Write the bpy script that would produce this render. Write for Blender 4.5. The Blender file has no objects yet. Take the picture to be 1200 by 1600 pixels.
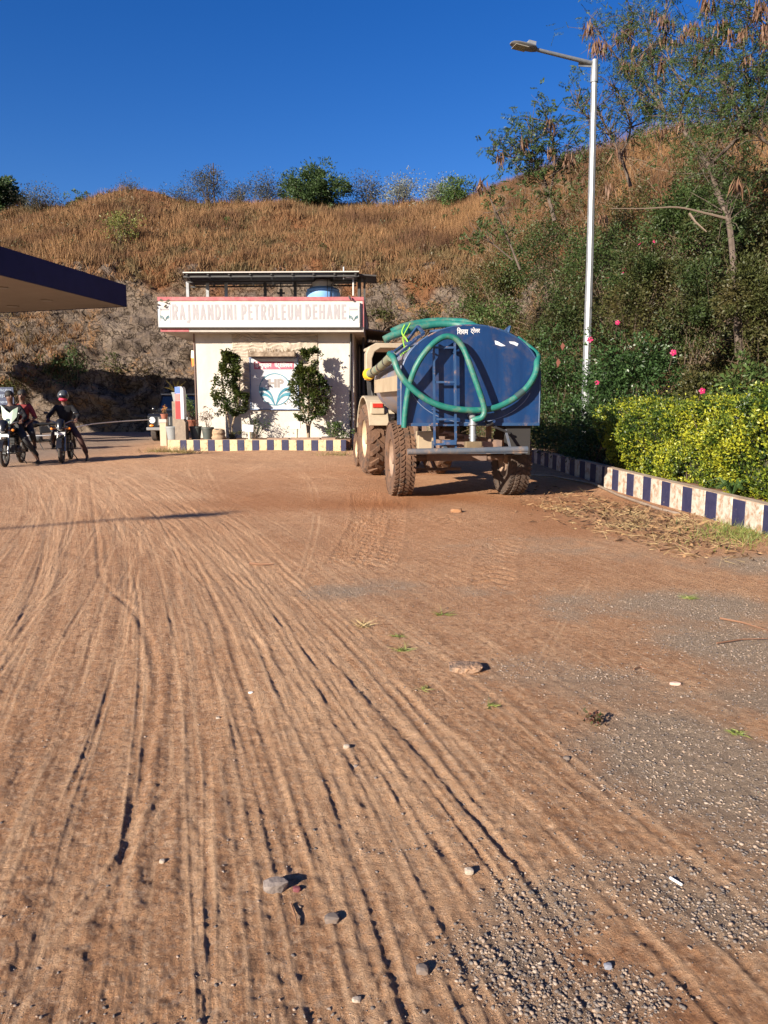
import bpy, math, random
import numpy as np
from math import sin, cos, pi, radians, atan, exp
from mathutils import Vector, Matrix
from mathutils.bvhtree import BVHTree

sc = bpy.context.scene
col = sc.collection
# ---------------------------------------------------------------- camera
F, CX, CY, HZ = 1200.0, 600.0, 800.0, 628.0
PITCH = atan((CY - HZ) / F)
CAMZ = 1.5
cam = bpy.data.cameras.new("camera")
cam.sensor_fit = 'VERTICAL'; cam.sensor_height = 24; cam.lens = 18.0
cam.clip_start = .05; cam.clip_end = 2000
camo = bpy.data.objects.new("camera", cam); col.objects.link(camo)
camo.location = (0, 0, CAMZ); camo.rotation_euler = (pi / 2 - PITCH, 0, 0)
sc.camera = camo
# ---------------------------------------------------------------- light
SUN_H = Vector((.66, .75)).normalized()      # horizontal travel of the light
SUN_EL = math.atan(.37)
w = bpy.data.worlds.new("World"); sc.world = w; w.use_nodes = True
nt = w.node_tree; nt.nodes.clear()
sky = nt.nodes.new('ShaderNodeTexSky'); sky.sky_type = 'NISHITA'; sky.sun_disc = False
sky.sun_elevation = SUN_EL
sky.sun_rotation = math.atan2(-SUN_H.x, -SUN_H.y) % (2 * pi)
sky.altitude = 200; sky.air_density = 1.0; sky.dust_density = 0.35; sky.ozone_density = 4.0
bg = nt.nodes.new('ShaderNodeBackground'); bg.inputs[1].default_value = .060
wo = nt.nodes.new('ShaderNodeOutputWorld')
hs = nt.nodes.new('ShaderNodeHueSaturation'); hs.inputs['Saturation'].default_value = 1.30; hs.inputs['Hue'].default_value = .518
nt.links.new(sky.outputs[0], hs.inputs['Color']); nt.links.new(hs.outputs[0], bg.inputs[0]); nt.links.new(bg.outputs[0], wo.inputs[0])
sl = bpy.data.lights.new("sun", 'SUN'); sl.energy = 5.0; sl.angle = radians(.5); sl.color = (1, .90, .76)
so = bpy.data.objects.new("sun", sl); col.objects.link(so)
sd = Vector((SUN_H.x * cos(SUN_EL), SUN_H.y * cos(SUN_EL), -sin(SUN_EL)))
so.rotation_euler = sd.to_track_quat('-Z', 'Y').to_euler(); so.location = (-20, -10, 30)
sc.view_settings.view_transform = 'Standard'; sc.view_settings.look = 'None'
sc.view_settings.exposure = 1.2; sc.view_settings.gamma = 1
sc.view_settings.use_curve_mapping = False
sc.render.engine = 'CYCLES'
sc.cycles.max_bounces = 5; sc.cycles.diffuse_bounces = 3; sc.cycles.glossy_bounces = 2
sc.cycles.transmission_bounces = 3; sc.cycles.transparent_max_bounces = 6
sc.cycles.use_denoising = True

# ---------------------------------------------------------------- pixel helpers (reference pixels, 1200x1600)
def ray(px, py):
    a = CY - py
    return Vector((px - CX, F * cos(PITCH) + a * sin(PITCH), -F * sin(PITCH) + a * cos(PITCH)))
def at(px, py, Y):
    d = ray(px, py); t = Y / d.y
    return Vector((d.x * t, Y, CAMZ + d.z * t))
def gp(px, py, z=0.0):
    d = ray(px, py); t = (z - CAMZ) / d.z
    return Vector((d.x * t, d.y * t, z))

# ---------------------------------------------------------------- noise
def _h(ix, iy, iz, seed):
    n = (ix.astype(np.int64) * 374761393 + iy.astype(np.int64) * 668265263 + iz.astype(np.int64) * 2147483647 + seed * 1274126177) & 0xffffffff
    n = ((n ^ (n >> 13)) * 1274126177) & 0xffffffff
    n = (n ^ (n >> 16)) & 0xffffffff
    return n.astype(np.float64) / 4294967295.0
def vnoise(P, seed=0):
    P = np.asarray(P, float)
    i = np.floor(P); f = P - i; f = f * f * (3 - 2 * f)
    ix, iy, iz = i[..., 0], i[..., 1], i[..., 2]
    r = 0
    for a in (0, 1):
        wx = f[..., 0] if a else 1 - f[..., 0]
        for b in (0, 1):
            wy = f[..., 1] if b else 1 - f[..., 1]
            for c in (0, 1):
                wz = f[..., 2] if c else 1 - f[..., 2]
                r = r + wx * wy * wz * _h(ix + a, iy + b, iz + c, seed)
    return r
def vnoise2(X, Y, seed=0):
    ix, iy = np.floor(X), np.floor(Y); fx, fy = X - ix, Y - iy
    fx = fx * fx * (3 - 2 * fx); fy = fy * fy * (3 - 2 * fy); z = np.zeros_like(ix)
    return ((1 - fx) * (1 - fy) * _h(ix, iy, z, seed) + fx * (1 - fy) * _h(ix + 1, iy, z, seed)
            + (1 - fx) * fy * _h(ix, iy + 1, z, seed) + fx * fy * _h(ix + 1, iy + 1, z, seed))
def fbm(P, o=4, seed=0):
    s = 0; a = .5; P = np.asarray(P, float)
    for k in range(o):
        s = s + a * vnoise(P * 2 ** k + k * 7.3, seed + k); a *= .5
    return s
def smooth(a, b, x):
    t = np.clip((x - a) / (b - a), 0, 1); return t * t * (3 - 2 * t)

# ---------------------------------------------------------------- materials
MATS = {}
def newmat(name):
    m = bpy.data.materials.new(name); m.use_nodes = True; m.node_tree.nodes.clear(); return m, m.node_tree
def N(nt, t, **k):
    n = nt.nodes.new(t)
    for a, b in k.items(): setattr(n, a, b)
    return n
def mixc(nt, fac, a, b, blend='MIX'):
    n = N(nt, 'ShaderNodeMix', data_type='RGBA', blend_type=blend)
    for s, v in ((n.inputs[0], fac), (n.inputs[6], a), (n.inputs[7], b)):
        if hasattr(v, 'links'): nt.links.new(v, s)
        else: s.default_value = v if isinstance(v, (int, float)) else (*v, 1)[:4]
    return n.outputs[2]
def noise_out(nt, vec, scale, detail=5, rough=.6, dist=0, lo=.35, hi=.65):
    n = N(nt, 'ShaderNodeTexNoise'); n.inputs['Scale'].default_value = scale; n.inputs['Detail'].default_value = detail
    n.inputs['Roughness'].default_value = rough; n.inputs['Distortion'].default_value = dist
    nt.links.new(vec, n.inputs['Vector'])
    mr = N(nt, 'ShaderNodeMapRange'); mr.inputs[1].default_value = lo; mr.inputs[2].default_value = hi
    nt.links.new(n.outputs[0], mr.inputs[0]); return mr.outputs[0]
def mat(name, c, rough=.6, c2=None, sc_=3., amt=1., metal=0, bump=0, bsc=40, c3=None, sc3=12., lo3=.55, hi3=.7, spec=.5, stretch=None, lo=.35, hi=.65):
    if name in MATS: return MATS[name]
    m, nt = newmat(name)
    o = N(nt, 'ShaderNodeOutputMaterial'); p = N(nt, 'ShaderNodeBsdfPrincipled'); nt.links.new(p.outputs[0], o.inputs[0])
    tc = N(nt, 'ShaderNodeTexCoord'); vec = tc.outputs['Object']
    if stretch:
        mp = N(nt, 'ShaderNodeMapping'); mp.inputs['Scale'].default_value = stretch; nt.links.new(vec, mp.inputs[0]); sv = mp.outputs[0]
    else: sv = vec
    c_ = None
    if c2 is not None:
        c_ = mixc(nt, noise_out(nt, sv, sc_, 6, .65, .3, lo, hi), c, c2)
    if c3 is not None:
        f3 = noise_out(nt, vec, sc3, 8, .7, .2, lo3, hi3)
        c_ = mixc(nt, f3, c_ if c_ is not None else c, c3)
    if c_ is not None: nt.links.new(c_, p.inputs['Base Color'])
    else: p.inputs['Base Color'].default_value = (*c, 1)
    p.inputs['Roughness'].default_value = rough; p.inputs['Metallic'].default_value = metal
    p.inputs['Specular IOR Level'].default_value = spec
    if bump:
        n = N(nt, 'ShaderNodeTexNoise'); n.inputs['Scale'].default_value = bsc; n.inputs['Detail'].default_value = 6
        nt.links.new(sv, n.inputs['Vector'])
        b = N(nt, 'ShaderNodeBump'); b.inputs['Strength'].default_value = 1; b.inputs['Distance'].default_value = bump
        nt.links.new(n.outputs[0], b.inputs['Height']); nt.links.new(b.outputs[0], p.inputs['Normal'])
    MATS[name] = m; return m
def leafmat(name, ca, cb, cc=None, trans=.3, rough=.5, sc_=.9):
    """leaf colour: per-leaf random value between ca and cb, a third colour in clumps"""
    if name in MATS: return MATS[name]
    m, nt = newmat(name)
    o = N(nt, 'ShaderNodeOutputMaterial'); p = N(nt, 'ShaderNodeBsdfPrincipled'); t = N(nt, 'ShaderNodeBsdfTranslucent')
    mx = N(nt, 'ShaderNodeMixShader'); mx.inputs[0].default_value = trans
    a = N(nt, 'ShaderNodeAttribute', attribute_name='rnd')
    c = mixc(nt, a.outputs['Fac'], ca, cb)
    if cc is not None:
        tc = N(nt, 'ShaderNodeTexCoord')
        c = mixc(nt, noise_out(nt, tc.outputs['Object'], sc_, 4, .6, 0, .42, .62), c, cc)
    nt.links.new(c, p.inputs['Base Color']); nt.links.new(c, t.inputs[0])
    p.inputs['Roughness'].default_value = rough; p.inputs['Specular IOR Level'].default_value = .35
    nt.links.new(p.outputs[0], mx.inputs[1]); nt.links.new(t.outputs[0], mx.inputs[2]); nt.links.new(mx.outputs[0], o.inputs[0])
    MATS[name] = m; return m

# ---------------------------------------------------------------- objects
def tag(o, label=None, cat=None, group=None, kind=None):
    if label: o['label'] = label
    if cat: o['category'] = cat
    if group: o['group'] = group
    if kind: o['kind'] = kind
    return o
def thing(name, label, cat, loc=(0, 0, 0), rz=0, group=None):
    o = bpy.data.objects.new(name, None); col.objects.link(o); o.location = loc; o.rotation_euler = (0, 0, rz)
    o.empty_display_size = .1
    return tag(o, label, cat, group)
def link(name, me, mats, parent=None, smooth=False):
    if not isinstance(mats, (list, tuple)): mats = [mats]
    if not me.materials:
        for m in mats: me.materials.append(m)
    if smooth: me.polygons.foreach_set('use_smooth', np.ones(len(me.polygons), bool))
    o = bpy.data.objects.new(name, me); col.objects.link(o)
    if parent: o.parent = parent
    return o
def mesh_np(name, V, Fq, rnd=None):
    V = np.ascontiguousarray(V, np.float32); Fq = np.ascontiguousarray(Fq, np.int32)
    me = bpy.data.meshes.new(name); n, k = Fq.shape
    me.vertices.add(len(V)); me.vertices.foreach_set('co', V.ravel())
    me.loops.add(n * k); me.loops.foreach_set('vertex_index', Fq.ravel())
    me.polygons.add(n); me.polygons.foreach_set('loop_start', np.arange(0, n * k, k, dtype=np.int32))
    try: me.polygons.foreach_set('loop_total', np.full(n, k, np.int32))
    except Exception: pass
    me.update(calc_edges=True)
    if rnd is not None:
        a = me.attributes.new('rnd', 'FLOAT', 'FACE'); a.data.foreach_set('value', np.ascontiguousarray(rnd, np.float32))
    return me
def kids(o): return list(o.children)
def dup(root, loc, rz=0, label=None, parent=None):
    r = root.copy(); col.objects.link(r); r.parent = parent
    r.location = loc; r.rotation_euler = (0, 0, rz)
    if label: r['label'] = label
    for ch in kids(root):
        c = ch.copy(); col.objects.link(c); c.parent = r
        for g in kids(ch):
            d = g.copy(); col.objects.link(d); d.parent = c
    return r
class MB:
    def __init__(s): s.v = []; s.f = []; s.m = []; s.M = Matrix.Identity(4)
    def add(s, vs, fs, mi=0):
        b = len(s.v); s.v += [tuple(s.M @ Vector(v)) for v in vs]
        s.f += [tuple(b + i for i in f) for f in fs]; s.m += [mi] * len(fs); return s
    def box(s, c, d, mi=0, R=None):
        x, y, z = d[0] / 2, d[1] / 2, d[2] / 2; c = Vector(c)
        vs = [Vector((a * x, b * y, e * z)) for a in (-1, 1) for b in (-1, 1) for e in (-1, 1)]
        if R: vs = [R @ v for v in vs]
        return s.add([c + v for v in vs], [(0, 1, 3, 2), (4, 6, 7, 5), (0, 4, 5, 1), (2, 3, 7, 6), (0, 2, 6, 4), (1, 5, 7, 3)], mi)
    def bx(s, x0, x1, y0, y1, z0, z1, mi=0): return s.box(((x0 + x1) / 2, (y0 + y1) / 2, (z0 + z1) / 2), (x1 - x0, y1 - y0, z1 - z0), mi)
    def bar(s, p0, p1, w_, h_, mi=0, up=(0, 0, 1)):
        p0, p1 = Vector(p0), Vector(p1); d = p1 - p0; L = d.length; d.normalize()
        x = d.cross(Vector(up))
        if x.length < 1e-3: x = d.cross(Vector((1, 0, 0)))
        x.normalize(); z = x.cross(d)
        return s.box((p0 + p1) / 2, (w_, L, h_), mi, Matrix((x, d, z)).transposed())
    def tube(s, pts, r, n=8, mi=0, cap=True):
        pts = [Vector(p) for p in pts]; k = len(pts)
        rs = r if isinstance(r, (list, tuple)) else [r] * k
        up = None; vs = []
        for i, p in enumerate(pts):
            d = (pts[min(i + 1, k - 1)] - pts[max(i - 1, 0)]); 
            if d.length < 1e-9: d = Vector((0, 0, 1))
            d.normalize()
            if up is None:
                up = d.cross(Vector((0, 0, 1)))
                if up.length < .05: up = d.cross(Vector((1, 0, 0)))
            up = (up - d * up.dot(d)); up.normalize(); q = d.cross(up)
            for j in range(n):
                a = 2 * pi * j / n; vs.append(p + (up * cos(a) + q * sin(a)) * rs[i])
        fs = [(i * n + j, i * n + (j + 1) % n, (i + 1) * n + (j + 1) % n, (i + 1) * n + j) for i in range(k - 1) for j in range(n)]
        if cap: fs += [tuple(range(n))[::-1], tuple(range((k - 1) * n, k * n))]
        return s.add(vs, fs, mi)
    def cyl(s, p0, p1, r0, r1=None, n=12, mi=0): return s.tube([p0, p1], [r0, r0 if r1 is None else r1], n, mi)
    def lathe(s, prof, n=24, mi=0, axis='Z', c=(0, 0, 0)):
        vs = []; c = Vector(c)
        for (r, h) in prof:
            for j in range(n):
                a = 2 * pi * j / n; x, y = r * cos(a), r * sin(a)
                v = {'Z': (x, y, h), 'X': (h, x, y), 'Y': (x, h, y)}[axis]; vs.append(c + Vector(v))
        k = len(prof)
        fs = [(i * n + j, i * n + (j + 1) % n, (i + 1) * n + (j + 1) % n, (i + 1) * n + j) for i in range(k - 1) for j in range(n)]
        return s.add(vs, fs, mi)
    def prism(s, poly, a, b, axis='Y', mi=0):
        """poly in the two other axes, extruded from a to b"""
        def m(u, v, t): return {'Y': (u, t, v), 'X': (t, u, v), 'Z': (u, v, t)}[axis]
        n = len(poly); vs = [m(u, v, a) for u, v in poly] + [m(u, v, b) for u, v in poly]
        fs = [tuple(range(n)), tuple(range(n, 2 * n))[::-1]] + [(i, i + n, (i + 1) % n + n, (i + 1) % n) for i in range(n)]
        return s.add(vs, fs, mi)
    def ell(s, c, r, n=12, m=8, mi=0):
        vs = []; c = Vector(c)
        for i in range(m + 1):
            t = pi * i / m
            for j in range(n):
                a = 2 * pi * j / n; vs.append(c + Vector((r[0] * sin(t) * cos(a), r[1] * sin(t) * sin(a), r[2] * cos(t))))
        return s.add(vs, [(i * n + j, i * n + (j + 1) % n, (i + 1) * n + (j + 1) % n, (i + 1) * n + j) for i in range(m) for j in range(n)], mi)
    def mesh(s, name):
        me = bpy.data.meshes.new(name); me.from_pydata(s.v, [], s.f)
        me.polygons.foreach_set('material_index', np.array(s.m, np.int32)); me.validate(); 
        import bmesh
        bm = bmesh.new(); bm.from_mesh(me); bmesh.ops.remove_doubles(bm, verts=bm.verts, dist=1e-5)
        bmesh.ops.recalc_face_normals(bm, faces=bm.faces); bm.to_mesh(me); bm.free()
        return me
    def build(s, name, mats, parent=None, smooth=False, bevel=0, sharp=40):
        me = s.mesh(name); o = link(name, me, mats, parent, smooth)
        if smooth:
            try: me.set_sharp_from_angle(angle=radians(sharp))
            except Exception: pass
        if bevel:
            b = o.modifiers.new('bevel', 'BEVEL'); b.width = bevel; b.segments = 2; b.limit_method = 'ANGLE'
        return o
def catmull(P, n):
    P = [Vector(p) for p in P]; P = [2 * P[0] - P[1]] + P + [2 * P[-1] - P[-2]]; out = []
    for i in range(1, len(P) - 2):
        a, b, c, d = P[i - 1:i + 3]
        for k in range(n):
            t = k / n
            out.append(.5 * ((2 * b) + (c - a) * t + (2 * a - 5 * b + 4 * c - d) * t * t + (3 * b - a - 3 * c + d) * t ** 3))
    out.append(P[-2]); return out
def text(name, s, x0, x1, z0, z1, material, parent, M, bold=.0, depth=.004, skew=0):
    """lettering laid on the local XZ plane of M, fitted in the given box"""
    cu = bpy.data.curves.new(name, 'FONT'); cu.body = s; cu.size = 1; cu.offset = bold; cu.extrude = .02; cu.resolution_u = 3
    t = bpy.data.objects.new(name, cu); col.objects.link(t)
    dg = bpy.context.evaluated_depsgraph_get(); me = bpy.data.meshes.new_from_object(t.evaluated_get(dg))
    bpy.data.objects.remove(t); me.name = name
    n = len(me.vertices); V = np.zeros(n * 3, np.float32); me.vertices.foreach_get('co', V); V = V.reshape(-1, 3)
    a, b = V.min(0), V.max(0); W = np.zeros_like(V)
    W[:, 0] = x0 + (V[:, 0] - a[0]) / (b[0] - a[0]) * (x1 - x0)
    W[:, 2] = z0 + (V[:, 1] - a[1]) / (b[1] - a[1]) * (z1 - z0)
    W[:, 1] = -(V[:, 2] - a[2]) / max(1e-6, b[2] - a[2]) * depth
    W = np.array([tuple(M @ Vector(p.tolist())) for p in W], np.float32)
    me.vertices.foreach_set('co', W.ravel()); me.materials.clear(); me.update()
    return link(name, me, material, parent)

# ---------------------------------------------------------------- leaves
RNG = np.random.default_rng(7)
def unit(a): return a / np.maximum(1e-9, np.linalg.norm(a, axis=-1, keepdims=True))
def leaf_mesh(name, C, D, L, W, rng=RNG, fold=.25, rnd=None):
    """rhombic leaves: base C, axis D, length L, width W"""
    n = len(C); D = unit(D); R = unit(np.cross(D, unit(rng.normal(size=(n, 3))))); U = np.cross(R, D)
    L = np.broadcast_to(L, (n,))[:, None]; W = np.broadcast_to(W, (n,))[:, None]
    b = C; tip = C + D * L - U * L * .15; mid = C + D * L * .45
    l_ = mid + R * W * .5 + U * W * fold; r_ = mid - R * W * .5 + U * W * fold
    V = np.stack([b, l_, tip, r_], 1).reshape(-1, 3); Fq = np.arange(4 * n).reshape(n, 4)
    return mesh_np(name, V, Fq, rng.random(n) if rnd is None else rnd)
def blade_mesh(name, C, D, L, W, rng=RNG, rnd=None):
    n = len(C); D = unit(D); R = unit(np.cross(D, unit(rng.normal(size=(n, 3)) * (1, 1, .2))))
    L = np.broadcast_to(L, (n,))[:, None]; W = np.broadcast_to(W, (n,))[:, None]
    V = np.stack([C - R * W * .5, C + R * W * .5, C + D * L], 1).reshape(-1, 3)
    return mesh_np(name, V, np.arange(3 * n).reshape(n, 3), rng.random(n) if rnd is None else rnd)
def clump_points(rng, ncl, R, c, clr, per, shell=.55, seed=0):
    """clump centres spread through an uneven ellipsoid; returns centres and leaf bases/directions"""
    d = unit(rng.normal(size=(ncl, 3))); r = rng.random(ncl) ** (1 - shell * .7)
    lump = .65 + .7 * vnoise(d * 1.8 + 5, seed)
    K = d * (r * lump)[:, None] * np.array(R) + np.array(c)
    k = rng.integers(0, ncl, ncl * per)
    e = unit(rng.normal(size=(len(k), 3))); q = rng.random(len(k))[:, None] ** .45
    cr = clr * (.5 + rng.random(ncl))
    P = K[k] + e * q * cr[k][:, None] * np.array((1, 1, .8))
    D = unit(e + d[k] * .5 + rng.normal(size=e.shape) * .5)
    return K, P, D
def stems(rng, base, K, r0, mi=0, up=.5, n=3):
    mb = MB(); base = Vector(base)
    for k in K:
        k = Vector(k); m = base.lerp(k, .5) + Vector(rng.normal(size=3) * (k - base).length * .08); m.z += (k - base).length * .06
        mb.tube([base + Vector(rng.normal(size=3) * (.14, .14, 0)) * min(1, (k - base).length), m, k], [r0, r0 * .6, r0 * .2], n)
    return mb
def shrub(name, label, cat, base, R, ncl, per, leaf, lm, wood, group=None, h0=.35, clr=None, seed=1, stem_r=.012, shell=.5, droop=0, stem_max=22, aspect=.45):
    rng = np.random.default_rng(seed); t = thing(name, label, cat, base, 0, group)
    clr = clr or min(R) * .38
    K, P, D = clump_points(rng, ncl, R, (0, 0, R[2] * (1 - h0) + h0 * R[2] * 1.2), clr, per, shell, seed)
    ok = P[:, 2] > 0.03; P, D = P[ok], D[ok]; D = D + np.array((0, 0, -droop))
    link('crown', leaf_mesh('crown', P, D, leaf * (.6 + .8 * rng.random(len(P))), leaf * aspect * (.7 + .6 * rng.random(len(P))), rng), lm, t)
    stems(rng, (0, 0, -.1), K[:stem_max], stem_r).build('stem', wood, t)
    return t
# ================================================================ HILL
CTRL = [  # toe, cliff top, crest, back
 ((6.9, -6, -.3), (9.2, -6, 5.0), (13.0, -6, 9.5), (34, -6, 9)),
 ((6.9, 2, -.3), (9.0, 2, 5.0), (13.0, 3, 9.5), (34, 2, 9)),
 ((6.8, 9, -.3), (8.9, 9.5, 5.0), (13.0, 13, 9.7), (34, 14, 10)),
 ((6.6, 16, -.3), (8.6, 17.5, 5.2), (12.2, 23.5, 10.0), (33, 30, 10)),
 ((5.9, 23, -.3), (7.4, 25.5, 5.6), (9.3, 31, 11.4), (28, 44, 11)),
 ((4.4, 29, -.3), (5.8, 31.5, 6.2), (7.9, 39, 12.9), (22, 60, 13)),
 ((1.8, 34.2, -.3), (2.7, 36.6, 7.2), (5.9, 48.5, 14.6), (12, 76, 14)),
 ((-3, 37.4, -.3), (-2.6, 39.9, 7.9), (-1, 57, 16.5), (-1, 88, 15)),
 ((-10, 38.8, -.3), (-10, 41.2, 8.0), (-10.5, 59, 16.9), (-12, 92, 15)),
 ((-19, 39, -.3), (-19, 41.4, 7.9), (-19.4, 59, 17.7), (-20, 92, 15)),
 ((-24.5, 39, -.3), (-24.5, 41.5, 7.7), (-25, 59, 16.4), (-26, 92, 14)),
 ((-30, 38.8, -.3), (-30, 41.2, 7.5), (-30, 58, 15.7), (-33, 90, 14)),
 ((-46, 37.5, -.3), (-46, 40, 7.2), (-47, 56, 13.8), (-52, 90, 12)),
 ((-80, 34, -.3), (-80, 37, 6.5), (-82, 52, 12), (-90, 88, 10))]
def interp_ctrl(u, row):
    """Catmull-Rom through control row (0 toe .. 3 back); u in [0,len-1]"""
    P = np.array([c[row] for c in CTRL], float); n = len(P)
    i = np.clip(np.floor(u).astype(int), 0, n - 2); t = (u - i)[:, None]
    a = P[np.clip(i - 1, 0, n - 1)]; b = P[i]; c = P[i + 1]; d = P[np.clip(i + 2, 0, n - 1)]
    return .5 * (2 * b + (c - a) * t + (2 * a - 5 * b + 4 * c - d) * t ** 2 + (3 * b - a - 3 * c + d) * t ** 3)
us = np.concatenate([np.linspace(0, 2, 50, False), np.linspace(2, 11.4, 530, False), np.linspace(11.4, 13, 40)])
ts = np.concatenate([np.linspace(0, 1, 95, False), np.linspace(1, 2, 75, False), np.linspace(2, 3, 16)])
R4 = [interp_ctrl(us, k) for k in range(4)]
R4[2][:, 2] -= 1.55 * smooth(3.2, 5, us) - .9 * np.exp(-((us - 9.1) / .7) ** 2); R4[3][:, 2] -= 2.2 * smooth(3.2, 5, us)
HV = np.zeros((len(us), len(ts), 3))
for j, t in enumerate(ts):
    if t < 1:
        f = t; HV[:, j] = R4[0] * (1 - f) + R4[1] * f
    elif t < 2:
        f = t - 1; g = f ** .86
        P = R4[1] * (1 - f) + R4[2] * f; P[:, 2] = R4[1][:, 2] * (1 - g) + R4[2][:, 2] * g; HV[:, j] = P
    else:
        f = t - 2; P = R4[2] * (1 - f) + R4[3] * f; HV[:, j] = P
du = np.gradient(HV, axis=0); dt = np.gradient(HV, axis=1)
HN = unit(np.cross(du, dt)); HN *= np.sign(HN[..., 2:3] + 1e-9)
HN = np.where((HN[..., 2:3] < 0), -HN, HN)
T = np.broadcast_to(ts[None, :], HV.shape[:2]); U = np.broadcast_to(us[:, None], HV.shape[:2])
rockw = smooth(0, .12, T) * (1 - smooth(.95, 1.2, T)); farw = smooth(4.2, 6.5, U)
q = HV * (.55, .55, .8)
warp = np.stack([vnoise(q * .7 + 11, 3), vnoise(q * .7 + 37, 4), vnoise(q * .7 + 71, 5)], -1) * 1.6
rid = 1 - np.abs(2 * vnoise(q * .9 + warp, 9) - 1); rid2 = 1 - np.abs(2 * vnoise(q * 2.3 + warp * 1.5, 10) - 1)
rid3 = 1 - np.abs(2 * vnoise(q * 5.5 + warp * 2, 12) - 1)
step = vnoise(HV * (.5, .5, 2.6) + warp, 15); blk = np.floor(vnoise(HV * (1.1, 1.1, 1.6) + warp, 17) * 5) / 5
disp = rockw * (.35 + .65 * farw) * ((rid - .5) * .55 + (rid2 - .5) * .26 + (rid3 - .5) * .20 + (step - .5) * .35 + (blk - .4) * .75 + (vnoise(HV * 4.2, 19) - .5) * .25 + (vnoise(HV * 9, 18) - .5) * .12)
hum = smooth(.9, 1.3, T) * ((fbm(HV * .25, 3, 21) - .45) * 1.7 * smooth(5, 6.5, U) + (fbm(HV * 1.3, 3, 25) - .45) * .7)
hum *= 1 - smooth(1.8, 2.0, T) * .6
HV = HV + HN * disp[..., None]; HV[..., 2] += hum
# fit the skyline: raise or lower each profile between cliff top and crest
SKX = [-400, 0, 60, 120, 150, 180, 210, 240, 275, 320, 420, 520, 600, 700, 745, 770, 820, 850, 900, 950, 1000, 1100, 1200, 1500]
SKY = [345, 332, 328, 320, 308, 299, 295, 299, 311, 319, 319, 321, 323, 320, 315, 305, 288, 277, 258, 243, 228, 214, 200, 185]
ramp = smooth(1.0, 1.9, T); j1 = int(np.searchsorted(ts, 1.3))
for it in range(5):
    dyp = HV[..., 1] * cos(PITCH) - (HV[..., 2] - CAMZ) * sin(PITCH); dyp = np.maximum(dyp, 1.0)
    pyy = CY - F * (HV[..., 1] * sin(PITCH) + (HV[..., 2] - CAMZ) * cos(PITCH)) / dyp; pxx = CX + F * HV[..., 0] / dyp
    jm = j1 + np.argmin(pyy[:, j1:], 1); r_i = np.arange(len(us)); py_m = pyy[r_i, jm]; px_m = pxx[r_i, jm]; Ym = dyp[r_i, jm]
    dz = np.clip((py_m - np.interp(px_m, SKX, SKY)) * Ym / F, -1.6, 1.6) * (us > 1.7)
    ker = np.hanning(13); ker /= ker.sum(); dz = np.convolve(np.pad(dz, 6, 'edge'), ker, 'valid')
    HV[..., 2] += dz[:, None] * ramp * .9
nu, ntt = HV.shape[:2]; ii = np.arange(nu * ntt).reshape(nu, ntt)
HF = np.stack([ii[:-1, :-1], ii[1:, :-1], ii[1:, 1:], ii[:-1, 1:]], -1).reshape(-1, 4)
hm, nt = newmat('hill_rock_and_soil')
o = N(nt, 'ShaderNodeOutputMaterial'); p = N(nt, 'ShaderNodeBsdfPrincipled'); nt.links.new(p.outputs[0], o.inputs[0]); p.inputs['Roughness'].default_value = .95
p.inputs['Specular IOR Level'].default_value = .15
tc = N(nt, 'ShaderNodeTexCoord'); v = tc.outputs['Object']
rock = mixc(nt, noise_out(nt, v, .9, 8, .65, 1.0), (.16, .12, .095), (.31, .24, .18))
rock = mixc(nt, noise_out(nt, v, .35, 6, .7, 1.5, .52, .62), rock, (.34, .19, .09))
rock = mixc(nt, noise_out(nt, v, 3.5, 8, .7, 2, .50, .60), rock, (.13, .10, .085))
vo = N(nt, 'ShaderNodeTexVoronoi', feature='DISTANCE_TO_EDGE'); vo.inputs['Scale'].default_value = 1.1
ns = N(nt, 'ShaderNodeTexNoise'); ns.inputs['Scale'].default_value = 1.3; ns.inputs['Detail'].default_value = 5; nt.links.new(v, ns.inputs['Vector'])
va = N(nt, 'ShaderNodeVectorMath', operation='MULTIPLY_ADD'); va.inputs[1].default_value = (2.2, 2.2, 2.2); nt.links.new(ns.outputs['Color'], va.inputs[0]); nt.links.new(v, va.inputs[2]); nt.links.new(va.outputs[0], vo.inputs['Vector'])
cr = N(nt, 'ShaderNodeMapRange'); cr.inputs[2].default_value = .07; nt.links.new(vo.outputs[0], cr.inputs[0])
rock = mixc(nt, cr.outputs[0], (.07, .05, .035), rock)
soil = mixc(nt, noise_out(nt, v, 1.4, 8, .7, .5), (.20, .078, .033), (.27, .125, .055))
soil = mixc(nt, noise_out(nt, v, .5, 6, .7, .5, .5, .64), soil, (.16, .11, .055))
a = N(nt, 'ShaderNodeAttribute', attribute_name='grassy')
nt.links.new(mixc(nt, a.outputs['Fac'], rock, soil), p.inputs['Base Color'])
nn = N(nt, 'ShaderNodeTexNoise'); nn.inputs['Scale'].default_value = 4.5; nn.inputs['Detail'].default_value = 9; nn.inputs['Roughness'].default_value = .7; nt.links.new(va.outputs[0], nn.inputs['Vector'])
mh = N(nt, 'ShaderNodeMath', operation='MULTIPLY_ADD'); nt.links.new(cr.outputs[0], mh.inputs[0]); mh.inputs[1].default_value = .35; nt.links.new(nn.outputs[0], mh.inputs[2])
b = N(nt, 'ShaderNodeBump'); b.inputs['Distance'].default_value = .35; nt.links.new(mh.outputs[0], b.inputs['Height']); nt.links.new(b.outputs[0], p.inputs['Normal'])
me = mesh_np('hillside', HV.reshape(-1, 3), HF)
gm = smooth(.92, 1.12, T + (vnoise(HV * .6, 31) - .5) * .5); ga = me.attributes.new('grassy', 'FLOAT', 'POINT'); ga.data.foreach_set('value', gm.ravel().astype(np.float32))
hill = link('hillside', me, hm, None, True); hill['kind'] = 'structure'
hill['label'] = 'dry brown hillside with rock cliff below and straw grass above'
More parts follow.
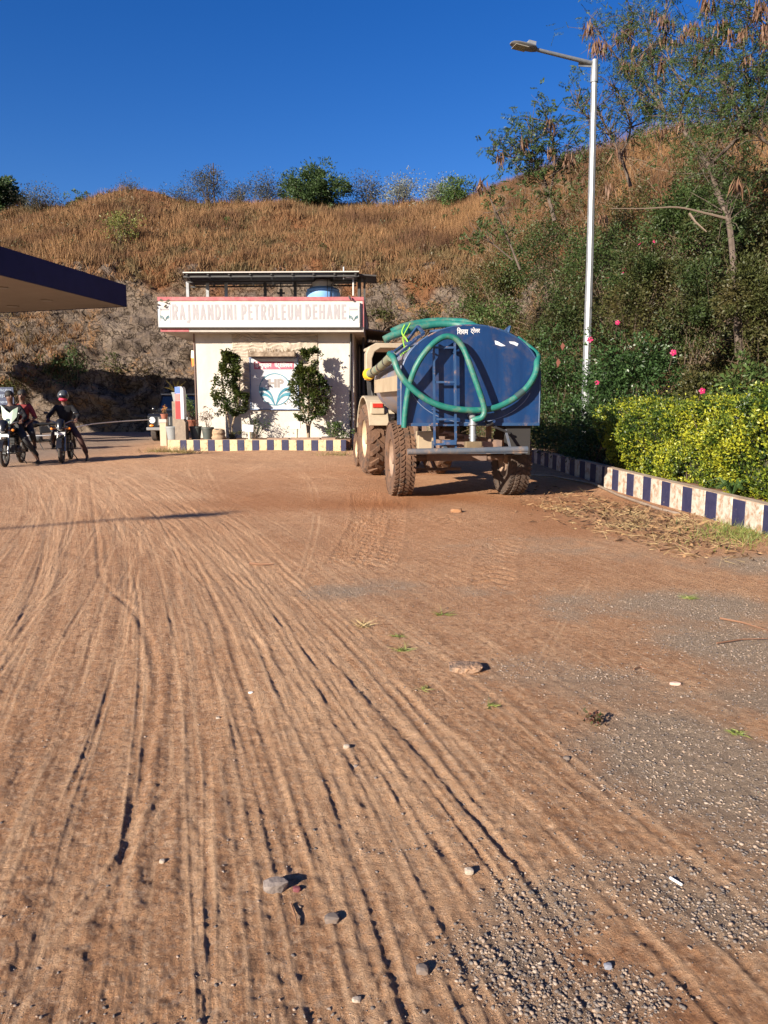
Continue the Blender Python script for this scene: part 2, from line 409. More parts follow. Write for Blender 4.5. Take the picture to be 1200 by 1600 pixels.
HB = BVHTree.FromPolygons(HV[::2, ::2].reshape(-1, 3).tolist(), (lambda k, n: [(i * n + j, (i + 1) * n + j, (i + 1) * n + j + 1, i * n + j + 1) for i in range(k - 1) for j in range(n - 1)])(*HV[::2, ::2].shape[:2]))
def hit(px, py, sink=.0):
    for k in range(60):
        r = HB.ray_cast(Vector((0, 0, CAMZ)), ray(px, py + k * 2).normalized())
        if r[0]: return r[0] - Vector((0, 0, sink))
    return at(px, py, 40)
# far ground behind everything
# ================================================================ GROUND
def g_flow(Y): return -.25 * (Y - 2) - .011 * (Y - 2) ** 2
def pxline(pts, n=6): return catmull([gp(*q) for q in pts], n)
TR = [  # pixel traces of ruts: points, width, depth, kind
 ([(175, 735), (250, 790), (330, 880), (400, 980), (450, 1080), (490, 1180), (530, 1300), (590, 1430), (640, 1600)], .035, -.016, 0),
 ([(150, 735), (225, 790), (300, 870), (345, 960), (380, 1060), (415, 1160), (440, 1260), (462, 1370)], .017, .020, 0),
 ([(140, 740), (152, 850), (160, 905), (205, 950), (236, 1010), (246, 1080), (230, 1170), (205, 1300), (165, 1450), (120, 1620)], .02, .020, 0),
 ([(345, 960), (352, 1080), (348, 1220), (342, 1340), (330, 1480), (325, 1620)], .03, -.018, 0),
 ([(345, 1380), (335, 1480), (330, 1540), (332, 1620)], .03, .03, 0),
 ([(250, 775), (390, 870), (500, 975), (590, 1080), (690, 1180), (800, 1290), (905, 1395)], .085, .016, 1),
 ([(262, 760), (420, 860), (560, 970), (660, 1060), (760, 1120), (860, 1195), (975, 1290)], .05, .012, 0),
 ([(660, 950), (720, 1030), (820, 1110), (930, 1200), (1000, 1290)], .03, .012, 0),
 ([(90, 760), (75, 850), (50, 960), (10, 1100), (-60, 1300)], .05, .018, 0),
 ([(120, 750), (110, 850), (80, 980), (45, 1120), (5, 1290), (-60, 1500)], .045, .02, 0),
 ([(60, 755), (30, 850), (-20, 980), (-100, 1150)], .06, .018, 0),
 ([(150, 780), (195, 860), (190, 960), (170, 1100), (130, 1280), (80, 1450), (20, 1640)], .04, .017, 0),
 ([(270, 850), (275, 960), (272, 1100), (255, 1250), (235, 1420), (200, 1620)], .03, .014, 0),
 ([(300, 990), (310, 1120), (300, 1280), (285, 1450), (270, 1620)], .035, .013, 0),
 ([(420, 1000), (470, 1120), (520, 1230), (560, 1350), (620, 1500), (650, 1620)], .028, .014, 0),
 ([(200, 740), (300, 800), (420, 900), (540, 1040), (620, 1140), (700, 1240)], .03, .012, 0),
 ([(30, 800), (180, 900), (270, 830), (345, 790)], .05, .012, 0),
 ([(570, 770), (575, 810), (560, 850), (535, 885)], .10, .022, 2),
 ([(612, 770), (605, 810), (596, 850), (570, 890)], .10, .018, 2),
 ([(632, 778), (660, 800), (720, 822)], .09, .014, 2),
 ([(800, 835), (775, 870), (770, 930)], .09, .016, 2),
 ([(560, 880), (640, 890), (700, 925)], .07, .016, 1),
 ([(880, 1470), (950, 1530), (1050, 1620)], .10, .012, 1),
 ([(-20, 1180), (60, 1060), (130, 960), (170, 860)], .03, .012, 0),
]
TRL = [(np.array([(p.x, p.y) for p in pxline(a, 6)]), wd, dp, kd) for a, wd, dp, kd in TR]
def tracks(X, Y):
    Z = np.zeros_like(X); D = np.zeros_like(X)
    for P, wd, dp, kd in TRL:
        sel = (X > P[:, 0].min() - .5) & (X < P[:, 0].max() + .5) & (Y > P[:, 1].min() - .5) & (Y < P[:, 1].max() + .5)
        x, y = X[sel], Y[sel]
        best = np.full(x.shape, 9e9); sg = np.zeros_like(x); al = np.zeros_like(x); s0 = 0
        ww = wd * (1 + y * .02)
        for i in range(len(P) - 1):
            a, b = P[i], P[i + 1]; d = b - a; L = np.hypot(*d)
            if L < 1e-6: continue
            d = d / L; t = np.clip((x - a[0]) * d[0] + (y - a[1]) * d[1], 0, L)
            ex, ey = x - a[0] - t * d[0], y - a[1] - t * d[1]; e = np.hypot(ex, ey)
            m = e < best; best = np.where(m, e, best); al = np.where(m, s0 + t, al); sg = np.where(m, np.sign(ex * d[1] - ey * d[0]), sg); s0 += L
        q = best * sg + (vnoise2(al * 7, al * 0 + wd * 100, 3) - .5) * wd * .25; aq = np.abs(q)
        amp = (.45 + .8 * vnoise2(al * 1.7, al * 0 + dp * 900, 5)) * smooth(0, .25, al) * smooth(0, .25, s0 - al)
        if kd == 0:
            z = -dp * np.exp(-(q / ww) ** 2) + abs(dp) * .55 * np.exp(-((aq - 1.9 * ww) / (ww * .8)) ** 2) * (1 if dp > 0 else -.6)
        elif kd == 1:
            inside = smooth(1.15, .95, aq / (ww * 1.25)); lug = (np.sin(aq / ww * 9.5) > .1) * .5 + .5 * (np.sin((al + aq * .5) * 2 * pi / .055) > 0)
            z = inside * (-dp + lug * dp * .9) + dp * .9 * np.exp(-((aq - 1.5 * ww) / (ww * .25)) ** 2)
        else:
            inside = smooth(1.9, 1.6, aq / ww); lug = (np.sin((al - aq * .8) * 2 * pi / .19) > .2)
            z = inside * (-dp * 1.6 + lug * dp * 3.4) + dp * 1.6 * np.exp(-((aq - 2.0 * ww) / (ww * .3)) ** 2)
        Z[sel] += z * amp
    return Z * .26
PASS = []
_r = random.Random(42)
for k in range(50):   # motorcycle wheels sweeping from the forecourt past the camera
    x0 = _r.uniform(-2.4, .55) if k < 40 else _r.uniform(.3, 1.3)
    PASS.append((x0, -.25 + _r.gauss(0, .035) - .05 * (x0 > .2), -.011 + _r.gauss(0, .003), _r.uniform(.009, .019), _r.uniform(.004, .0085), 0, _r.uniform(0, 99)))
for k in range(13):   # car treads
    x0 = _r.uniform(-2.2, .5); a_ = -.25 + _r.gauss(0, .03); b_ = -.011 + _r.gauss(0, .002)
    PASS.append((x0, a_, b_, .075, _r.uniform(.003, .0055), 1, _r.uniform(0, 99)))
PASS += [(.62 + .38 * (2.4 - 2), -.385, .004, .095, .0075, 1, 5.), (.98, -.41, .003, .05, .006, 1, 8.), (1.25, -.40, -.002, .016, .006, 0, 9.), (.35, -.36, .0, .016, .006, 0, 12.), (1.75, -.42, 0, .02, .006, 0, 15.), (.15, -.33, -.004, .08, .004, 1, 17.)]
for k in range(9):    # crossing passes
    PASS.append((_r.uniform(-4, 2), _r.uniform(-.55, .45), _r.uniform(-.03, .03), _r.uniform(.010, .018), _r.uniform(.004, .006), 0, _r.uniform(0, 99)))
def passes(X, Y):
    Z = np.zeros_like(X); Dm = np.zeros_like(X); yy = Y - 2
    for x0, a, b, w_, d, kd, sd in PASS:
        xc = x0 + a * yy + b * yy ** 2 + .05 * (vnoise2(Y * .35, Y * 0 + sd, 3) - .5); sl_ = a + 2 * b * yy; q = (X - xc) / np.sqrt(1 + sl_ ** 2)
        sel = (np.abs(q) < w_ * 3.4 + .02) & (Y < 21)
        if not sel.any(): continue
        q = q[sel]; y = Y[sel]; s_ = y * np.sqrt(1 + sl_[sel] ** 2); am = smooth(.30, .55, vnoise2(y * .55, y * 0 + sd + 40, 6)) * (.55 + .9 * vnoise2(y * 2.1, y * 0 + sd, 7)) * smooth(21, 15, y)
        g = np.where(y > 5, 1 + (y - 5) * .07, 1); q = q / g + (vnoise2(s_ * 9, q * 0 + sd, 8) - .5) * .25 * min(w_, .02); aq = np.abs(q)
        if kd == 0:
            tread = .75 + .5 * (np.sin(s_ * 2 * pi / .032 + 2.2 * np.sign(q)) > 0); z = -d * np.exp(-(q / w_) ** 4) * tread; be = np.exp(-((aq - 1.75 * w_) / (.55 * w_)) ** 2) * (.55 + .8 * vnoise2(s_ * 14, q * 0 + sd + np.sign(q), 9))
            z = z + d * .75 * be; dm = be
        else:
            ins = smooth(1.12, .98, aq / w_); gr = (np.cos(q / w_ * 2 * pi * 1.75) > .35) * 1.0; lug = (np.sin((s_ + aq * .7) * 2 * pi / .045) > .0) * 1.0
            z = ins * (-d + d * .9 * gr * (.45 + .55 * lug)); be = np.exp(-((aq - 1.2 * w_) / (.16 * w_)) ** 2) * (.5 + .8 * vnoise2(s_ * 11, q * 0 + sd, 9)); z = z + d * 1.1 * be; dm = be * .8 + ins * gr * .3
        Z[sel] += z * am * .40; Dm[sel] = np.maximum(Dm[sel], dm * am)
    return Z, Dm
def gground(X, Y, P2=None):
    v = X - g_flow(Y)
    left = smooth(1.0, -.6, v) * smooth(22, 14, Y) * (1 - .3 * smooth(2, .8, Y))
    fine = smooth(10, 3, Y)
    z = (vnoise2(X * .6, Y * .6, 1) - .5) * .05 + (vnoise2(X * 2.1, Y * 2.1, 2) - .5) * .014
    z = z + (vnoise2(X * 31, Y * 31, 24) - .5) * .0032 * (.5 + fine) + (vnoise2(X * 7, Y * 7, 3) - .5) * .006 + (vnoise2(X * 19, Y * 19, 4) - .5) * .0030 * (.6 + fine) + (vnoise2(X * 47, Y * 47, 5) - .5) * .0045 * fine + (vnoise2(X * 110, Y * 110, 6) - .5) * .0035 * smooth(5, 2, Y)
    st = (1 - np.abs(2 * vnoise2(v * 5.5, Y * .2, 7) - 1) - .5) * .003 + (vnoise2(v * 24, Y * .8, 9) - .5) * .003 + (vnoise2(v * 60, Y * 1.6, 10) - .5) * .0025
    z = z + st * left
    big = (vnoise2(X * .6, Y * .6, 1) - .5) * .05; f_ = z - big + tracks(X, Y) + passes(X, Y)[0]
    return big + .011 * np.tanh(f_ * .86 / .011)
def ell(X, Y, px, py, rx, ry, rot=0):
    c = gp(px, py); dx, dy = X - c.x, Y - c.y; a, b = dx * cos(rot) + dy * sin(rot), -dx * sin(rot) + dy * cos(rot)
    return (a / rx) ** 2 + (b / ry) ** 2
def gravel_mask(X, Y):
    n = vnoise2(X * 3, Y * 3, 41) * .9 + vnoise2(X * 9, Y * 9, 42) * .6
    m = np.zeros_like(X)
    for px, py, rx, ry, s in ((1085, 1195, .50, .62, 1.25), (1190, 1260, .45, .6, .8), (850, 1430, .22, .18, .8), (930, 1560, .30, .14, .8), (800, 1500, .22, .18, .8), (1080, 1400, .40, .26, .62), 
                              (1060, 945, 1.1, .55, .85), (1180, 1010, .9, .7, .85), (900, 955, .35, .35, .6), (1180, 880, .8, .5, .75), (560, 920, .6, .5, .6), (740, 930, .5, .35, .35), (850, 860, 1.2, .9, .4), (1000, 1080, .9, .7, .45), (1190, 1090, .5, .5, .6)):
        m = np.maximum(m, s * (1.45 - ell(X, Y, px, py, rx, ry)) / 1.3)
    return np.clip(smooth(.35, 1.05, m * .75 + n * .42 - .05), 0, 1) * smooth(.0, .25, m)
rows = 1.15 * np.exp(.0054 * np.arange(770)); rows = rows[rows < 42]
uu = np.concatenate([np.linspace(-.80, -.53, 40, False), np.linspace(-.53, .53, 610, False), np.linspace(.53, .80, 41)])
GY = np.broadcast_to(rows[:, None], (len(rows), len(uu))); GX = uu[None, :] * (GY + .25)
GZ = gground(GX, GY)
gmask = gravel_mask(GX, GY); GZ = GZ - gmask * .004
edge = np.maximum(smooth(.77, .80, np.abs(np.broadcast_to(uu, GX.shape))), np.maximum(smooth(40, 42, GY), smooth(1.2, 1.15, GY)))
GZ = GZ * (1 - edge) - .06 * edge
n0, n1 = GX.shape; ii = np.arange(n0 * n1).reshape(n0, n1)
me = mesh_np('dirt_ground', np.stack([GX, GY, GZ], -1).reshape(-1, 3), np.stack([ii[:-1, :-1], ii[:-1, 1:], ii[1:, 1:], ii[1:, :-1]], -1).reshape(-1, 4))
ga = me.attributes.new('gravel', 'FLOAT', 'POINT'); ga.data.foreach_set('value', gmask.ravel().astype(np.float32))
c0 = gp(650, 790)
red = np.exp(-((GX - .8) / 4.2) ** 2 - ((GY - 12.5) / 5) ** 2) * (1.0 * vnoise2(GX * .9, GY * .9, 51) + .15)
red = np.clip(red + .8 * np.exp(-ell(GX, GY, 980, 1560, .35, .16, -.6)), 0, 1)
ga = me.attributes.new('dust', 'FLOAT', 'POINT'); ga.data.foreach_set('value', np.clip(passes(GX, GY)[1], 0, 1).ravel().astype(np.float32))
ga = me.attributes.new('flow', 'FLOAT', 'POINT'); ga.data.foreach_set('value', (GX - g_flow(GY)).ravel().astype(np.float32))
ga = me.attributes.new('red', 'FLOAT', 'POINT'); ga.data.foreach_set('value', red.ravel().astype(np.float32))
asp = smooth(-3.5, -7, GX - g_flow(np.minimum(GY, 17)) * .55) * smooth(8, 13, GY) * .85
ga = me.attributes.new('grey', 'FLOAT', 'POINT'); ga.data.foreach_set('value', asp.ravel().astype(np.float32))
dm, nt = newmat('dirt'); o = N(nt, 'ShaderNodeOutputMaterial'); p = N(nt, 'ShaderNodeBsdfPrincipled'); nt.links.new(p.outputs[0], o.inputs[0]); p.inputs['Roughness'].default_value = .92; p.inputs['Specular IOR Level'].default_value = .2
tc = N(nt, 'ShaderNodeTexCoord'); v = tc.outputs['Object']
c = mixc(nt, noise_out(nt, v, .55, 7, .65, .4), (.52, .270, .136), (.64, .365, .200))
c = mixc(nt, noise_out(nt, v, 5, 8, .7, .6, .45, .68), c, (.40, .195, .095))
c = mixc(nt, noise_out(nt, v, 38, 6, .7, 0, .50, .70), c, (.58, .40, .28))
c = mixc(nt, noise_out(nt, v, 90, 4, .7, 0, .58, .70), c, (.17, .10, .065))
fl = N(nt, 'ShaderNodeAttribute', attribute_name='flow'); sx = N(nt, 'ShaderNodeSeparateXYZ'); nt.links.new(v, sx.inputs[0]); cx = N(nt, 'ShaderNodeCombineXYZ')
fm = N(nt, 'ShaderNodeMath', operation='MULTIPLY'); nt.links.new(fl.outputs['Fac'], fm.inputs[0]); fm.inputs[1].default_value = 22; nt.links.new(fm.outputs[0], cx.inputs[0])
fy = N(nt, 'ShaderNodeMath', operation='MULTIPLY'); nt.links.new(sx.outputs[1], fy.inputs[0]); fy.inputs[1].default_value = .8; nt.links.new(fy.outputs[0], cx.inputs[1])
c = mixc(nt, noise_out(nt, cx.outputs[0], 1.0, 6, .7, .3, .50, .72), c, (.74, .47, .28)); c = mixc(nt, noise_out(nt, cx.outputs[0], .6, 6, .7, .5, .54, .74), c, (.38, .19, .095))
c = mixc(nt, noise_out(nt, v, 21, 7, .7, .3, .52, .66), c, (.28, .145, .08)); c = mixc(nt, noise_out(nt, v, 27, 7, .7, .3, .54, .68), c, (.74, .49, .31))
ad = N(nt, 'ShaderNodeAttribute', attribute_name='dust'); dq = N(nt, 'ShaderNodeMath', operation='MULTIPLY'); nt.links.new(ad.outputs['Fac'], dq.inputs[0]); dq.inputs[1].default_value = .55; c = mixc(nt, dq.outputs[0], c, (.78, .51, .31))
ar = N(nt, 'ShaderNodeAttribute', attribute_name='red'); c = mixc(nt, ar.outputs['Fac'], c, (.37, .15, .06))
as_ = N(nt, 'ShaderNodeAttribute', attribute_name='grey'); c = mixc(nt, as_.outputs['Fac'], c, mixc(nt, noise_out(nt, v, 60, 4, .7), (.20, .155, .125), (.30, .235, .19)))
ag = N(nt, 'ShaderNodeAttribute', attribute_name='gravel'); c = mixc(nt, ag.outputs['Fac'], c, mixc(nt, noise_out(nt, v, 70, 4, .7), (.30, .215, .15), (.46, .34, .24)))
nt.links.new(c, p.inputs['Base Color'])
n1_ = N(nt, 'ShaderNodeTexNoise'); n1_.inputs['Scale'].default_value = 34; n1_.inputs['Detail'].default_value = 10; n1_.inputs['Roughness'].default_value = .78; nt.links.new(v, n1_.inputs['Vector'])
n2_ = N(nt, 'ShaderNodeTexNoise'); n2_.inputs['Scale'].default_value = 1.6; n2_.inputs['Detail'].default_value = 5; n2_.inputs['Roughness'].default_value = .7; nt.links.new(cx.outputs[0], n2_.inputs['Vector'])
b0 = N(nt, 'ShaderNodeBump'); b0.inputs['Distance'].default_value = .012; nt.links.new(n2_.outputs[0], b0.inputs['Height'])
b = N(nt, 'ShaderNodeBump'); b.inputs['Distance'].default_value = .045; nt.links.new(n1_.outputs[0], b.inputs['Height']); nt.links.new(b0.outputs[0], b.inputs['Normal']); nt.links.new(b.outputs[0], p.inputs['Normal'])
g = link('dirt_ground', me, dm, None, True); g['kind'] = 'structure'; g['label'] = 'rutted tan dirt yard crossed by tyre tracks'
s = 400; k = MB(); k.add([(-s, -s, -.09), (s, -s, -.09), (s, s, -.09), (-s, s, -.09)], [(0, 1, 2, 3)])
tag(k.build('ground', dm), kind='structure')
def ghz(x, y): return float(gground(np.array([float(x)]), np.array([float(y)]))[0])
# pebbles
rng = np.random.default_rng(11)
def ico():
    import bmesh
    bm = bmesh.new(); bmesh.ops.create_icosphere(bm, subdivisions=1, radius=1)
    V = np.array([v.co for v in bm.verts]); Fc = np.array([[v.index for v in f.verts] for f in bm.faces]); bm.free(); return V, Fc
IV, IF = ico()
def pebble_mesh(name, P, S):
    n = len(P); J = 1 + (rng.random((n, len(IV))) - .5) * .9
    V = IV[None] * J[..., None] * S[:, None, None] * np.stack([np.ones(n), .6 + .4 * rng.random(n), .4 + .3 * rng.random(n)], 1)[:, None]
    a = rng.random(n) * 2 * pi; ca, sa = np.cos(a)[:, None], np.sin(a)[:, None]
    V = np.stack([V[..., 0] * ca - V[..., 1] * sa, V[..., 0] * sa + V[..., 1] * ca, V[..., 2]], -1) + P[:, None]
    Fc = (IF[None] + (np.arange(n) * len(IV))[:, None, None]).reshape(-1, 3)
    return mesh_np(name, V.reshape(-1, 3), Fc, np.repeat(rng.random(n), len(IF)))
pm, nt = newmat('pebble'); o = N(nt, 'ShaderNodeOutputMaterial'); p = N(nt, 'ShaderNodeBsdfPrincipled'); nt.links.new(p.outputs[0], o.inputs[0]); p.inputs['Roughness'].default_value = .85
a_ = N(nt, 'ShaderNodeAttribute', attribute_name='rnd'); rp = N(nt, 'ShaderNodeValToRGB'); nt.links.new(a_.outputs['Fac'], rp.inputs[0])
rp.color_ramp.elements[0].color = (.09, .075, .068, 1); rp.color_ramp.elements[1].color = (.33, .265, .21, 1)
e = rp.color_ramp.elements.new(.5); e.color = (.21, .17, .14, 1); e = rp.color_ramp.elements.new(.8); e.color = (.30, .21, .145, 1)
nt.links.new(rp.outputs[0], p.inputs['Base Color'])
def sample_gravel(n, y0, y1, use, smin, smax):
    Y = 1 / (1 / y1 + rng.random(n * 8) * (1 / y0 - 1 / y1)); X = (rng.random(n * 8) * 1.3 - .6) * (Y + .2)
    w_ = gravel_mask(X, Y) if use else .12 + .9 * smooth(.55, .75, vnoise2(X * 2, Y * 2, 61))
    keep = rng.random(len(X)) < w_ * (.9 if use else .3); X, Y = X[keep][:n], Y[keep][:n]
    S = smin + (smax - smin) * rng.random(len(X)) ** 3
    return X, Y, S
PX = [sample_gravel(12000, 1.4, 6.5, True, .0024, .0088), sample_gravel(3500, 4, 9, True, .004, .009), sample_gravel(4000, 1.4, 12, False, .0018, .0075)]
X = np.concatenate([a[0] for a in PX]); Y = np.concatenate([a[1] for a in PX]); S = np.concatenate([a[2] for a in PX])
Z = gground(X, Y) - gravel_mask(X, Y) * .004 + S * .02
tag(link('gravel', pebble_mesh('gravel', np.stack([X, Y, Z], 1), S), pm), 'loose grey gravel scattered over the dirt yard', 'gravel', kind='stuff')
# individual stones
stm = mat('stone_grey', (.26, .21, .18), .85, (.15, .12, .105), 18, bump=.004, bsc=60)
stl = mat('stone_pale', (.42, .35, .28), .85, (.30, .24, .18), 25, bump=.003, bsc=60)
def stone(px, py, L, Wd, Hh, label, m=stm, rz=0, seed=0, name='stone'):
    r2 = np.random.default_rng(seed + 100); import bmesh
    bm = bmesh.new(); bmesh.ops.create_icosphere(bm, subdivisions=2, radius=1)
    for v_ in bm.verts:
        d = np.array(v_.co); s_ = .8 + .45 * float(vnoise(d[None] * 1.5 + seed * 3.1, 3)[0]); v_.co = Vector((max(-.8, min(.8, v_.co.x * s_)) * L * .6, max(-.8, min(.8, v_.co.y * s_)) * Wd * .6, max(-.6, min(.75, v_.co.z * s_)) * Hh * .6))
    me = bpy.data.meshes.new(name); bm.to_mesh(me); bm.free(); g_ = gp(px, py)
    o = link(name, me, m); o.location = (g_.x, g_.y, ghz(g_.x, g_.y) + Hh * .22); o.rotation_euler = (0, 0, rz)
    tag(o, label, 'stone'); return o
stone(431, 1394, .078, .05, .042, 'largest grey brown stone in the left foreground beside a long rut', rz=.3, seed=1)
stone(464, 1395, .025, .02, .018, 'small maroon pebble just right of the largest foreground stone', mat('maroon_stone', (.16, .045, .05), .7), seed=2)
stone(519, 1443, .045, .035, .03, 'dark squarish stone half sunk in the dirt below the largest foreground stone', mat('dark_stone', (.12, .10, .09), .85, (.18, .13, .1), 20), seed=3)
stone(542, 1174, .03, .022, .02, 'pale stone with a short shadow in the middle of the yard', stl, seed=4)
stone(556, 1203, .018, .014, .012, 'tiny grey stone just below the pale stone in the middle of the yard', seed=5)
stone(254, 1350, .02, .018, .014, 'cream pebble in the loose dirt of the left foreground', stl, seed=6)
stone(341, 1122, .022, .018, .012, 'cream pebble lying beside the long straight rut', stl, seed=7)
stone(392, 1083, .026, .018, .012, 'flat white stone chip beside the dark rut', mat('white_stone', (.7, .66, .6), .8), seed=8)
stone(727, 1050, .19, .14, .05, 'low dark mound of hardened tar and grit in the middle of the yard', mat('tar_lump', (.15, .11, .085), .9, (.40, .23, .13), 14, bump=.02, bsc=50), seed=9, name='rubble_lump')
stone(557, 1570, .024, .018, .012, 'white pebble at the bottom edge of the photo', stl, seed=10)
stone(713, 802, .16, .10, .08, 'brown clod behind the tanker tyre marks', mat('clod', (.3, .15, .07), .9), seed=11, name='dirt_clod')
stone(733, 1372, .03, .025, .02, 'pale stone at the left end of the gravel band', stl, seed=12)
stone(1055, 1072, .06, .03, .02, 'flat pinkish stone above the gravel heap', mat('pink_stone', (.55, .38, .3), .8), seed=13)
stone(885, 1190, .03, .022, .02, 'dark stone below the small green weed by the gravel heap', mat('dark_stone'  , (.12, .10, .09)), seed=14)
stone(950, 1513, .022, .018, .016, 'blue grey pebble above the smooth tyre print', mat('blue_stone', (.2, .21, .25), .8), seed=15)
stone(660, 1522, .035, .03, .025, 'black stone left of the coarse gravel at the bottom', mat('dark_stone', (.12, .10, .09)), seed=16)
g_ = gp(1056, 1381); k = MB(); k.tube([(-.022, 0, 0), (.022, 0, 0)], .0045, 8)
o = k.build('cigarette_end', mat('white_paper', (.8, .78, .74), .7)); o.location = (g_.x, g_.y, ghz(g_.x, g_.y) + .006); o.rotation_euler = (0, 0, -1.0); tag(o, 'white cigarette end on the gravelly dirt at right', 'litter')
# ================================================================ MATERIALS FOR BUILT THINGS
wall_m = mat('whitewashed_wall', (.54, .495, .44), .85, (.45, .405, .345), 1.6, c3=(.30, .25, .20), sc3=3.5, lo3=.60, hi3=.80, bump=.004, bsc=14, stretch=(1, 1, .5))
white_m = mat('white_board', (.445, .435, .42), .6, (.41, .40, .385), 1.2, lo=.45, hi=.8)
red_m = mat('faded_red_paint', (.30, .06, .07), .7, (.34, .13, .13), 5, bump=.002)
soffit_m = mat('soffit', (.45, .41, .36), .9, (.36, .33, .30), 2)
navy_m = mat('navy_paint', (.007, .010, .052), .6, (.010, .014, .065), 1.5, spec=.15)
dark_m = mat('dark_steel', (.03, .03, .032), .6, (.05, .045, .04), 8)
grey_m = mat('grey_steel', (.30, .31, .32), .5, (.22, .22, .22), 6, metal=.3)
galv_m = mat('galvanised_steel', (.27, .28, .29), .5, (.20, .21, .22), 9, metal=.45, bump=.001)
conc_m = mat('old_concrete', (.27, .21, .155), .9, (.19, .15, .115), 5, c3=(.32, .27, .21), bump=.008, bsc=25)
letter_m = mat('faded_lettering', (.275, .255, .265), .7, (.31, .29, .295), 7)
teal_m = mat('logo_teal', (.03, .15, .22), .5, (.06, .24, .30), 9)
banner_m = mat('faded_pink_banner', (.42, .06, .11), .6, (.46, .11, .15), 7)
beige_m = mat('logo_letters', (.25, .22, .205), .7)
kw_m = mat('kerb_white', (.50, .46, .39), .8, (.40, .35, .28), 6, c3=(.30, .19, .12), sc3=9, lo3=.46, hi3=.60, bump=.006, bsc=22)
ky_m = mat('kerb_cream', (.54, .43, .25), .8, (.46, .36, .21), 6, c3=(.34, .17, .10), sc3=8, lo3=.52, hi3=.62, bump=.006, bsc=22)
kb_m = mat('kerb_navy', (.014, .015, .05), .7, (.025, .025, .065), 6, c3=(.30, .22, .17), sc3=9, lo3=.62, hi3=.72, bump=.006, bsc=22)
kt_m = mat('kerb_top_soiled', (.42, .33, .24), .9, (.30, .20, .13), 6, bump=.006)
soil_m = mat('planter_soil', (.17, .085, .045), .95, (.26, .14, .08), 5, bump=.03, bsc=12)
glass_m = mat('dark_glass', (.012, .016, .022), .08)
black_m = mat('black_plastic', (.014, .014, .015), .4)
def wmb(root): m = MB(); m.M = Matrix.Translation(-Vector(root.location)); return m

# ================================================================ PETROL PUMP OFFICE
YW = 26.0
xl, xr = at(307, 600, YW).x, at(553, 600, YW).x
YF = 25.35
zt, zr, zs0, zs1 = at(400, 464, YF).z, at(400, 470, YF).z, at(400, 511, YF).z, at(400, 518.5, YF).z
fx0, fx1 = at(248, 490, YF).x, at(568, 490, YF).x
off = thing('petrol_office', 'small whitewashed office with a long faded name board and rooftop frame', 'building', (xl, YW, 0))
m = wmb(off); m.bx(xl, xr, YW, 33.5, -.1, zs1); m.build('wall', wall_m, off)
m = wmb(off); m.bx(fx0 + .05, fx1, YF, 34, zs1, zs0 + .1); m.build('roof_slab', soffit_m, off)
m = wmb(off); m.bx(fx0 + .04, xl - .03, YF - .012, YF - .002, zs1 + .002, zs0 - .01); m.bx(fx0 + .038, fx0 + .048, YF, 34, zs1 + .002, zs0); m.build('slab_edge_band', red_m, off)
m = wmb(off); m.bx(fx0, fx1, YF, YF + .12, zs0 + .1, zr); m.bx(fx0, fx0 + .12, YF + .12, 34, zs0 + .1, zr); m.bx(fx1 - .12, fx1, YF + .12, 34, zs0 + .1, zr); m.bx(fx0 + .12, fx1 - .12, 33.88, 34, zs0 + .1, zr); m.build('parapet', wall_m, off)
m = wmb(off); m.bx(fx0 - .02, fx1 + .01, YF - .03, YF + .16, zr, zt); m.bx(fx0 - .02, fx0 + .14, YF + .16, 34, zr, zt); m.bx(fx1 - .14, fx1 + .01, YF + .16, 34, zr, zt); m.bx(fx1 - .035, fx1 + .012, YF - .012, YF - .002, zs0, zr); m.build('red_coping', red_m, off)
sb0, sb1 = at(246.5, 490, YF - .1).x, at(562, 490, YF - .1).x; zb0, zb1 = at(400, 511, YF - .1).z, at(400, 472.5, YF - .1).z
m = wmb(off); m.bx(sb0, sb1, YF - .10, YF - .035, zb0, zb1); sign = m.build('name_board', white_m, off)
m = wmb(off); m.bx(sb0, sb1, YF - .115, YF - .02, zb0 - .035, zb0 - .003); m.bx(sb0 - .015, sb0 - .002, YF - .11, YF - .02, zb0, zb1); m.bx(sb1 + .002, sb1 + .02, YF - .11, YF - .02, zb0, zb1); m.build('board_edge', dark_m, sign)
YS = YF - .103
TM = Matrix.Translation(Vector((0, YS, 0)) - off.location)
GL = {'R': (1, [[(0, 0), (0, 1), (.62, 1), (1, .86), (1, .62), (.62, .46), (0, .46)], [(.5, .46), (1, 0)]]), 'A': (1.08, [[(0, 0), (.5, 1), (1, 0)], [(.2, .3), (.8, .3)]]), 'J': (.55, [[(-.25, -.22), (.2, -.24), (.6, -.08), (.6, 1)]]),
 'N': (1.05, [[(0, 0), (0, 1)], [(0, 1), (1, 0)], [(1, 0), (1, 1)]]), 'D': (1.02, [[(0, 0), (0, 1), (.5, 1), (.9, .8), (1, .5), (.9, .2), (.5, 0), (0, 0)]]), 'I': (.12, [[(.5, 0), (.5, 1)]]), 'P': (.95, [[(0, 0), (0, 1), (.62, 1), (1, .86), (1, .6), (.62, .42), (0, .42)]]),
 'E': (.78, [[(1, 1), (0, 1), (0, 0), (1, 0)], [(0, .52), (.9, .52)]]), 'T': (.9, [[(0, 1), (1, 1)], [(.5, 1), (.5, 0)]]), 'O': (1.15, [[(.3, 0), (0, .25), (0, .75), (.3, 1), (.7, 1), (1, .75), (1, .25), (.7, 0), (.3, 0)]]), 'L': (.75, [[(0, 1), (0, 0), (1, 0)]]),
 'U': (1.05, [[(0, 1), (0, .22), (.25, 0), (.75, 0), (1, .22), (1, 1)]]), 'M': (1.4, [[(0, 0), (0, 1)], [(0, 1), (.5, .25)], [(.5, .25), (1, 1)], [(1, 1), (1, 0)]]), 'H': (1.05, [[(0, 0), (0, 1)], [(1, 0), (1, 1)], [(0, .5), (1, .5)]])}
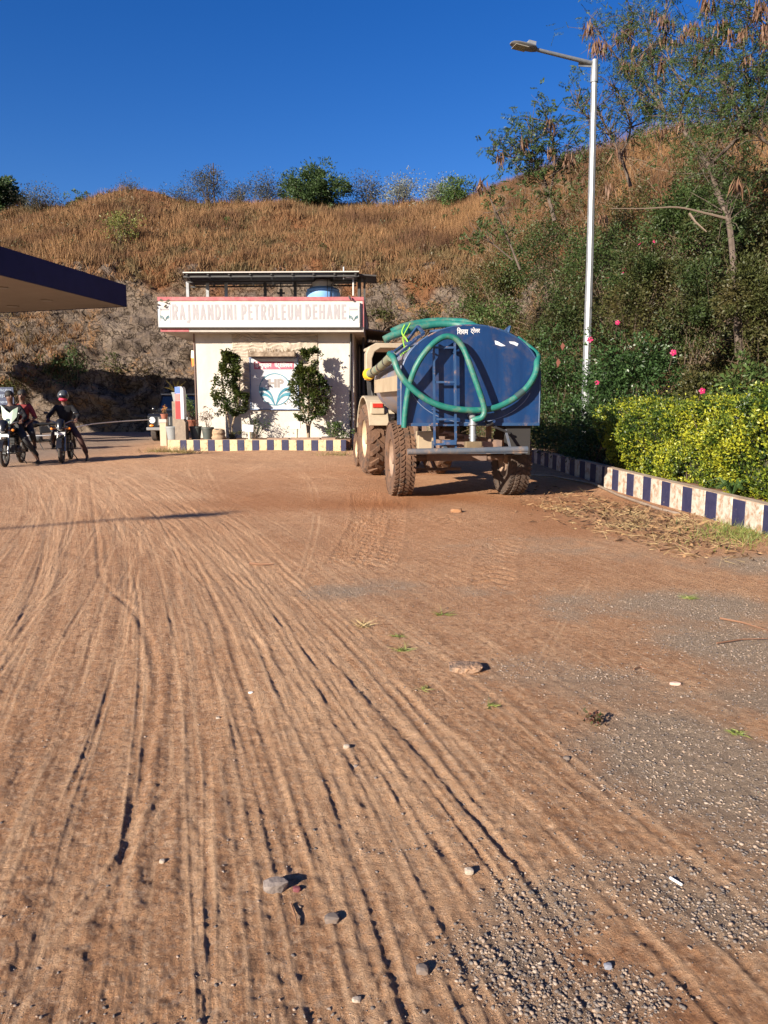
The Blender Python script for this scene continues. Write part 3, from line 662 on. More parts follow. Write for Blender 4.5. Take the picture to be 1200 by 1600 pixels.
def block_word(word, px0, px1, py0, py1, root, parent, Yp):
    x0, x1, z0, z1 = at(px0, 490, Yp).x, at(px1, 490, Yp).x, at(300, py1, Yp).z, at(300, py0, Yp).z; th = .066; gap = .056
    tot = sum(GL[c][0] for c in word); uw = ((x1 - x0) - len(word) * th - (len(word) - 1) * gap) / tot; x = x0 + th / 2
    for c in word:
        wd_, st_ = GL[c]; W_ = wd_ * uw; m = wmb(root); k = 0
        for P in st_:
            for a, b in zip(P[:-1], P[1:]):
                A_ = Vector((x + a[0] * W_, 0, z0 + th / 2 + a[1] * (z1 - z0 - th))); B_ = Vector((x + b[0] * W_, 0, z0 + th / 2 + b[1] * (z1 - z0 - th))); d = (B_ - A_).normalized(); A_ -= d * th * .42; B_ += d * th * .42
                y_ = Yp - .002 - .0006 * k; k += 1; A_.y = B_.y = y_; m.bar(A_, B_, th, .0012, up=(0, -1, 0)) if False else m.add([(A_.x - d.z * th / 2, y_, A_.z + d.x * th / 2), (B_.x - d.z * th / 2, y_, B_.z + d.x * th / 2), (B_.x + d.z * th / 2, y_, B_.z - d.x * th / 2), (A_.x + d.z * th / 2, y_, A_.z - d.x * th / 2)] + [(A_.x - d.z * th / 2, Yp, A_.z + d.x * th / 2), (B_.x - d.z * th / 2, Yp, B_.z + d.x * th / 2), (B_.x + d.z * th / 2, Yp, B_.z - d.x * th / 2), (A_.x + d.z * th / 2, Yp, A_.z - d.x * th / 2)], [(0, 1, 2, 3), (0, 4, 5, 1), (1, 5, 6, 2), (2, 6, 7, 3), (3, 7, 4, 0)])
        m.build('letter', letter_m, parent); x += W_ + th + gap
block_word('RAJNANDINI', 269, 369.5, 475.5, 500, off, sign, YS); block_word('PETROLEUM', 377, 470.5, 475.5, 500, off, sign, YS); block_word('DEHANE', 477, 541, 475.5, 499, off, sign, YS)
def strip2(mb, P, w0, w1, Yp, thick=.008):
    P = catmull([Vector((p[0], 0, p[1])) for p in P], 5); n = len(P); L = []; Rr = []
    for i, p in enumerate(P):
        d = (P[min(i + 1, n - 1)] - P[max(0, i - 1)]).normalized(); q = Vector((-d.z, 0, d.x)); wv = w0 + (w1 - w0) * i / (n - 1)
        L.append(p + q * wv / 2); Rr.append(p - q * wv / 2)
    for i in range(n - 1):
        vs = []
        for yy in (Yp, Yp - thick):
            for a in (L[i], L[i + 1], Rr[i + 1], Rr[i]): vs.append((a.x, yy, a.z))
        mb.add(vs, [(4, 5, 6, 7), (0, 4, 7, 3), (0, 1, 5, 4), (1, 2, 6, 5), (2, 3, 7, 6)])
def emblem(cx, cz, r, Yp, root, parent, tm, nm='emblem', ring=True, wd=1):
    m = wmb(root)
    if ring:
        A = [Vector((cx + r * cos(a), 0, cz + r * sin(a))) for a in np.linspace(0, 2 * pi, 33)]
        strip2(m, [(a.x, a.z) for a in A], r * .055 * wd, r * .055 * wd, Yp)
    for s in (-1, 1):
        strip2(m, [(cx + s * r * .98, cz + r * .02), (cx + s * r * .62, cz - r * .02), (cx + s * r * .28, cz - r * .33), (cx + s * r * .03, cz - r * .98)], r * .26 * wd, r * .03, Yp)
        strip2(m, [(cx + s * r * .93, cz - r * .30), (cx + s * r * .55, cz - r * .36), (cx + s * r * .27, cz - r * .60), (cx + s * r * .05, cz - r * .99)], r * .24 * wd, r * .03, Yp)
    return m.build(nm, tm, parent)
for px0, px1, cx_ in ((249, 266, 257.5), (544, 561, 552.5)):
    m = wmb(off); a, b = at(px0, 490, YS).x, at(px1, 490, YS).x; z0, z1 = at(300, 504, YS).z, at(300, 478.5, YS).z
    for q in ((a, b, z0, z0 + .03), (a, b, z1 - .03, z1), (a, a + .025, z0 + .03, z1 - .03), (b - .025, b, z0 + .03, z1 - .03)): m.bx(q[0], q[1], YS - .008, YS, q[2], q[3])
    m.build('emblem_frame', mat('emblem_grey', (.50, .52, .55), .6), sign)
    emblem(at(cx_, 494, YS).x, at(cx_, 494, YS).z, .155, YS, off, sign, mat('emblem_dark', (.05, .12, .14), .6), ring=False, wd=1.1)
    m = wmb(off); m.bx(a + .05, b - .05, YS - .006, YS, z1 - .12, z1 - .07); m.build('emblem_band', letter_m, sign)
# weed stuck on the board corner and a peeled hook
m = wmb(off)
for k_ in range(7):
    c_ = at(251 + random.uniform(-5, 9), 474 + random.uniform(-4, 8), YF - .16); a = random.uniform(0, 6.28)
    m.add([c_, c_ + Vector((.11 * cos(a), -.02, .05 + .05 * sin(a))), c_ + Vector((.16 * cos(a), 0, .09 * sin(a))), c_ + Vector((.09 * cos(a), .02, -.03))], [(0, 1, 2, 3)])
m.build('withered_leaves', mat('withered', (.10, .08, .06), .9), sign)
m = wmb(off); m.tube([at(545, 462, YF - .15), at(547, 466, YF - .16), at(549, 470, YF - .16)], [.02, .035, .015], 6); m.build('broken_bracket', dark_m, sign)
# wavy stone cladding panel
pa, pb = at(363, 560, YW), at(497, 560, YW); zp1 = at(400, 520.5, YW).z; zp0 = at(400, 615, YW).z
nx, nz = 150, 130; XX = np.linspace(pa.x, pb.x, nx); ZZ = np.linspace(zp0, zp1, nz); XG, ZG = np.meshgrid(XX, ZZ, indexing='ij')
wv = vnoise2(XG * 2.6, ZG * 2.2, 71) * 1.5 + vnoise2(XG * 6, ZG * 6, 72) * .55
ph = (ZG / .115 + wv * 1.25); fr = ph - np.floor(ph)
D_ = .012 + .045 * fr ** 1.4 * (.5 + vnoise2(XG * 9, np.floor(ph), 73)); D_ = D_ * np.minimum(1, np.minimum(XG - pa.x, pb.x - XG) * 60 + .02)
YG = YW - D_ - .01
V = np.stack([XG - xl, YG - YW, ZG], -1).reshape(-1, 3); ii = np.arange(nx * nz).reshape(nx, nz)
link('wavy_cladding', mesh_np('wavy_cladding', V, np.stack([ii[:-1, :-1], ii[1:, :-1], ii[1:, 1:], ii[:-1, 1:]], -1).reshape(-1, 4)), mat('cladding_plaster', (.44, .375, .305), .9, (.35, .29, .225), 3, bump=.006, bsc=30), off)
m = wmb(off); m.bx(pa.x - .02, pb.x + .02, YW - .03, YW + .01, zp1, zp1 + .035); m.build('cladding_edge', wall_m, off)
a, b = at(391, 552, YW), at(463, 552, YW)
m = wmb(off); m.bx(a.x, b.x, YW - .5, YW + .0, at(400, 557, YW - .5).z, at(400, 549.5, YW - .5).z); m.build('window_hood', mat('mossy_concrete', (.33, .26, .19), .95, (.13, .09, .06), 5, bump=.02, bsc=12), off, bevel=.012)
m = wmb(off)
for k_ in range(60):
    t_ = random.random(); c_ = Vector((a.x + (b.x - a.x) * t_, YW - random.random() * .45, at(400, 549.5, YW - .5).z)); m.tube([c_, c_ + Vector((random.uniform(-.05, .05), random.uniform(-.05, .03), random.uniform(.05, .17)))], [.012, .004], 3)
tag(m.build('dry_moss', mat('dry_moss', (.16, .10, .05), .95), off), kind='stuff')
# yellow water stains hang below the slab: thin stain relief is colour only
st_m = mat('ochre_stain', (.72, .52, .20), .9, (.80, .70, .50), 9, stretch=(6, 6, .4))
m = wmb(off)
for p0, p1, y1 in ((470.5, 476, 519), (477.5, 484.5, 520)): m.bx(at(p0, 515, YW).x, at(p1, 515, YW).x, YW - .004, YW, at(400, y1, YW).z, zs1 - .003)
m.build('water_stain', st_m, off)
# dark downpipe at the right corner
m = wmb(off); xq = at(547.5, 600, YW - .06).x; m.tube([(xq, YW - .06, .3), (xq, YW - .06, 2.2), (xq + .03, YW - .06, zs1)], .035, 8)
for z_ in (1, 2, 3): m.bx(xq - .06, xq + .06, YW - .06, YW, z_, z_ + .04)
m.build('downpipe', black_m, off)
m = wmb(off); m.tube([(xl - .03, YW - .02, 0), (xl - .03, YW - .02, zs1)], .025, 6); m.build('corner_pipe', mat('pipe_brown', (.16, .10, .08), .7), off)
m = wmb(off)
for k_ in range(5): c_ = at(233 + k_ * .2, 0, 27)
# flag cloth orange on the left wall
fp = at(303.5, 560, YW + .3); m = MB(); m.add([(0, 0, .25), (-.13, .1, .27), (-.15, .1, .02), (0, 0, 0)], [(0, 1, 2, 3)], 0); m.add([(0, 0, 0), (-.15, .1, .02), (-.11, .05, -.28), (.0, -.02, -.22)], [(0, 1, 2, 3)], 1); m.tube([(.0, 0, -.25), (.0, 0, .3)], .012, 5, 2)
o = m.build('small_flag', [mat('flag_white', (.75, .66, .5), .8), mat('flag_orange', (.75, .18, .03), .8), dark_m]); o.location = (xl - .09, YW + .25, fp.z); tag(o, 'small white and orange flag on the left edge of the office wall', 'flag')
# logo board
YL = YW - .07
lx0, lx1, lz0, lz1 = at(390.5, 600, YL).x, at(466.5, 600, YL).x, at(400, 640.5, YL).z, at(400, 558.5, YL).z
m = wmb(off); m.bx(lx0, lx1, YL, YW - .012, lz0, lz1); lb = m.build('logo_board', mat('logo_board_white', (.47, .47, .485), .45, (.42, .43, .45), 3), off)
fr_m = mat('board_frame_blue', (.06, .09, .20), .5, (.20, .26, .36), 5)
m = wmb(off); q = .035
for z_ in (lz0, lz1 - q): m.bx(lx0 - .02, lx1 + .02, YL - .02, YL, z_, z_ + q)
for x_ in (lx0, lx1 - q): m.bx(x_, x_ + q, YL - .02, YL, lz0 + q, lz1 - q)
m.build('board_frame', fr_m, lb)
bx0, bx1, bz0, bz1 = at(397, 570, YL).x, at(459, 570, YL).x, at(400, 577, YL).z, at(400, 565, YL).z
m = wmb(off); m.bx(bx0, bx1, YL - .008, YL, bz0, bz1); m.build('banner', banner_m, lb)
TM = Matrix.Translation(Vector((0, YL - .009, 0)) - off.location)
text('banner_lettering', 'िहन्दुस्तान', bx0 + .04, bx0 + .58, bz0 + .015, bz1 - .015, mat('letter_white', (.7, .68, .66), .6), lb, TM, bold=.018)
text('banner_lettering', 'पेट्रोिलयम', bx0 + .68, bx1 - .04, bz0 + .015, bz1 - .015, mat('letter_white', (.7, .68, .66), .6), lb, TM, bold=.018)
c_ = at(429.8, 608.5, YL); r_ = 24.3 * YL / 1216
emblem(c_.x, c_.z, r_, YL - .001, off, lb, teal_m)
TM = Matrix.Translation(Vector((0, YL - .001, 0)) - off.location)
text('emblem_lettering', 'HP', at(419, 600, YL).x, at(443.5, 600, YL).x, at(400, 605.5, YL).z, at(400, 592, YL).z, beige_m, lb, TM, bold=.05)
# ---- rooftop frame, tank
YR = 26.8
rf = thing('rooftop_frame', 'flat dark sheet roof on thin posts above the office', 'roof frame', (at(420, 430, YR).x, YR, zs0 + .12))
z1, z2 = at(300, 425, YR).z, at(300, 425, YR).z - .02
m = wmb(rf)
P0, P1, P2, P3 = at(286, 425.5, YR), at(561, 424, YR), Vector((at(556, 424, 29).x, 29.2, z1 + .02)), Vector((at(296, 424, 29).x, 29.2, z1 - .03))
m.add([P0, P1, P2, P3] + [p - Vector((0, 0, .05)) for p in (P0, P1, P2, P3)], [(0, 1, 2, 3), (7, 6, 5, 4), (0, 4, 5, 1), (1, 5, 6, 2), (2, 6, 7, 3), (3, 7, 4, 0)])
m.build('roof_sheet', mat('roof_sheet', (.035, .03, .028), .8, (.05, .04, .035), 3), rf)
m = wmb(rf)
for t_ in np.linspace(.02, .98, 9): a = P0.lerp(P1, t_) - Vector((0, 0, .08)); b = P3.lerp(P2, t_) - Vector((0, 0, .08)); m.bar(a, b, .06, .05)
for t_ in (.04, .5, .96): a = P0.lerp(P3, t_) - Vector((0, 0, .13)); b = P1.lerp(P2, t_) - Vector((0, 0, .13)); m.bar(a, b, .05, .05)
m.build('purlins', dark_m, rf)
m = wmb(rf); m.bar(P0 + Vector((0, -.03, -.01)), P1 + Vector((0, -.03, -.01)), .03, .035); m.build('edge_trim', mat('trim_pale', (.5, .45, .4), .6), rf)
for px_, mm in ((293, grey_m), (324, grey_m), (353, grey_m), (414, dark_m), (461, dark_m)):
    a = at(px_, 440, 28.1); m = wmb(rf); m.bx(a.x - .05, a.x + .05, 28.05, 28.15, zs0 + .1, z1 - .13); m.build('post', mm, rf)
m = wmb(rf); a = at(439, 450, 28.4); m.tube([(a.x, 28.4, zs0), (a.x, 28.4, z1 - .1)], .025, 6); m.bx(a.x - .14, a.x + .14, 28.37, 28.43, at(439, 458, 28.4).z - .03, at(439, 458, 28.4).z + .03); m.bx(a.x - .05, a.x + .05, 28.35, 28.45, at(439, 458, 28.4).z - .14, at(439, 458, 28.4).z + .14); m.build('valve_pipe', dark_m, rf)
rs = thing('side_canopy', 'narrow dark sheet with two black posts at the right end of the roof', 'roof frame', (at(575, 430, 27).x, 27, zs0 + .12))
m = wmb(rs); a, b = at(541, 426, 27), at(588, 429.5, 27); m.add([a, b, b + Vector((0, 1.6, 0)), a + Vector((0, 1.6, 0))] + [p - Vector((0, 0, .05)) for p in (a, b, b + Vector((0, 1.6, 0)), a + Vector((0, 1.6, 0)))], [(0, 1, 2, 3), (7, 6, 5, 4), (0, 4, 5, 1), (1, 5, 6, 2), (2, 6, 7, 3), (3, 7, 4, 0)]); m.build('sheet', mat('roof_sheet', (.42, .36, .32)), rs)
for px_, w_ in ((561.5, .06), (569.5, .035)):
    a = at(px_, 440, 27.6); m = wmb(rs); m.bx(a.x - w_, a.x + w_, 27.5, 27.6, zs0 + .1, at(560, 430, 27.6).z); m.build('post', dark_m, rs)
m = wmb(rs); m.tube([at(552, 462, 27.2), at(552, 434, 27.2), at(540, 433, 27.2)], .03, 6); m.tube([at(537, 436, 27.0), at(537, 417, 27.0)], .025, 6); m.build('white_pipe', mat('pvc_white', (.55, .54, .52), .5), rs)
wt = thing('water_tank', 'round light blue plastic water tank with white lid on the office roof', 'water tank', (at(504, 450, 28).x, 28.2, zs0 + .1))
tank_m = mat('tank_blue', (.16, .34, .66), .5, (.22, .42, .72), 3)
zt1 = at(504, 453.5, 28.2).z - wt.location.z; Rk = 26.5 * 28.2 / 1220
m = MB(); pr = [(0, 0), (Rk, 0)]
for k_ in range(4): z_ = k_ * zt1 / 4; pr += [(Rk, z_ + .03), (Rk, z_ + zt1 / 4 - .10), (Rk - .035, z_ + zt1 / 4 - .08), (Rk - .035, z_ + zt1 / 4 - .03)]
pr += [(Rk - .03, zt1), (Rk * .8, zt1 + .07), (.36, zt1 + .10), (.36, zt1 + .13), (0, zt1 + .13)]
m.lathe(pr, 40); m.build('tank', tank_m, wt, True)
m = MB(); m.lathe([(.37, zt1 + .10), (.37, zt1 + .26), (.30, zt1 + .34), (0, zt1 + .37)], 24); m.build('lid', mat('pvc_white', (.55, .54, .52)), wt, True)
m = MB(); m.tube([(.35, -.55, zt1 - .3), (.35, -.62, zt1 + .1), (.55, -.5, zt1 + .35), (.75, -.3, zt1 + .45)], .012, 5); m.tube([(.2, -.63, 0), (.2, -.66, zt1 + .4)], .012, 5); m.build('cable', black_m, wt)
# lean-to on the right of the office
ln = thing('lean_to_shed', 'dark tin lean-to between the office and the tractor', 'shed', (xr + .7, 28, 0))
m = wmb(ln); a = at(553, 513, 27.6); m.add([(xr + .02, 27.2, a.z + .0), (xr + 1.25, 27.4, a.z - .12), (xr + 1.25, 31.5, a.z - .12), (xr + .02, 31.5, a.z)] + [(xr + .02, 27.2, a.z - .05), (xr + 1.25, 27.4, a.z - .17), (xr + 1.25, 31.5, a.z - .17), (xr + .02, 31.5, a.z - .05)], [(0, 1, 2, 3), (7, 6, 5, 4), (0, 4, 5, 1), (1, 5, 6, 2), (2, 6, 7, 3), (3, 7, 4, 0)]); m.build('tin_roof', mat('tin_dark', (.10, .10, .10), .5, (.18, .12, .08), 5), ln)
m = wmb(ln); m.bx(xr + .05, xr + 1.2, 31.3, 31.4, 0, a.z - .2); m.bx(xr + 1.12, xr + 1.2, 28.0, 31.3, 0, a.z - .2); m.build('tin_wall', mat('tin_wall', (.06, .055, .05), .7, (.10, .07, .05), 4), ln)
for x_ in (xr + .25, xr + 1.1): m = wmb(ln); m.bx(x_, x_ + .07, 27.45, 27.52, 0, a.z - .16); m.build('post', dark_m, ln)

# ================================================================ PLANTER AND KERBS
def kerb(name, label, P0, P1, h, wd, lens, mats_, jit=.004, bed=None):
    P0, P1 = Vector(P0), Vector(P1); d = (P1 - P0).normalized(); L = (P1 - P0).length
    root = thing(name, label, 'kerb', (P0.x, P0.y, 0), math.atan2(d.y, d.x)); s_ = 0; i = 0; r_ = random.Random(5)
    while s_ < L:
        l_ = lens[i % 2]; m = MB(); hh = h + r_.uniform(-.008, .008); yy = r_.uniform(-jit, jit)
        m.bx(s_ + .002, min(s_ + l_, L) - .002, yy, wd + yy, -.1, hh)
        m.v = [v for v in m.v]; o = m.build('kerb_block', [mats_[i % 2]], root, bevel=.012); s_ += l_; i += 1
    m = MB(); m.bx(0, L, .01, wd - .01, h - .012, h + .010); m.build('kerb_top', kt_m, root)
    return root
YK = gp(400, 704).y
k0, k1 = at(302, 700, YK).x, at(541, 700, YK).x
kerb('planter_kerb', 'low navy and cream striped kerb in front of the office', (k0, YK, 0), (k1, YK, 0), .33, .14, (.215, .245), (kb_m, ky_m))
kerb('planter_kerb', 'short cream end of the striped kerb behind the concrete pillar', (at(262, 700, YK + .25).x, YK + .25, 0), (k0 - .03, YK + .25, 0), .31, .12, (.4, .2), (ky_m, kb_m))
m = MB(); m.bx(at(262, 700, YK).x, k1 + .1, YK + .14 + .25, YW, -.05, .30); m.bx(k0, k1, YK + .14, YK + .39, -.05, .295); tag(m.build('planter_bed', soil_m), kind='structure')
for i_, (a, b, y0, lab) in enumerate(((418, 452, 684, 'left thin stone slab lying on the planter soil'), (452, 500, 684, 'broad stone slab lying on the planter soil below the bigger tree'), (500, 524, 682, 'short pale slab at the right end of the planter'))):
    m = MB(); w_ = (b - a) * 24.4 / 1216; m.box((0, 0, 0), (w_, .35, .06)); o = m.build('stone_slab', mat('slab_brown', (.30, .19, .13), .9, (.22, .14, .10), 5), bevel=.01); c_ = at((a + b) / 2, y0, 24.45); o.location = (c_.x, 24.5 + .1 * i_, .34); tag(o, lab, 'stone slab')
# right kerb
KA, KB_ = gp(1260, 858), gp(943, 760); kd = (KB_ - KA).normalized()
KS = KB_; KE = KA - kd * 3.2
rk = kerb('garden_kerb', 'white and navy striped kerb below the yellow hedge at right', KS, KE, .345, .16, (.375, .30), (kw_m, kb_m))
K2 = KS + kd * .35 + Vector((.12, 0, 0)); 
kerb('garden_kerb', 'shaded far run of striped kerb behind the tanker', K2 + kd * 11, K2, .33, .15, (.33, .31), (kb_m, kw_m))
# kerb root x axis points from KS toward camera, its y side points to the right (+X)
m = MB(); q0, q1 = KE, K2 + kd * 13
m.add([(q0.x + .14, q0.y, .22), (q1.x + .14, q1.y, .22), (q1.x + 3.8, q1.y + 1, .3), (q0.x + 6, q0.y, .3)] + [(q0.x + .14, q0.y, -.1), (q1.x + .14, q1.y, -.1), (q1.x + 3.8, q1.y + 1, -.1), (q0.x + 6, q0.y, -.1)], [(0, 1, 2, 3), (0, 4, 5, 1), (1, 5, 6, 2), (2, 6, 7, 3), (3, 7, 4, 0)][::1])
tag(m.build('garden_bed', soil_m), kind='structure')
# low secondary edging (thin hose of concrete along the ground)
m = MB(); P = [gp(800, 742), gp(870, 745), gp(935, 757), gp(975, 775), gp(1040, 797), gp(1075, 806)]; m.tube([p + Vector((-.10, 0, .02)) for p in P], .022, 6); o = m.build('ground_pipe', mat('dusty_pipe', (.28, .22, .17), .8, (.2, .14, .1), 6)); tag(o, 'thin dusty pipe lying on the dirt along the right kerb', 'pipe')

# ================================================================ CANOPY OF THE PUMP
A = at(197, 479, 30.4); A.z = 0; B = Vector((-11.32, 21.4, 0)); D = A + Vector((-13, 4.6, 0)); C = B + Vector((-13, 3.2, 0))
zc = at(197, 479, 30.4).z; zh = at(197, 445, 30.4).z
cp = thing('fuel_canopy', 'large flat fuel station canopy with dark navy fascia at upper left', 'canopy', (-17, 27, 0))
m = wmb(cp); pl = [(p.x, p.y) for p in (A, B, C, D)]; m.prism(pl, zc, zc + .06, 'Z'); m.build('soffit', mat('canopy_soffit', (.30, .24, .18), .8, (.25, .20, .15), .6), cp)
q = [A, B, C, D, A]
for i in range(4):
    m = wmb(cp); a, b = q[i], q[i + 1]; m.bar(a + Vector((0, 0, (zc + zh) / 2 - .01)), b + Vector((0, 0, (zc + zh) / 2 - .01)), .08, zh - zc, 0); m.build('fascia', navy_m, cp)
m = wmb(cp); m.prism([(-17 + (p.x + 17) * .97, 27 + (p.y - 27) * .97) for p in (A, B, C, D)], zh - .25, zh - .2, 'Z'); m.build('roof_sheet', grey_m, cp)
for px_, py_ in ((72, 469), (2, 449), (20, 478)):
    a = at(px_, py_, 27); t_ = (zc - CAMZ) / (a.z - CAMZ); a = Vector((a.x * t_, a.y * t_, zc)); m = wmb(cp); m.cyl(a - Vector((0, 0, .03)), a + Vector((0, 0, .01)), .22, .2, 20); m.build('recessed_light', mat('lamp_ring', (.30, .25, .2), .5), cp)
for x_, y_ in ((-18, 25.5), (-19, 31.5)): m = wmb(cp); m.bx(x_ - .3, x_ + .3, y_ - .3, y_ + .3, 0, zc); m.build('column', white_m, cp)

# ================================================================ SMALL THINGS LEFT OF THE OFFICE
YM = gp(283, 703).y
mo = thing('air_pillar', 'rounded red and blue capped grey box on a rough concrete block', 'pillar', (at(283, 703, YM).x, YM, 0))
s_ = YM / 1216
m = MB(); m.prism([(-.17, -.05), (.17, -.05), (.17, .86), (.11, .96), (-.17, .955)], 0, .38); m.build('concrete_block', conc_m, mo, bevel=.012)
def arch(x0, x1, z0, z1): 
    c = []; w_ = x1 - x0
    return [(x0, z0), (x1, z0), (x1, z1 - .14), (x1 - .015, z1 - .05), (x1 - .05, z1), (x0 + .06, z1), (x0 + .01, z1 - .07), (x0, z1 - .2)]
zt_ = at(283, 604, YM).z
m = MB(); m.prism(arch(-.11, .13, .96, zt_), .03, .34); m.build('cabinet', mat('cabinet_grey', (.50, .52, .55), .5), mo, bevel=.01)
for z0, z1, mm, nm in ((.97, .97 + .56, mat('cabinet_red', (.60, .03, .03), .45), 'red_panel'), (.97 + .57, .97 + .78, mat('cabinet_faded_red', (.62, .18, .16), .5), 'faded_red_panel'), (.97 + .79, zt_ - .01, mat('cabinet_blue', (.10, .18, .50), .45), 'blue_panel')):
    m = MB(); m.bx(-.135, .02, .02, .35, z0, z1); m.build(nm, mm, mo, bevel=.006)
YP = gp(257, 697).y
m = MB(); m.bx(-.11, .11, -.1, .1, 0, .8); o = thing('marker_post', 'peeling cream post left of the concrete pillar', 'post', (at(257, 697, YP).x, YP, 0)); m.build('shaft', mat('cream_peeling', (.46, .38, .27), .9, (.45, .34, .24), 6, bump=.008), o, bevel=.01); m = MB(); m.bx(-.13, .13, -.12, .12, .8, .92); m.build('cap', mat('cap_grey', (.42, .38, .34), .9), o, bevel=.01)
pot_m = mat('pot_green', (.045, .06, .055), .6, (.08, .08, .07), 6); terra_m = mat('pot_terracotta', (.30, .10, .06), .8, (.2, .08, .05), 6); potg_m = mat('pot_grey', (.22, .23, .23), .7)
def pot(px, py, w_px, h_px, Y, lab, pm_, plant=None, z0=None):
    c_ = at(px, py, Y); s = Y / 1216; r = w_px * s / 2; h = h_px * s; zz = c_.z if z0 is None else z0
    t = thing('plant_pot', lab, 'plant pot', (c_.x, Y, zz))
    m = MB(); m.lathe([(0, 0), (r * .68, 0), (r * .93, h * .86), (r, h * .86), (r, h), (r * .88, h), (r * .85, h * .85), (0, h * .82)], 20); m.build('pot', pm_, t, True)
    if plant: plant(t, r, h)
    return t
def bushy(leaf, col_, H, R_, n=260, seed=1):
    def f(t, r, h):
        rg = np.random.default_rng(seed); K, P, Dd = clump_points(rg, 14, (R_, R_, H / 2), (0, 0, h + H * .55), R_ * .45, n // 14, .5, seed)
        link('foliage', leaf_mesh('foliage', P, Dd, leaf, leaf * .4, rg), col_, t); stems(rg, (0, 0, h * .8), K, .008).build('stem', wood_m, t)
    return f
wood_m = mat('twig_bark', (.075, .05, .035), .9, (.12, .085, .055), 8)
lm_dark = leafmat('leaf_dark', (.035, .065, .02), (.07, .11, .035), None)
lm_mid = leafmat('leaf_mid', (.06, .11, .025), (.12, .17, .05), (.05, .08, .025))
lm_red = leafmat('leaf_maroon', (.12, .04, .03), (.20, .08, .04), (.06, .05, .02))
lm_dry = leafmat('leaf_dry', (.22, .12, .05), (.34, .20, .10), None)
lm_yel = leafmat('leaf_yellow', (.38, .30, .08), (.5, .4, .12), None)
def spiky(t, r, h):
    m = MB(); rg = random.Random(3)
    for k_ in range(16):
        a = rg.uniform(0, 6.28); e = rg.uniform(.1, 1.2); L = rg.uniform(.4, .7); d = Vector((cos(a) * cos(e), sin(a) * cos(e), sin(e)))
        m.tube([(0, 0, h), Vector((0, 0, h)) + d * L * .6, Vector((0, 0, h)) + d * L - Vector((0, 0, .06))], [.02, .018, .003], 3)
    m.build('spiky_leaves', lm_yel, t)
pot(270, 690, 21, 24, 25.5, 'grey pot half hidden between the cream post and the concrete pillar', potg_m)
pot(306.5, 690, 20, 21, 24.75, 'left dark green pot with twiggy maroon plant on the kerb', pot_m, bushy(.05, lm_red, .35, .22, 160, 2), .3)
pot(325, 690, 20, 20, 24.6, 'right dark green pot with small upright maroon plant', pot_m, bushy(.05, lm_red, .62, .2, 300, 3), .3)
pot(257, 657, 12, 8, YP, 'small pot with red and yellow flowering plant on the cream post', terra_m, bushy(.05, leafmat('petals_mixed', (.45, .08, .04), (.65, .45, .1)), .3, .13, 110, 4), .92)
tb = pot(297, 672, 30, 16, 27.2, 'terracotta trough with leafy green plant beside the dark car', terra_m, bushy(.07, lm_mid, .95, .33, 700, 5))
sp = pot(277, 640, 16, 14, 28.4, 'tall planter with spiky yellow leaves behind the concrete pillar', potg_m, spiky, at(277, 612, 28.4).z - .35)
m = MB(); m.bx(-.15, .15, -.15, .15, 0, sp.location.z - .0); o = m.build('planter_stand', conc_m, bevel=.01); o.location = (sp.location.x, sp.location.y, 0); tag(o, 'concrete stand under the spiky yellow plant', 'plant stand')
# crumpled bag
c_ = at(342, 688, 24.6); m = MB(); m.lathe([(0, 0), (.2, 0), (.23, .08), (.2, .15), (.23, .22), (.19, .30), (.17, .33), (.15, .3), (0, .25)], 14)
m.v = [tuple(Vector(v) * (1 + .18 * (float(vnoise(np.array([v]) * 9, 3)[0]) - .5))) for v in m.v]
o = m.build('basket', mat('jute', (.40, .28, .17), .95, (.24, .16, .10), 14, bump=.01), None, True); o.location = (c_.x, 24.6, .3); tag(o, 'crumpled tan sack standing on the planter beside the dark pots', 'sack')
m = MB(); m.prism([(-.2, 0), (.2, 0), (.16, .33), (-.14, .33)], 0, .25); o = m.build('black_crate', black_m, None, bevel=.01); c_ = at(336, 660, 25.2); o.location = (c_.x, 25.2, .3); tag(o, 'black plastic crate behind the tan sack', 'crate')
# floodlights in the planter
for px_, py_, w_px, h_px, ya, lab in ((388, 669, 17, 11, 24.55, 'left white floodlight box on a short post in the planter'), (461.5, 664.5, 16, 11, 24.9, 'right white floodlight box in front of the bigger planter tree')):
    s = ya / 1216; c_ = at(px_, py_, ya); t = thing('floodlight', lab, 'floodlight', (c_.x, ya, .3)); hz = c_.z - .3
    m = MB(); m.box((0, 0, hz), (w_px * s, .12, h_px * s), 0, Matrix.Rotation(.08 if px_ < 400 else -.06, 3, 'Y')); m.build('housing', mat('lamp_white', (.62, .62, .66), .4), t, bevel=.012)
    m = MB(); m.cyl((.03, .02, -.02), (.03, .02, hz - h_px * s / 2), .035, .06, 10); m.bx(-.08, .12, -.03, .07, -.01, .03); m.build('stand', mat('stand_cream', (.66, .56, .38), .7), t)
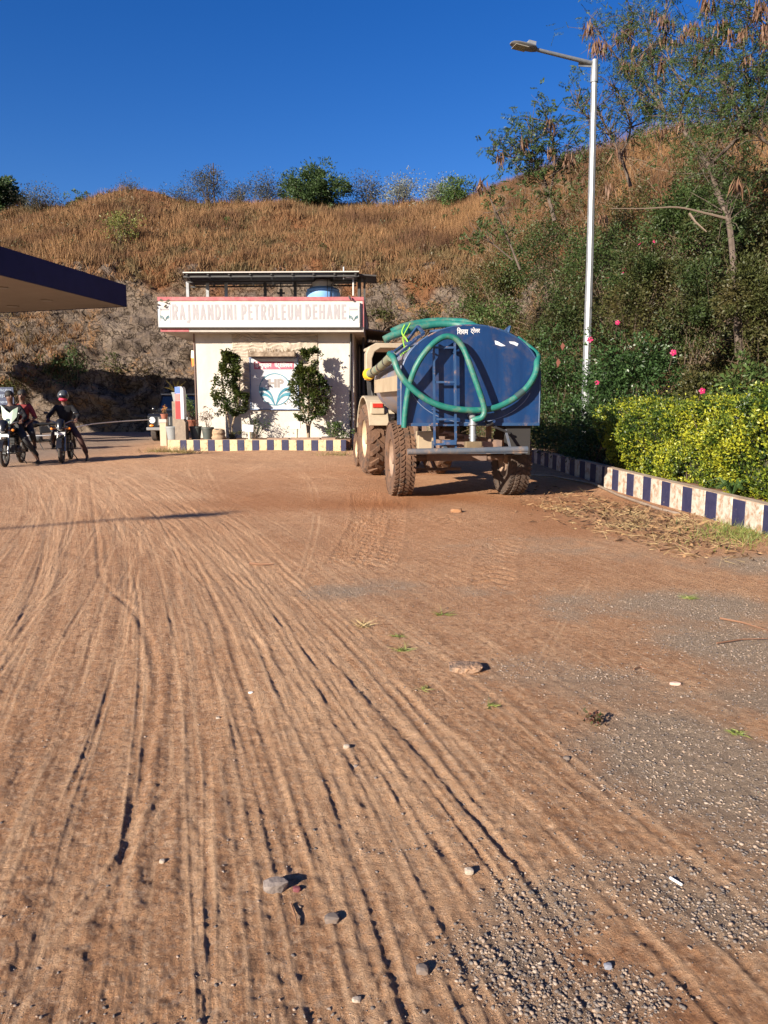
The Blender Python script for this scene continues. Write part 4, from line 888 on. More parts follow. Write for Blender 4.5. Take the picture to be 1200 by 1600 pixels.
# ================================================================ TANKER TRAILER
TO = Vector((1.31, 11.62, 0)); TH = radians(8)
hx, hy = Vector((cos(TH), sin(TH), 0)), Vector((-sin(TH), cos(TH), 0))
def lp(px, py, yl, root=TO, th=TH):
    """pixel -> local point on the plane y = yl of a root turned by th"""
    ax, ay = Vector((cos(th), sin(th), 0)), Vector((-sin(th), cos(th), 0))
    d = ray(px, py); o = Vector((0, 0, CAMZ)) - root; t = (yl - o.dot(ay)) / d.dot(ay); w_ = o + d * t
    return Vector((w_.dot(ax), yl, w_.z))
blue_m = mat('tank_paint', (.003, .022, .082), .38, (.006, .036, .12), 1.4, c3=(.10, .075, .06), sc3=2.4, lo3=.50, hi3=.95, bump=.0012, bsc=9, stretch=(2.5, 1, .3))
blue2_m = mat('frame_blue', (.012, .045, .12), .5, (.025, .065, .15), 4, c3=(.30, .18, .11), sc3=7, lo3=.55, hi3=.72)
side_m = mat('tank_side_dusty', (.12, .15, .23), .45, (.19, .17, .17), 1.6, c3=(.24, .16, .11), sc3=2.2, lo3=.48, hi3=.7)
cream_m = mat('cream_metal', (.38, .30, .20), .6, (.30, .23, .15), 3, c3=(.34, .22, .14), sc3=6, lo3=.6, hi3=.75)
rubber_m = mat('dusty_tyre', (.05, .034, .026), .95, (.09, .058, .04), 3, c3=(.04, .032, .027), sc3=8, lo3=.5, hi3=.62, bump=.005, bsc=30)
mud_m = mat('muddy_tyre', (.09, .046, .027), .95, (.15, .08, .045), 3, c3=(.035, .026, .021), sc3=7, lo3=.52, hi3=.64, bump=.006, bsc=26)
rim_m = mat('cream_rim', (.46, .39, .25), .6, (.42, .30, .19), 4)
rim2_m = mat('dusty_rim', (.30, .20, .14), .8, (.20, .13, .09), 5)
hose_m = mat('teal_hose', (.008, .115, .095), .5, (.016, .155, .12), 5, c3=(.16, .15, .10), sc3=5, lo3=.50, hi3=.75, bump=.002, bsc=50)
hoseb_m = mat('mud_hose', (.24, .20, .12), .7, (.12, .20, .15), 5, c3=(.30, .2, .12), sc3=6)
rust_m = mat('rusty_steel', (.15, .10, .08), .8, (.22, .14, .10), 6, bump=.003)
pl_m = mat('bumper_paint', (.05, .075, .11), .55, (.12, .11, .11), 5, c3=(.28, .18, .12), sc3=5)
tr = thing('tanker_trailer', 'blue oval water tanker trailer wrapped with green hoses', 'tanker trailer', TO, TH)
tl = lp(627, 583, 0); trr = lp(844, 583, 0); AX = (trr.x - tl.x) / 2; cxp = (trr.x + tl.x) / 2
ztop = lp(735, 508, 0).z; zbot = lp(735, 663, 0).z; zc_ = lp(735, 590, 0).z; BZ = ztop - zc_
LT = 3.35
m = MB()
def ovl(n=48, a=AX, b=BZ): return [(cxp + a * cos(2 * pi * k / n), zc_ + (b if sin(2 * pi * k / n) > 0 else (zc_ - zbot) * 1.03) * sin(2 * pi * k / n)) for k in range(n)]
secs = [(.03, 1), (.6, 1), (1.2, 1), (2.2, 1), (LT, 1), (LT + .12, .97), (LT + .22, .85), (LT + .27, .5)]; n = 48; base = ovl(n, AX - .025, BZ - .02)
vs = []
for y, s in secs: vs += [(cxp + (x - cxp) * s, y, zc_ + (z - zc_) * s) for x, z in base]
m.add(vs, [(i * n + j, i * n + (j + 1) % n, (i + 1) * n + (j + 1) % n, (i + 1) * n + j) for i in range(len(secs) - 1) for j in range(n)] + [tuple(range((len(secs) - 1) * n, len(secs) * n))])
m.build('tank', side_m, tr, True)
arc = [(cxp + AX * cos(a), zc_ + BZ * sin(a)) for a in np.linspace(0, pi, 41)]
m = MB(); m.prism(arc + [(cxp - AX, zbot), (cxp + AX, zbot)], -.012, .012); m.build('rear_plate', blue_m, tr)
m = MB()
A_ = [Vector((cxp + AX, .0, zbot))] + [Vector((x, .0, z)) for x, z in arc] + [Vector((cxp - AX, 0, zbot))]
m.tube(A_, .017, 6); m.bar((cxp - AX, -.01, zbot), (cxp + AX, -.01, zbot), .045, .045); m.build('plate_rim', blue2_m, tr)
A2 = [Vector((cxp + (AX - .1) * cos(a), -.018, zc_ + .97 * (zc_ - zbot) * sin(a))) for a in np.linspace(pi + .35, 2 * pi - .35, 25)]
m = MB(); m.tube(A2, .006, 4); m.build('weld_seam', mat('seam_grey', (.16, .20, .30), .6), tr)
# side band and corner flange at left
m = MB(); m.bx(-1.115, -1.085, .02, 2.75, lp(600, 606, .3).z - .05, lp(622, 586, .02).z); m.build('side_board', cream_m, tr, bevel=.004)
m = MB(); m.bx(-1.12, -1.05, -.005, .05, zbot, lp(622, 586, .02).z - .0); m.build('corner_post', blue2_m, tr)
# white peeled stickers
for P in (((773, 532), (778, 533.5), (790, 540.5), (783, 541), (774, 538)), ((795, 533.5), (804, 534), (810, 537), (808, 541), (803, 538.5), (797, 536.5))):
    m = MB(); q = [lp(x, y, -.014) for x, y in P]; q2 = [v + Vector((0, .001, 0)) for v in q]; k = len(q)
    m.add([v - Vector((0, .001, 0)) for v in q] + q2, [tuple(range(k))] + [(i, (i + 1) % k, (i + 1) % k + k, i + k) for i in range(k)]); m.build('torn_sticker', mat('sticker_white', (.62, .62, .66), .6), tr)
a, b = lp(714, 521, -.014), lp(731.5, 512, -.014); text('lettering', 'िशवम', a.x, b.x, a.z - .012, b.z, mat('letter_white', (.85, .82, .8)), tr, Matrix.Translation((0, -.013, 0)), bold=.012, depth=.002)
a, b = lp(735.5, 521, -.014), lp(750, 511.5, -.014); text('lettering', 'ट्रेलर', a.x, b.x, a.z - .012, b.z, mat('letter_white', (.85, .82, .8)), tr, Matrix.Translation((0, -.013, 0)), bold=.012, depth=.002)
# ladder
m = MB(); yl = -.13
for px_, y0, y1 in ((677.5, 531, 700), (710.5, 535, 700)):
    a, b = lp(px_, y0, yl), lp(px_ + 1.5, y1, yl); m.bar(a, b, .028, .045, up=(0, 1, 0))
m.build('ladder_rail', blue2_m, tr)
for py_ in (543, 597, 655, 694):
    m = MB(); a, b = lp(677.5, py_, yl), lp(710.5, py_, yl); m.bar(a, b, .025, .03); m.build('ladder_rung', blue2_m, tr)
for px_ in (677.5, 710.5):
    for py_ in (550, 640): m = MB(); a = lp(px_, py_, yl); m.bar(a, (a.x, 0, a.z), .02, .02); m.build('ladder_bracket', blue2_m, tr)
# chassis, bumper
m = MB()
for x_ in (-.42, .42): m.bx(cxp + x_ - .04, cxp + x_ + .04, -.1, 3.6, .80, .93)
for y_ in (.1, .95, 2.0, 3.2): m.bx(cxp - .42, cxp + .42, y_ - .03, y_ + .03, .82, .90)
for y_ in (.5, 1.5, 2.6):
    for s in (-1, 1): m.bx(cxp + s * .42 - .03, cxp + s * .42 + .03, y_ - .05, y_ + .05, .93, zbot + .1)
m.bar((cxp - .42, 3.6, .86), (cxp - .02, 4.45, .62), .08, .10); m.bar((cxp + .42, 3.6, .86), (cxp + .02, 4.45, .62), .08, .10)
m.build('chassis', rust_m, tr)
yb = -.28; a, b = lp(637, 706, yb), lp(824, 702, yb)
m = MB(); m.tube([a, b], .047, 10); m.bx(a.x + .35, b.x, yb - .02, yb + .02, a.z - .035, a.z + .02); m.build('rear_bumper', pl_m, tr, True)
m = MB()
for x_ in (cxp - .42, cxp + .42): m.bar((x_, yb, a.z), (x_, .1, .86), .05, .06)
m.build('bumper_bracket', pl_m, tr)
m = MB(); m.bar(lp(676, 705, yb), lp(676, 690, -.05), .03, .03); m.build('bumper_stay', pl_m, tr)
m = MB(); m.bar(lp(798, 703, yb), lp(790, 672, -.02), .03, .03); m.build('bumper_stay', pl_m, tr)
m = MB(); a, b = lp(692, 693, -.13), lp(712, 690, -.13); m.bx(a.x, b.x, -.2, -.05, a.z - .02, a.z + .05); m.build('step_box', blue2_m, tr, bevel=.008)
m = MB(); m.bx(cxp - .75, cxp - .5, .3, .5, .74, 1.05); m.build('tool_box', cream_m, tr, bevel=.01)
m = MB(); m.bx(cxp - .65, cxp - .35, 2.0, 2.5, .6, .85); m.build('battery_box', dark_m, tr, bevel=.01)
m = MB(); m.cyl((cxp - .82, .95, .6), (cxp + .82, .95, .6), .055, None, 10); m.bx(cxp - .5, cxp + .5, .88, 1.02, .55, .66)
for s in (-1, 1):
    for k in range(4): m.bar((cxp + s * .48, .95 - .5 + .08 * k, .70 + .03 * k), (cxp + s * .48, .95 + .5 - .08 * k, .70 + .03 * k), .07, .02)
m.build('axle', rust_m, tr)
m = MB(); m.bx(cxp - .55, cxp + .25, 1.6, 1.65, .33, .38); m.bar((cxp - .2, 1.6, .36), (cxp - .35, 1.9, .8), .05, .05); m.build('lower_brace', rust_m, tr)
m = MB(); m.bx(cxp + .55, cxp + .95, .05, .09, .70, zbot + .02); m.build('mud_flap', mat('flap_black', (.02, .018, .017), .8), tr)
def wheel(R, wd, lugs, parent, c, tyre, rim, kind, ri=.55, tilt=0):
    m = MB(); h = wd / 2
    pr = [(R * ri, -h * .62), (R * ri * 1.06, -h * .86), (R * .78, -h), (R * .93, -h * .96), (R * .975, -h * .8), (R * .99, -h * .4), (R, 0), (R * .99, h * .4), (R * .975, h * .8), (R * .93, h * .96), (R * .78, h), (R * ri * 1.06, h * .86), (R * ri, h * .62)]
    m.lathe(pr, 48, 0, 'X')
    def pt(r, x, a): return Vector((x, r * cos(a), r * sin(a)))
    if kind == 'tractor':
        for k in range(lugs):
            for s in (-1, 1):
                a0 = 2 * pi * (k + (.5 if s > 0 else 0)) / lugs; w_ = pi / lugs * .50
                ra = [pt(R * .975, s * -.03, a0 - w_), pt(R * .975, s * -.03, a0 + w_), pt(R * .97, s * h * .55, a0 + w_ + .17), pt(R * .97, s * h * .55, a0 - w_ + .17), pt(R * .88, s * h * 1.01, a0 + w_ + .25), pt(R * .88, s * h * 1.01, a0 - w_ + .25)]
                rb = [pt(R * 1.045, s * -.03, a0 - w_ * .7), pt(R * 1.045, s * -.03, a0 + w_ * .7), pt(R * 1.035, s * h * .55, a0 + w_ * .75 + .17), pt(R * 1.035, s * h * .55, a0 - w_ * .75 + .17), pt(R * .90, s * h * 1.06, a0 + w_ + .25), pt(R * .90, s * h * 1.06, a0 - w_ + .25)]
                m.add(ra + rb, [(6, 7, 8, 9), (9, 8, 10, 11), (0, 3, 9, 6), (3, 5, 11, 9), (1, 7, 8, 2), (2, 8, 10, 4), (0, 6, 7, 1), (4, 10, 11, 5)])
    else:
        for k in range(lugs):
            for j, x_ in enumerate((-.78, -.27, .27, .78)):
                a0 = 2 * pi * (k + .5 * (j % 2)) / lugs; w_ = pi / lugs * .62; dx = h * .19; tw = .04 * (1 if j < 2 else -1)
                q = [pt(R * .96, x_ * h - dx, a0 - w_ + tw), pt(R * .96, x_ * h + dx, a0 - w_ - tw), pt(R * .96, x_ * h + dx, a0 + w_ - tw), pt(R * .96, x_ * h - dx, a0 + w_ + tw)]
                ro = R * (1.025 if abs(x_) < .5 else 1.0); q += [Vector((v.x, v.y * ro / (R * .96), v.z * ro / (R * .96))) for v in q]
                m.add(q, [(4, 5, 6, 7), (0, 1, 5, 4), (1, 2, 6, 5), (2, 3, 7, 6), (3, 0, 4, 7)])
    ty = m.build('tyre', tyre, parent, True, sharp=30); ty.location = c
    m = MB(); r = R * ri
    m.lathe([(r, -h * .66), (r * 1.04, -h * .72), (r * .98, -h * .74), (r * .93, -h * .5), (r * .86, -h * .35), (r * .72, -h * .28), (r * .3, -h * .38), (r * .28, -h * .7), (r * .0, -h * .74)], 36, 0, 'X')
    m.lathe([(r, h * .66), (r * 1.04, h * .72), (r * .98, h * .74), (r * .93, h * .5), (r * .86, h * .35), (r * .72, h * .28), (r * .3, h * .38), (r * .28, h * .7), (r * .0, h * .74)], 36, 0, 'X')
    for s in (-1, 1):
        for k in range(8): a = 2 * pi * k / 8; m.cyl((s * h * .3, r * .48 * cos(a), r * .48 * sin(a)), (s * h * .44, r * .48 * cos(a), r * .48 * sin(a)), r * .045, None, 6)
    m.build('rim', rim, ty, True, sharp=30); return ty
wl = wheel(.60, .34, 44, tr, (cxp - .93, .95, .59), mud_m, rim2_m, 'road', .50)
wr = wheel(.60, .34, 44, tr, (cxp + .93, .95, .59), rubber_m, rim2_m, 'road', .50)
# outlet valve
m = MB(); a, b = lp(739, 655, -.16), lp(739, 699, -.22)
m.tube([(a.x, 0, a.z + .05), (a.x, -.12, a.z + .05), (a.x, -.17, a.z)], .05, 10); m.cyl(a, b, .048, None, 12)
for py_, r in ((663, .07), (680, .062), (684, .062), (697, .065)): z_ = lp(739, py_, -.18); m.cyl(z_ - Vector((0, 0, .01)), z_ + Vector((0, 0, .012)), r, None, 12)
m.build('outlet_valve', galv_m, tr, True)
m = MB(); c_ = lp(739, 698, -.24); m.bx(c_.x - .13, c_.x + .13, -.3, -.2, c_.z - .05, c_.z + .08); m.bx(c_.x - .17, c_.x + .15, -.26, -.22, c_.z - .09, c_.z - .04); m.build('valve_cradle', mat('greasy_yellow', (.17, .12, .06), .7, (.10, .07, .045), 9), tr, bevel=.02)
m = MB(); m.tube([lp(758, 658, -.12), lp(775, 668, -.1), lp(797, 677, -.05)], .02, 6); m.tube([lp(770, 660, -.15), lp(760, 664, -.15)], .03, 6); m.build('valve_lever', mat('lever_black', (.03, .03, .03), .6), tr)
# top brackets and manhole
def frame_poly(pts, w_=.04): 
    m = MB()
    for i in range(len(pts) - 1): m.bar(pts[i], pts[i + 1], w_, w_)
    return m
frame_poly([lp(611, 554, .35), lp(632, 538, 1.2), lp(653, 510, 1.4), lp(662, 521, .6), lp(640, 536, .5), lp(632, 538, 1.2)]).build('hose_rack', blue2_m, tr)
frame_poly([lp(611, 548, .1), lp(618, 558, .1), lp(652, 529, .3)], .03).build('hose_rack', blue2_m, tr)
frame_poly([lp(787, 519, .35), lp(797, 510, .35), lp(794, 522, .3)], .035).build('lifting_lug', blue2_m, tr)
m = MB(); m.lathe([(0, 0), (.28, 0), (.28, .06), (.32, .07), (.32, .1), (0, .14)], 24, 0, 'Z', (cxp, 1.6, ztop - .04)); m.build('manhole', blue2_m, tr, True)
# hoses (each one a thing held by the trailer)
def hose(name, lab, P, r, mm, ribs=True):
    root = thing(name, lab, 'hose', TO, TH); Q = catmull(P, 10); m = MB(); m.tube(Q, r, 12); m.build('hose_wall', mm, root, True)
    return root, Q
B1 = [Vector((-.95, 2.2, zc_ + .62)), Vector((-1.0, 1.2, zc_ + .66)), lp(609, 553, .35), lp(615, 560, .0), lp(624, 583, -.12), lp(642, 605, -.16), lp(668, 625, -.18), lp(700, 637, -.2), lp(738, 641, -.2), lp(770, 638, -.18), lp(798, 626, -.16), lp(822, 607, -.14), lp(836, 585, -.1), lp(839, 566, -.02), lp(838, 553, .15), Vector((cxp + .85, .5, zc_ + .62)), Vector((cxp + .4, .9, ztop + .08)), Vector((cxp - .3, 1.3, ztop + .12)), lp(640, 516, 1.7)]
h1, Q1 = hose('suction_hose', 'long dusty green hose slung in a big U across the rear plate', B1[2:16], .047, hose_m)
B2 = [lp(631.5, 668, -.06), lp(633, 645, -.08), lp(638, 610, -.12), lp(645, 585, -.2), lp(655, 564, -.24), lp(668, 546, -.24), lp(683, 532, -.22), lp(698, 525.5, -.2), lp(713, 530, -.2), lp(725, 546, -.22), lp(735, 572, -.26), lp(745, 600, -.28), lp(754, 627, -.28), lp(757, 643, -.28), lp(753, 652, -.27), lp(744, 655, -.2), lp(739, 656, -.17)]
h2, Q2 = hose('discharge_hose', 'green hose looping over the ladder down to the outlet valve', B2, .043, hose_m)
B3 = [lp(600, 531, 1.5), lp(614, 524, 1.5), lp(630, 519, 1.5), lp(655, 511, 1.6), lp(690, 506, 1.6), lp(720, 508, 1.5), lp(745, 512, 1.2), Vector((cxp + .6, 1.0, ztop - .1))]
h3, Q3 = hose('coiled_hose', 'lower bright green hose lying across the top of the tank', B3, .062, hose_m)
B4 = [lp(612, 519, 1.9), lp(630, 511, 1.9), lp(655, 505, 1.95), lp(680, 502, 1.95), lp(710, 502.5, 1.9), lp(735, 507, 1.6), Vector((cxp + .75, 1.2, ztop - .15))]
h4, Q4 = hose('coiled_hose', 'upper bright green hose lying across the top of the tank', B4, .062, hose_m)
B5 = [lp(578, 584, 2.9), lp(590, 577, 2.2), lp(602, 567, 1.2), lp(612, 557, .35)]
h5, Q5 = hose('mud_stained_hose', 'brown stained hose with yellow end along the left side of the tank', B5, .075, hoseb_m)
m = MB(); a, b = Q5[0], Q5[1]; d = (a - b).normalized(); m.cyl(a + d * .12, a - d * .02, .115, .10, 14); m.build('yellow_coupling', mat('yellow_plastic', (.75, .42, .02), .45), h5, True)
m = MB()
for k in (6, 14, 22): a, b = Q5[k], Q5[k + 1]; m.cyl(a, b, .082, None, 12)
m.build('hose_clamp', dark_m, h5, True)
m = MB(); a = Q1[85]; m.cyl(Q1[83], Q1[88], .052, None, 12); m.build('hose_joint', mat('joint_dark', (.03, .06, .06), .5), h1, True)
m = MB(); m.tube(catmull([lp(632, 508, 1.4), lp(628, 520, 1.3), lp(636, 532, 1.1), lp(640, 545, .8), lp(630, 552, .6)], 5), .012, 5); m.tube(catmull([lp(641, 505, 1.4), lp(630, 527, 1.2), lp(632, 545, .8), lp(626, 556, .5)], 5), .01, 5)
o = m.build('green_rope', mat('lime_rope', (.25, .50, .05), .6)); o.location = TO; o.rotation_euler = (0, 0, TH); tag(o, 'lime green rope tying the hoses to the rack at the tank top', 'rope')

# ================================================================ TRACTOR
TT = Vector((.44, 16.35, 0)); TA = radians(10.5)
tc_ = thing('farm_tractor', 'cream tractor with roll bar coupled in front of the blue tanker', 'tractor', TT, TA)
cwh = mat('tractor_cream', (.42, .35, .25), .5, (.33, .26, .18), 3, c3=(.32, .2, .13), sc3=5, lo3=.58, hi3=.75)
for s in (-1, 1):
    wheel(.735, .42, 17, tc_, (s * .70, 0, .73), mud_m, rim_m, 'tractor', .52)
    wheel(.40, .20, 30, tc_, (s * .66, 2.02, .39), mud_m, rim_m, 'road', .5)
    m = MB(); R_ = .86; pr = [(R_ * cos(a), .73 + R_ * sin(a)) for a in np.linspace(.25, pi - .35, 14)]; po = [(.90 / .86 * y, .73 + (z - .73) * .9 / .86) for y, z in pr]
    m.prism(pr + po[::-1], s * .50, s * .90, 'X'); m.prism([(y, z) for y, z in pr] + [(.45, .75), (-.5, .75)], s * .47, s * .50, 'X'); m.build('mudguard', cwh, tc_, bevel=.008)
    m = MB(); q0 = (s * .72, -.73, 1.38); m.box(q0, (.28, .08, .24)); f_ = m.build('tail_lamp_box', cwh, tc_, bevel=.015)
    m = MB(); m.box((s * .72, -.78, 1.43), (.20, .03, .08)); m.build('red_lens', mat('red_lens', (.40, .03, .02), .3), f_)
m = MB(); m.bx(-.22, .22, -.35, .9, .45, 1.0); m.bx(-.16, .16, .9, 2.3, .55, .85); m.bx(-.5, .5, -.12, .12, .6, .86); m.build('gearbox', rust_m, tc_, bevel=.03)
m = MB(); m.bx(-.26, .26, .9, 2.45, .85, 1.32); m.build('hood', cwh, tc_, bevel=.06)
m = MB(); m.bx(-.62, .62, 1.96, 2.08, .36, .46); m.build('front_axle', rust_m, tc_, bevel=.02)
m = MB(); m.bx(-.24, .24, 2.46, 2.5, .88, 1.28); m.build('grille', black_m, tc_)
m = MB(); m.bx(-.25, .25, -.1, .35, 1.08, 1.18); m.bx(-.25, .25, -.2, -.1, 1.1, 1.5); m.build('seat', black_m, tc_, bevel=.04)
m = MB(); A_ = [Vector((.2 * cos(a), .72 + .05 * sin(a), 1.45 + .2 * sin(a))) for a in np.linspace(0, 2 * pi, 20)]; m.tube(A_, .015, 6); m.cyl((0, .75, 1.45), (0, .95, 1.25), .02); m.build('steering_wheel', black_m, tc_)
m = MB(); m.cyl((.2, 1.7, 1.3), (.2, 1.7, 2.0), .035); m.build('exhaust_stack', dark_m, tc_)
ltop = lp(572, 540, .0, TT, TA); ztp = ltop.z; xw = .80
def hoop(y0):
    P = [(-xw, y0, 1.95), (-xw, y0, ztp - .22), (-xw + .06, y0, ztp - .08), (-xw + .2, y0, ztp), (xw - .2, y0, ztp), (xw - .06, y0, ztp - .08), (xw, y0, ztp - .22), (xw, y0, 1.95)]
    return P
m = MB(); P = hoop(-.05)
out = [(p[0] * 1.06, p[2] + .05 if p[2] > 2.1 else p[2]) for p in P]; inn = [(p[0] * .90, p[2] - .05 if p[2] > 2.1 else p[2]) for p in P]
for i in range(len(P) - 1):
    a, b, c, d = out[i], out[i + 1], inn[i + 1], inn[i]; vs = [(q[0], y_, q[1]) for y_ in (-.14, .10) for q in (a, b, c, d)]
    m.add(vs, [(0, 1, 2, 3), (7, 6, 5, 4), (0, 4, 5, 1), (3, 2, 6, 7), (0, 3, 7, 4), (1, 5, 6, 2)])
m.build('roll_bar', cwh, tc_, bevel=.015)
m = MB(); m.bx(-xw + .12, xw - .12, .10, 1.25, ztp - .05, ztp + .02); m.build('sunshade', cwh, tc_, bevel=.02)
m = MB()
for s in (-1, 1):
    m.bar((s * xw * .97, 0, 1.95), (s * xw * .93, .0, 1.55), .09, .07); m.bar((s * xw * .8, 0, 1.6), (s * xw * .93, .12, 2.0), .04, .04)
    m.bar((s * (xw - .2), 1.2, ztp - .05), (s * .45, 1.1, 1.1), .035, .035)
m.build('roll_bar_post', dark_m, tc_)
m = MB(); m.bar((0, -.3, .55), (0, -.95, .56), .1, .06); m.bar((-.3, -.2, .5), (-.3, -.9, .5), .05, .03); m.bar((.3, -.2, .5), (.3, -.9, .5), .05, .03); m.build('drawbar', rust_m, tc_)

# ================================================================ MOTORCYCLES
tyre_m = mat('bike_tyre', (.03, .027, .025), .9, (.07, .05, .04), 8)
chrome_m = mat('chrome', (.30, .29, .28), .35, metal=1)
blk_m = mat('bike_black', (.012, .012, .014), .25)
eng_m = mat('engine_grey', (.10, .10, .10), .5, metal=.5)
orange_m = mat('indicator_orange', (.75, .22, .02), .3)
lens_m = mat('lamp_lens', (.55, .58, .6), .08, spec=.8)
plate_m = mat('plate_white', (.5, .5, .5), .5)
def motorcycle(name, lab, loc, rz, cat='motorcycle'):
    t = thing(name, lab, cat, loc, rz, 'motorcycles on the forecourt')
    for x_ in (.64, -.64):
        m = MB(); pr = [(.262 + .043 * cos(a), .043 * sin(a)) for a in np.linspace(0, 2 * pi, 11)]; m.lathe(pr, 30, 0, 'Y'); ty = m.build('wheel', tyre_m, t, True); ty.location = (x_, 0, .305)
        m = MB(); m.lathe([(.225, -.025), (.235, -.028), (.235, .028), (.225, .025), (.225, -.025)], 30, 0, 'Y'); m.lathe([(0, -.05), (.06, -.05), (.06, .05), (0, .05)], 12, 0, 'Y')
        for k in range(6): a = 2 * pi * k / 6; m.bar((.05 * cos(a), 0, .05 * sin(a)), (.228 * cos(a), 0, .228 * sin(a)), .03, .02)
        m.build('rim', eng_m, ty)
    m = MB()
    for s in (-1, 1): m.cyl((.64, s * .085, .30), (.53, s * .085, .62), .028); m.cyl((.53, s * .085, .62), (.43, s * .085, .92), .02)
    m.build('fork', chrome_m, t, True)
    def fender(cx, r, a0, a1, w_, nm):
        m = MB(); A = np.linspace(a0, a1, 10); i = [(cx + r * cos(a), .305 + r * sin(a)) for a in A]; o_ = [(cx + (r + .012) * cos(a), .305 + (r + .012) * sin(a)) for a in A]; m.prism(i + o_[::-1], -w_, w_); m.build(nm, blk_m, t)
    fender(.64, .335, .25, 2.3, .06, 'front_mudguard'); fender(-.64, .345, .9, 3.3, .08, 'rear_mudguard')
    m = MB(); m.tube(catmull([(.62, 0, .82), (.60, 0, .92), (.52, 0, 1.0), (.42, 0, 1.02)], 4), [.10] * 5 + [.11] * 4 + [.07] * 4, 12); m.build('headlamp_cowl', blk_m, t, True)
    m = MB(); m.ell((.665, 0, .87), (.03, .085, .07)); m.build('headlamp', lens_m, t, True)
    for s in (-1, 1):
        m = MB(); m.cyl((.55, s * .10, .85), (.55, s * .17, .85), .012); m.ell((.56, s * .20, .85), (.03, .04, .032)); m.build('indicator', orange_m, t, True)
        m = MB(); m.cyl((.40, s * .26, 1.04), (.42, s * .31, 1.2), .007); m.ell((.41, s * .34, 1.23), (.015, .06, .035)); m.build('mirror', blk_m, t, True)
        m = MB(); m.cyl((-.35, s * .12, .78), (-.62, s * .13, .34), .03); m.build('rear_shock', eng_m, t)
    m = MB(); m.tube(catmull([(.34, -.37, 1.02), (.38, -.22, 1.03), (.42, -.08, .97), (.42, .08, .97), (.38, .22, 1.03), (.34, .37, 1.02)], 4), .014, 8)
    m.build('handlebar', chrome_m, t, True)
    m = MB()
    for s in (-1, 1): m.cyl((.345, s * .35, 1.02), (.36, s * .26, 1.03), .022)
    m.build('grip', blk_m, t, True)
    m = MB(); m.ell((.14, 0, .82), (.27, .14, .13), 16, 10); m.build('fuel_tank', blk_m, t, True)
    m = MB(); m.prism([(-.75, .80), (-.1, .78), (.0, .84), (-.15, .87), (-.45, .86), (-.72, .90), (-.80, .88)], -.13, .13); m.build('seat', black_m, t, bevel=.03)
    m = MB(); m.bx(-.15, .22, -.12, .12, .28, .48); 
    for k in range(5): m.bx(.02, .2, -.11, .11, .50 + k * .035, .515 + k * .035)
    m.ell((-.02, -.14, .38), (.13, .05, .11)); m.ell((-.02, .14, .38), (.12, .05, .1)); m.build('engine', eng_m, t, True)
    m = MB(); m.bar((.45, 0, .9), (.25, 0, .35), .05, .05); m.bar((.45, 0, .93), (-.1, 0, .78), .05, .05); m.bar((-.1, 0, .78), (-.65, 0, .80), .05, .05); m.bar((-.1, 0, .78), (-.15, 0, .3), .05, .05); m.bar((-.15, .09, .32), (-.64, .09, .305), .03, .04); m.bar((-.15, -.09, .32), (-.64, -.09, .305), .03, .04); m.build('frame', blk_m, t)
    m = MB(); m.prism([(-.5, .55), (-.12, .52), (-.1, .74), (-.55, .76)], -.13, .13); m.build('side_panel', blk_m, t, bevel=.02)
    m = MB(); m.tube([(.2, -.08, .42), (.22, -.12, .28), (.0, -.15, .24), (-.3, -.17, .28), (-.85, -.18, .40)], [.022, .022, .025, .045, .045], 10); m.build('exhaust_pipe', chrome_m, t, True)
    m = MB(); m.bx(.675, .685, -.12, .12, .70, .77); m.build('number_plate', plate_m, t)
    m = MB(); m.bar((.3, -.3, .34), (.3, .3, .34), .02, .02); m.bar((-.05, -.25, .33), (-.05, .25, .33), .03, .03); m.bar((-.05, .1, .3), (-.18, .25, .02), .02, .02); m.build('footrest', dark_m, t)
    return t
f2 = gp(97, 724); a2 = math.atan2(-.96, .22)
def place(fw, ang): return Vector((fw.x - cos(ang) * .64, fw.y - sin(ang) * .64, 0))
b2 = motorcycle('motorcycle', 'black motorcycle under the rider with the grey helmet', place(f2, a2), a2)
f1 = gp(8, 730); a1 = math.atan2(-.975, .16)
b1 = dup(b2, place(f1, a1), a1, 'black motorcycle at the left edge carrying two people')
b3 = dup(b2, (-10.9, 24.2, 0), radians(200), 'parked dark motorcycle standing in shade between the two ridden ones')

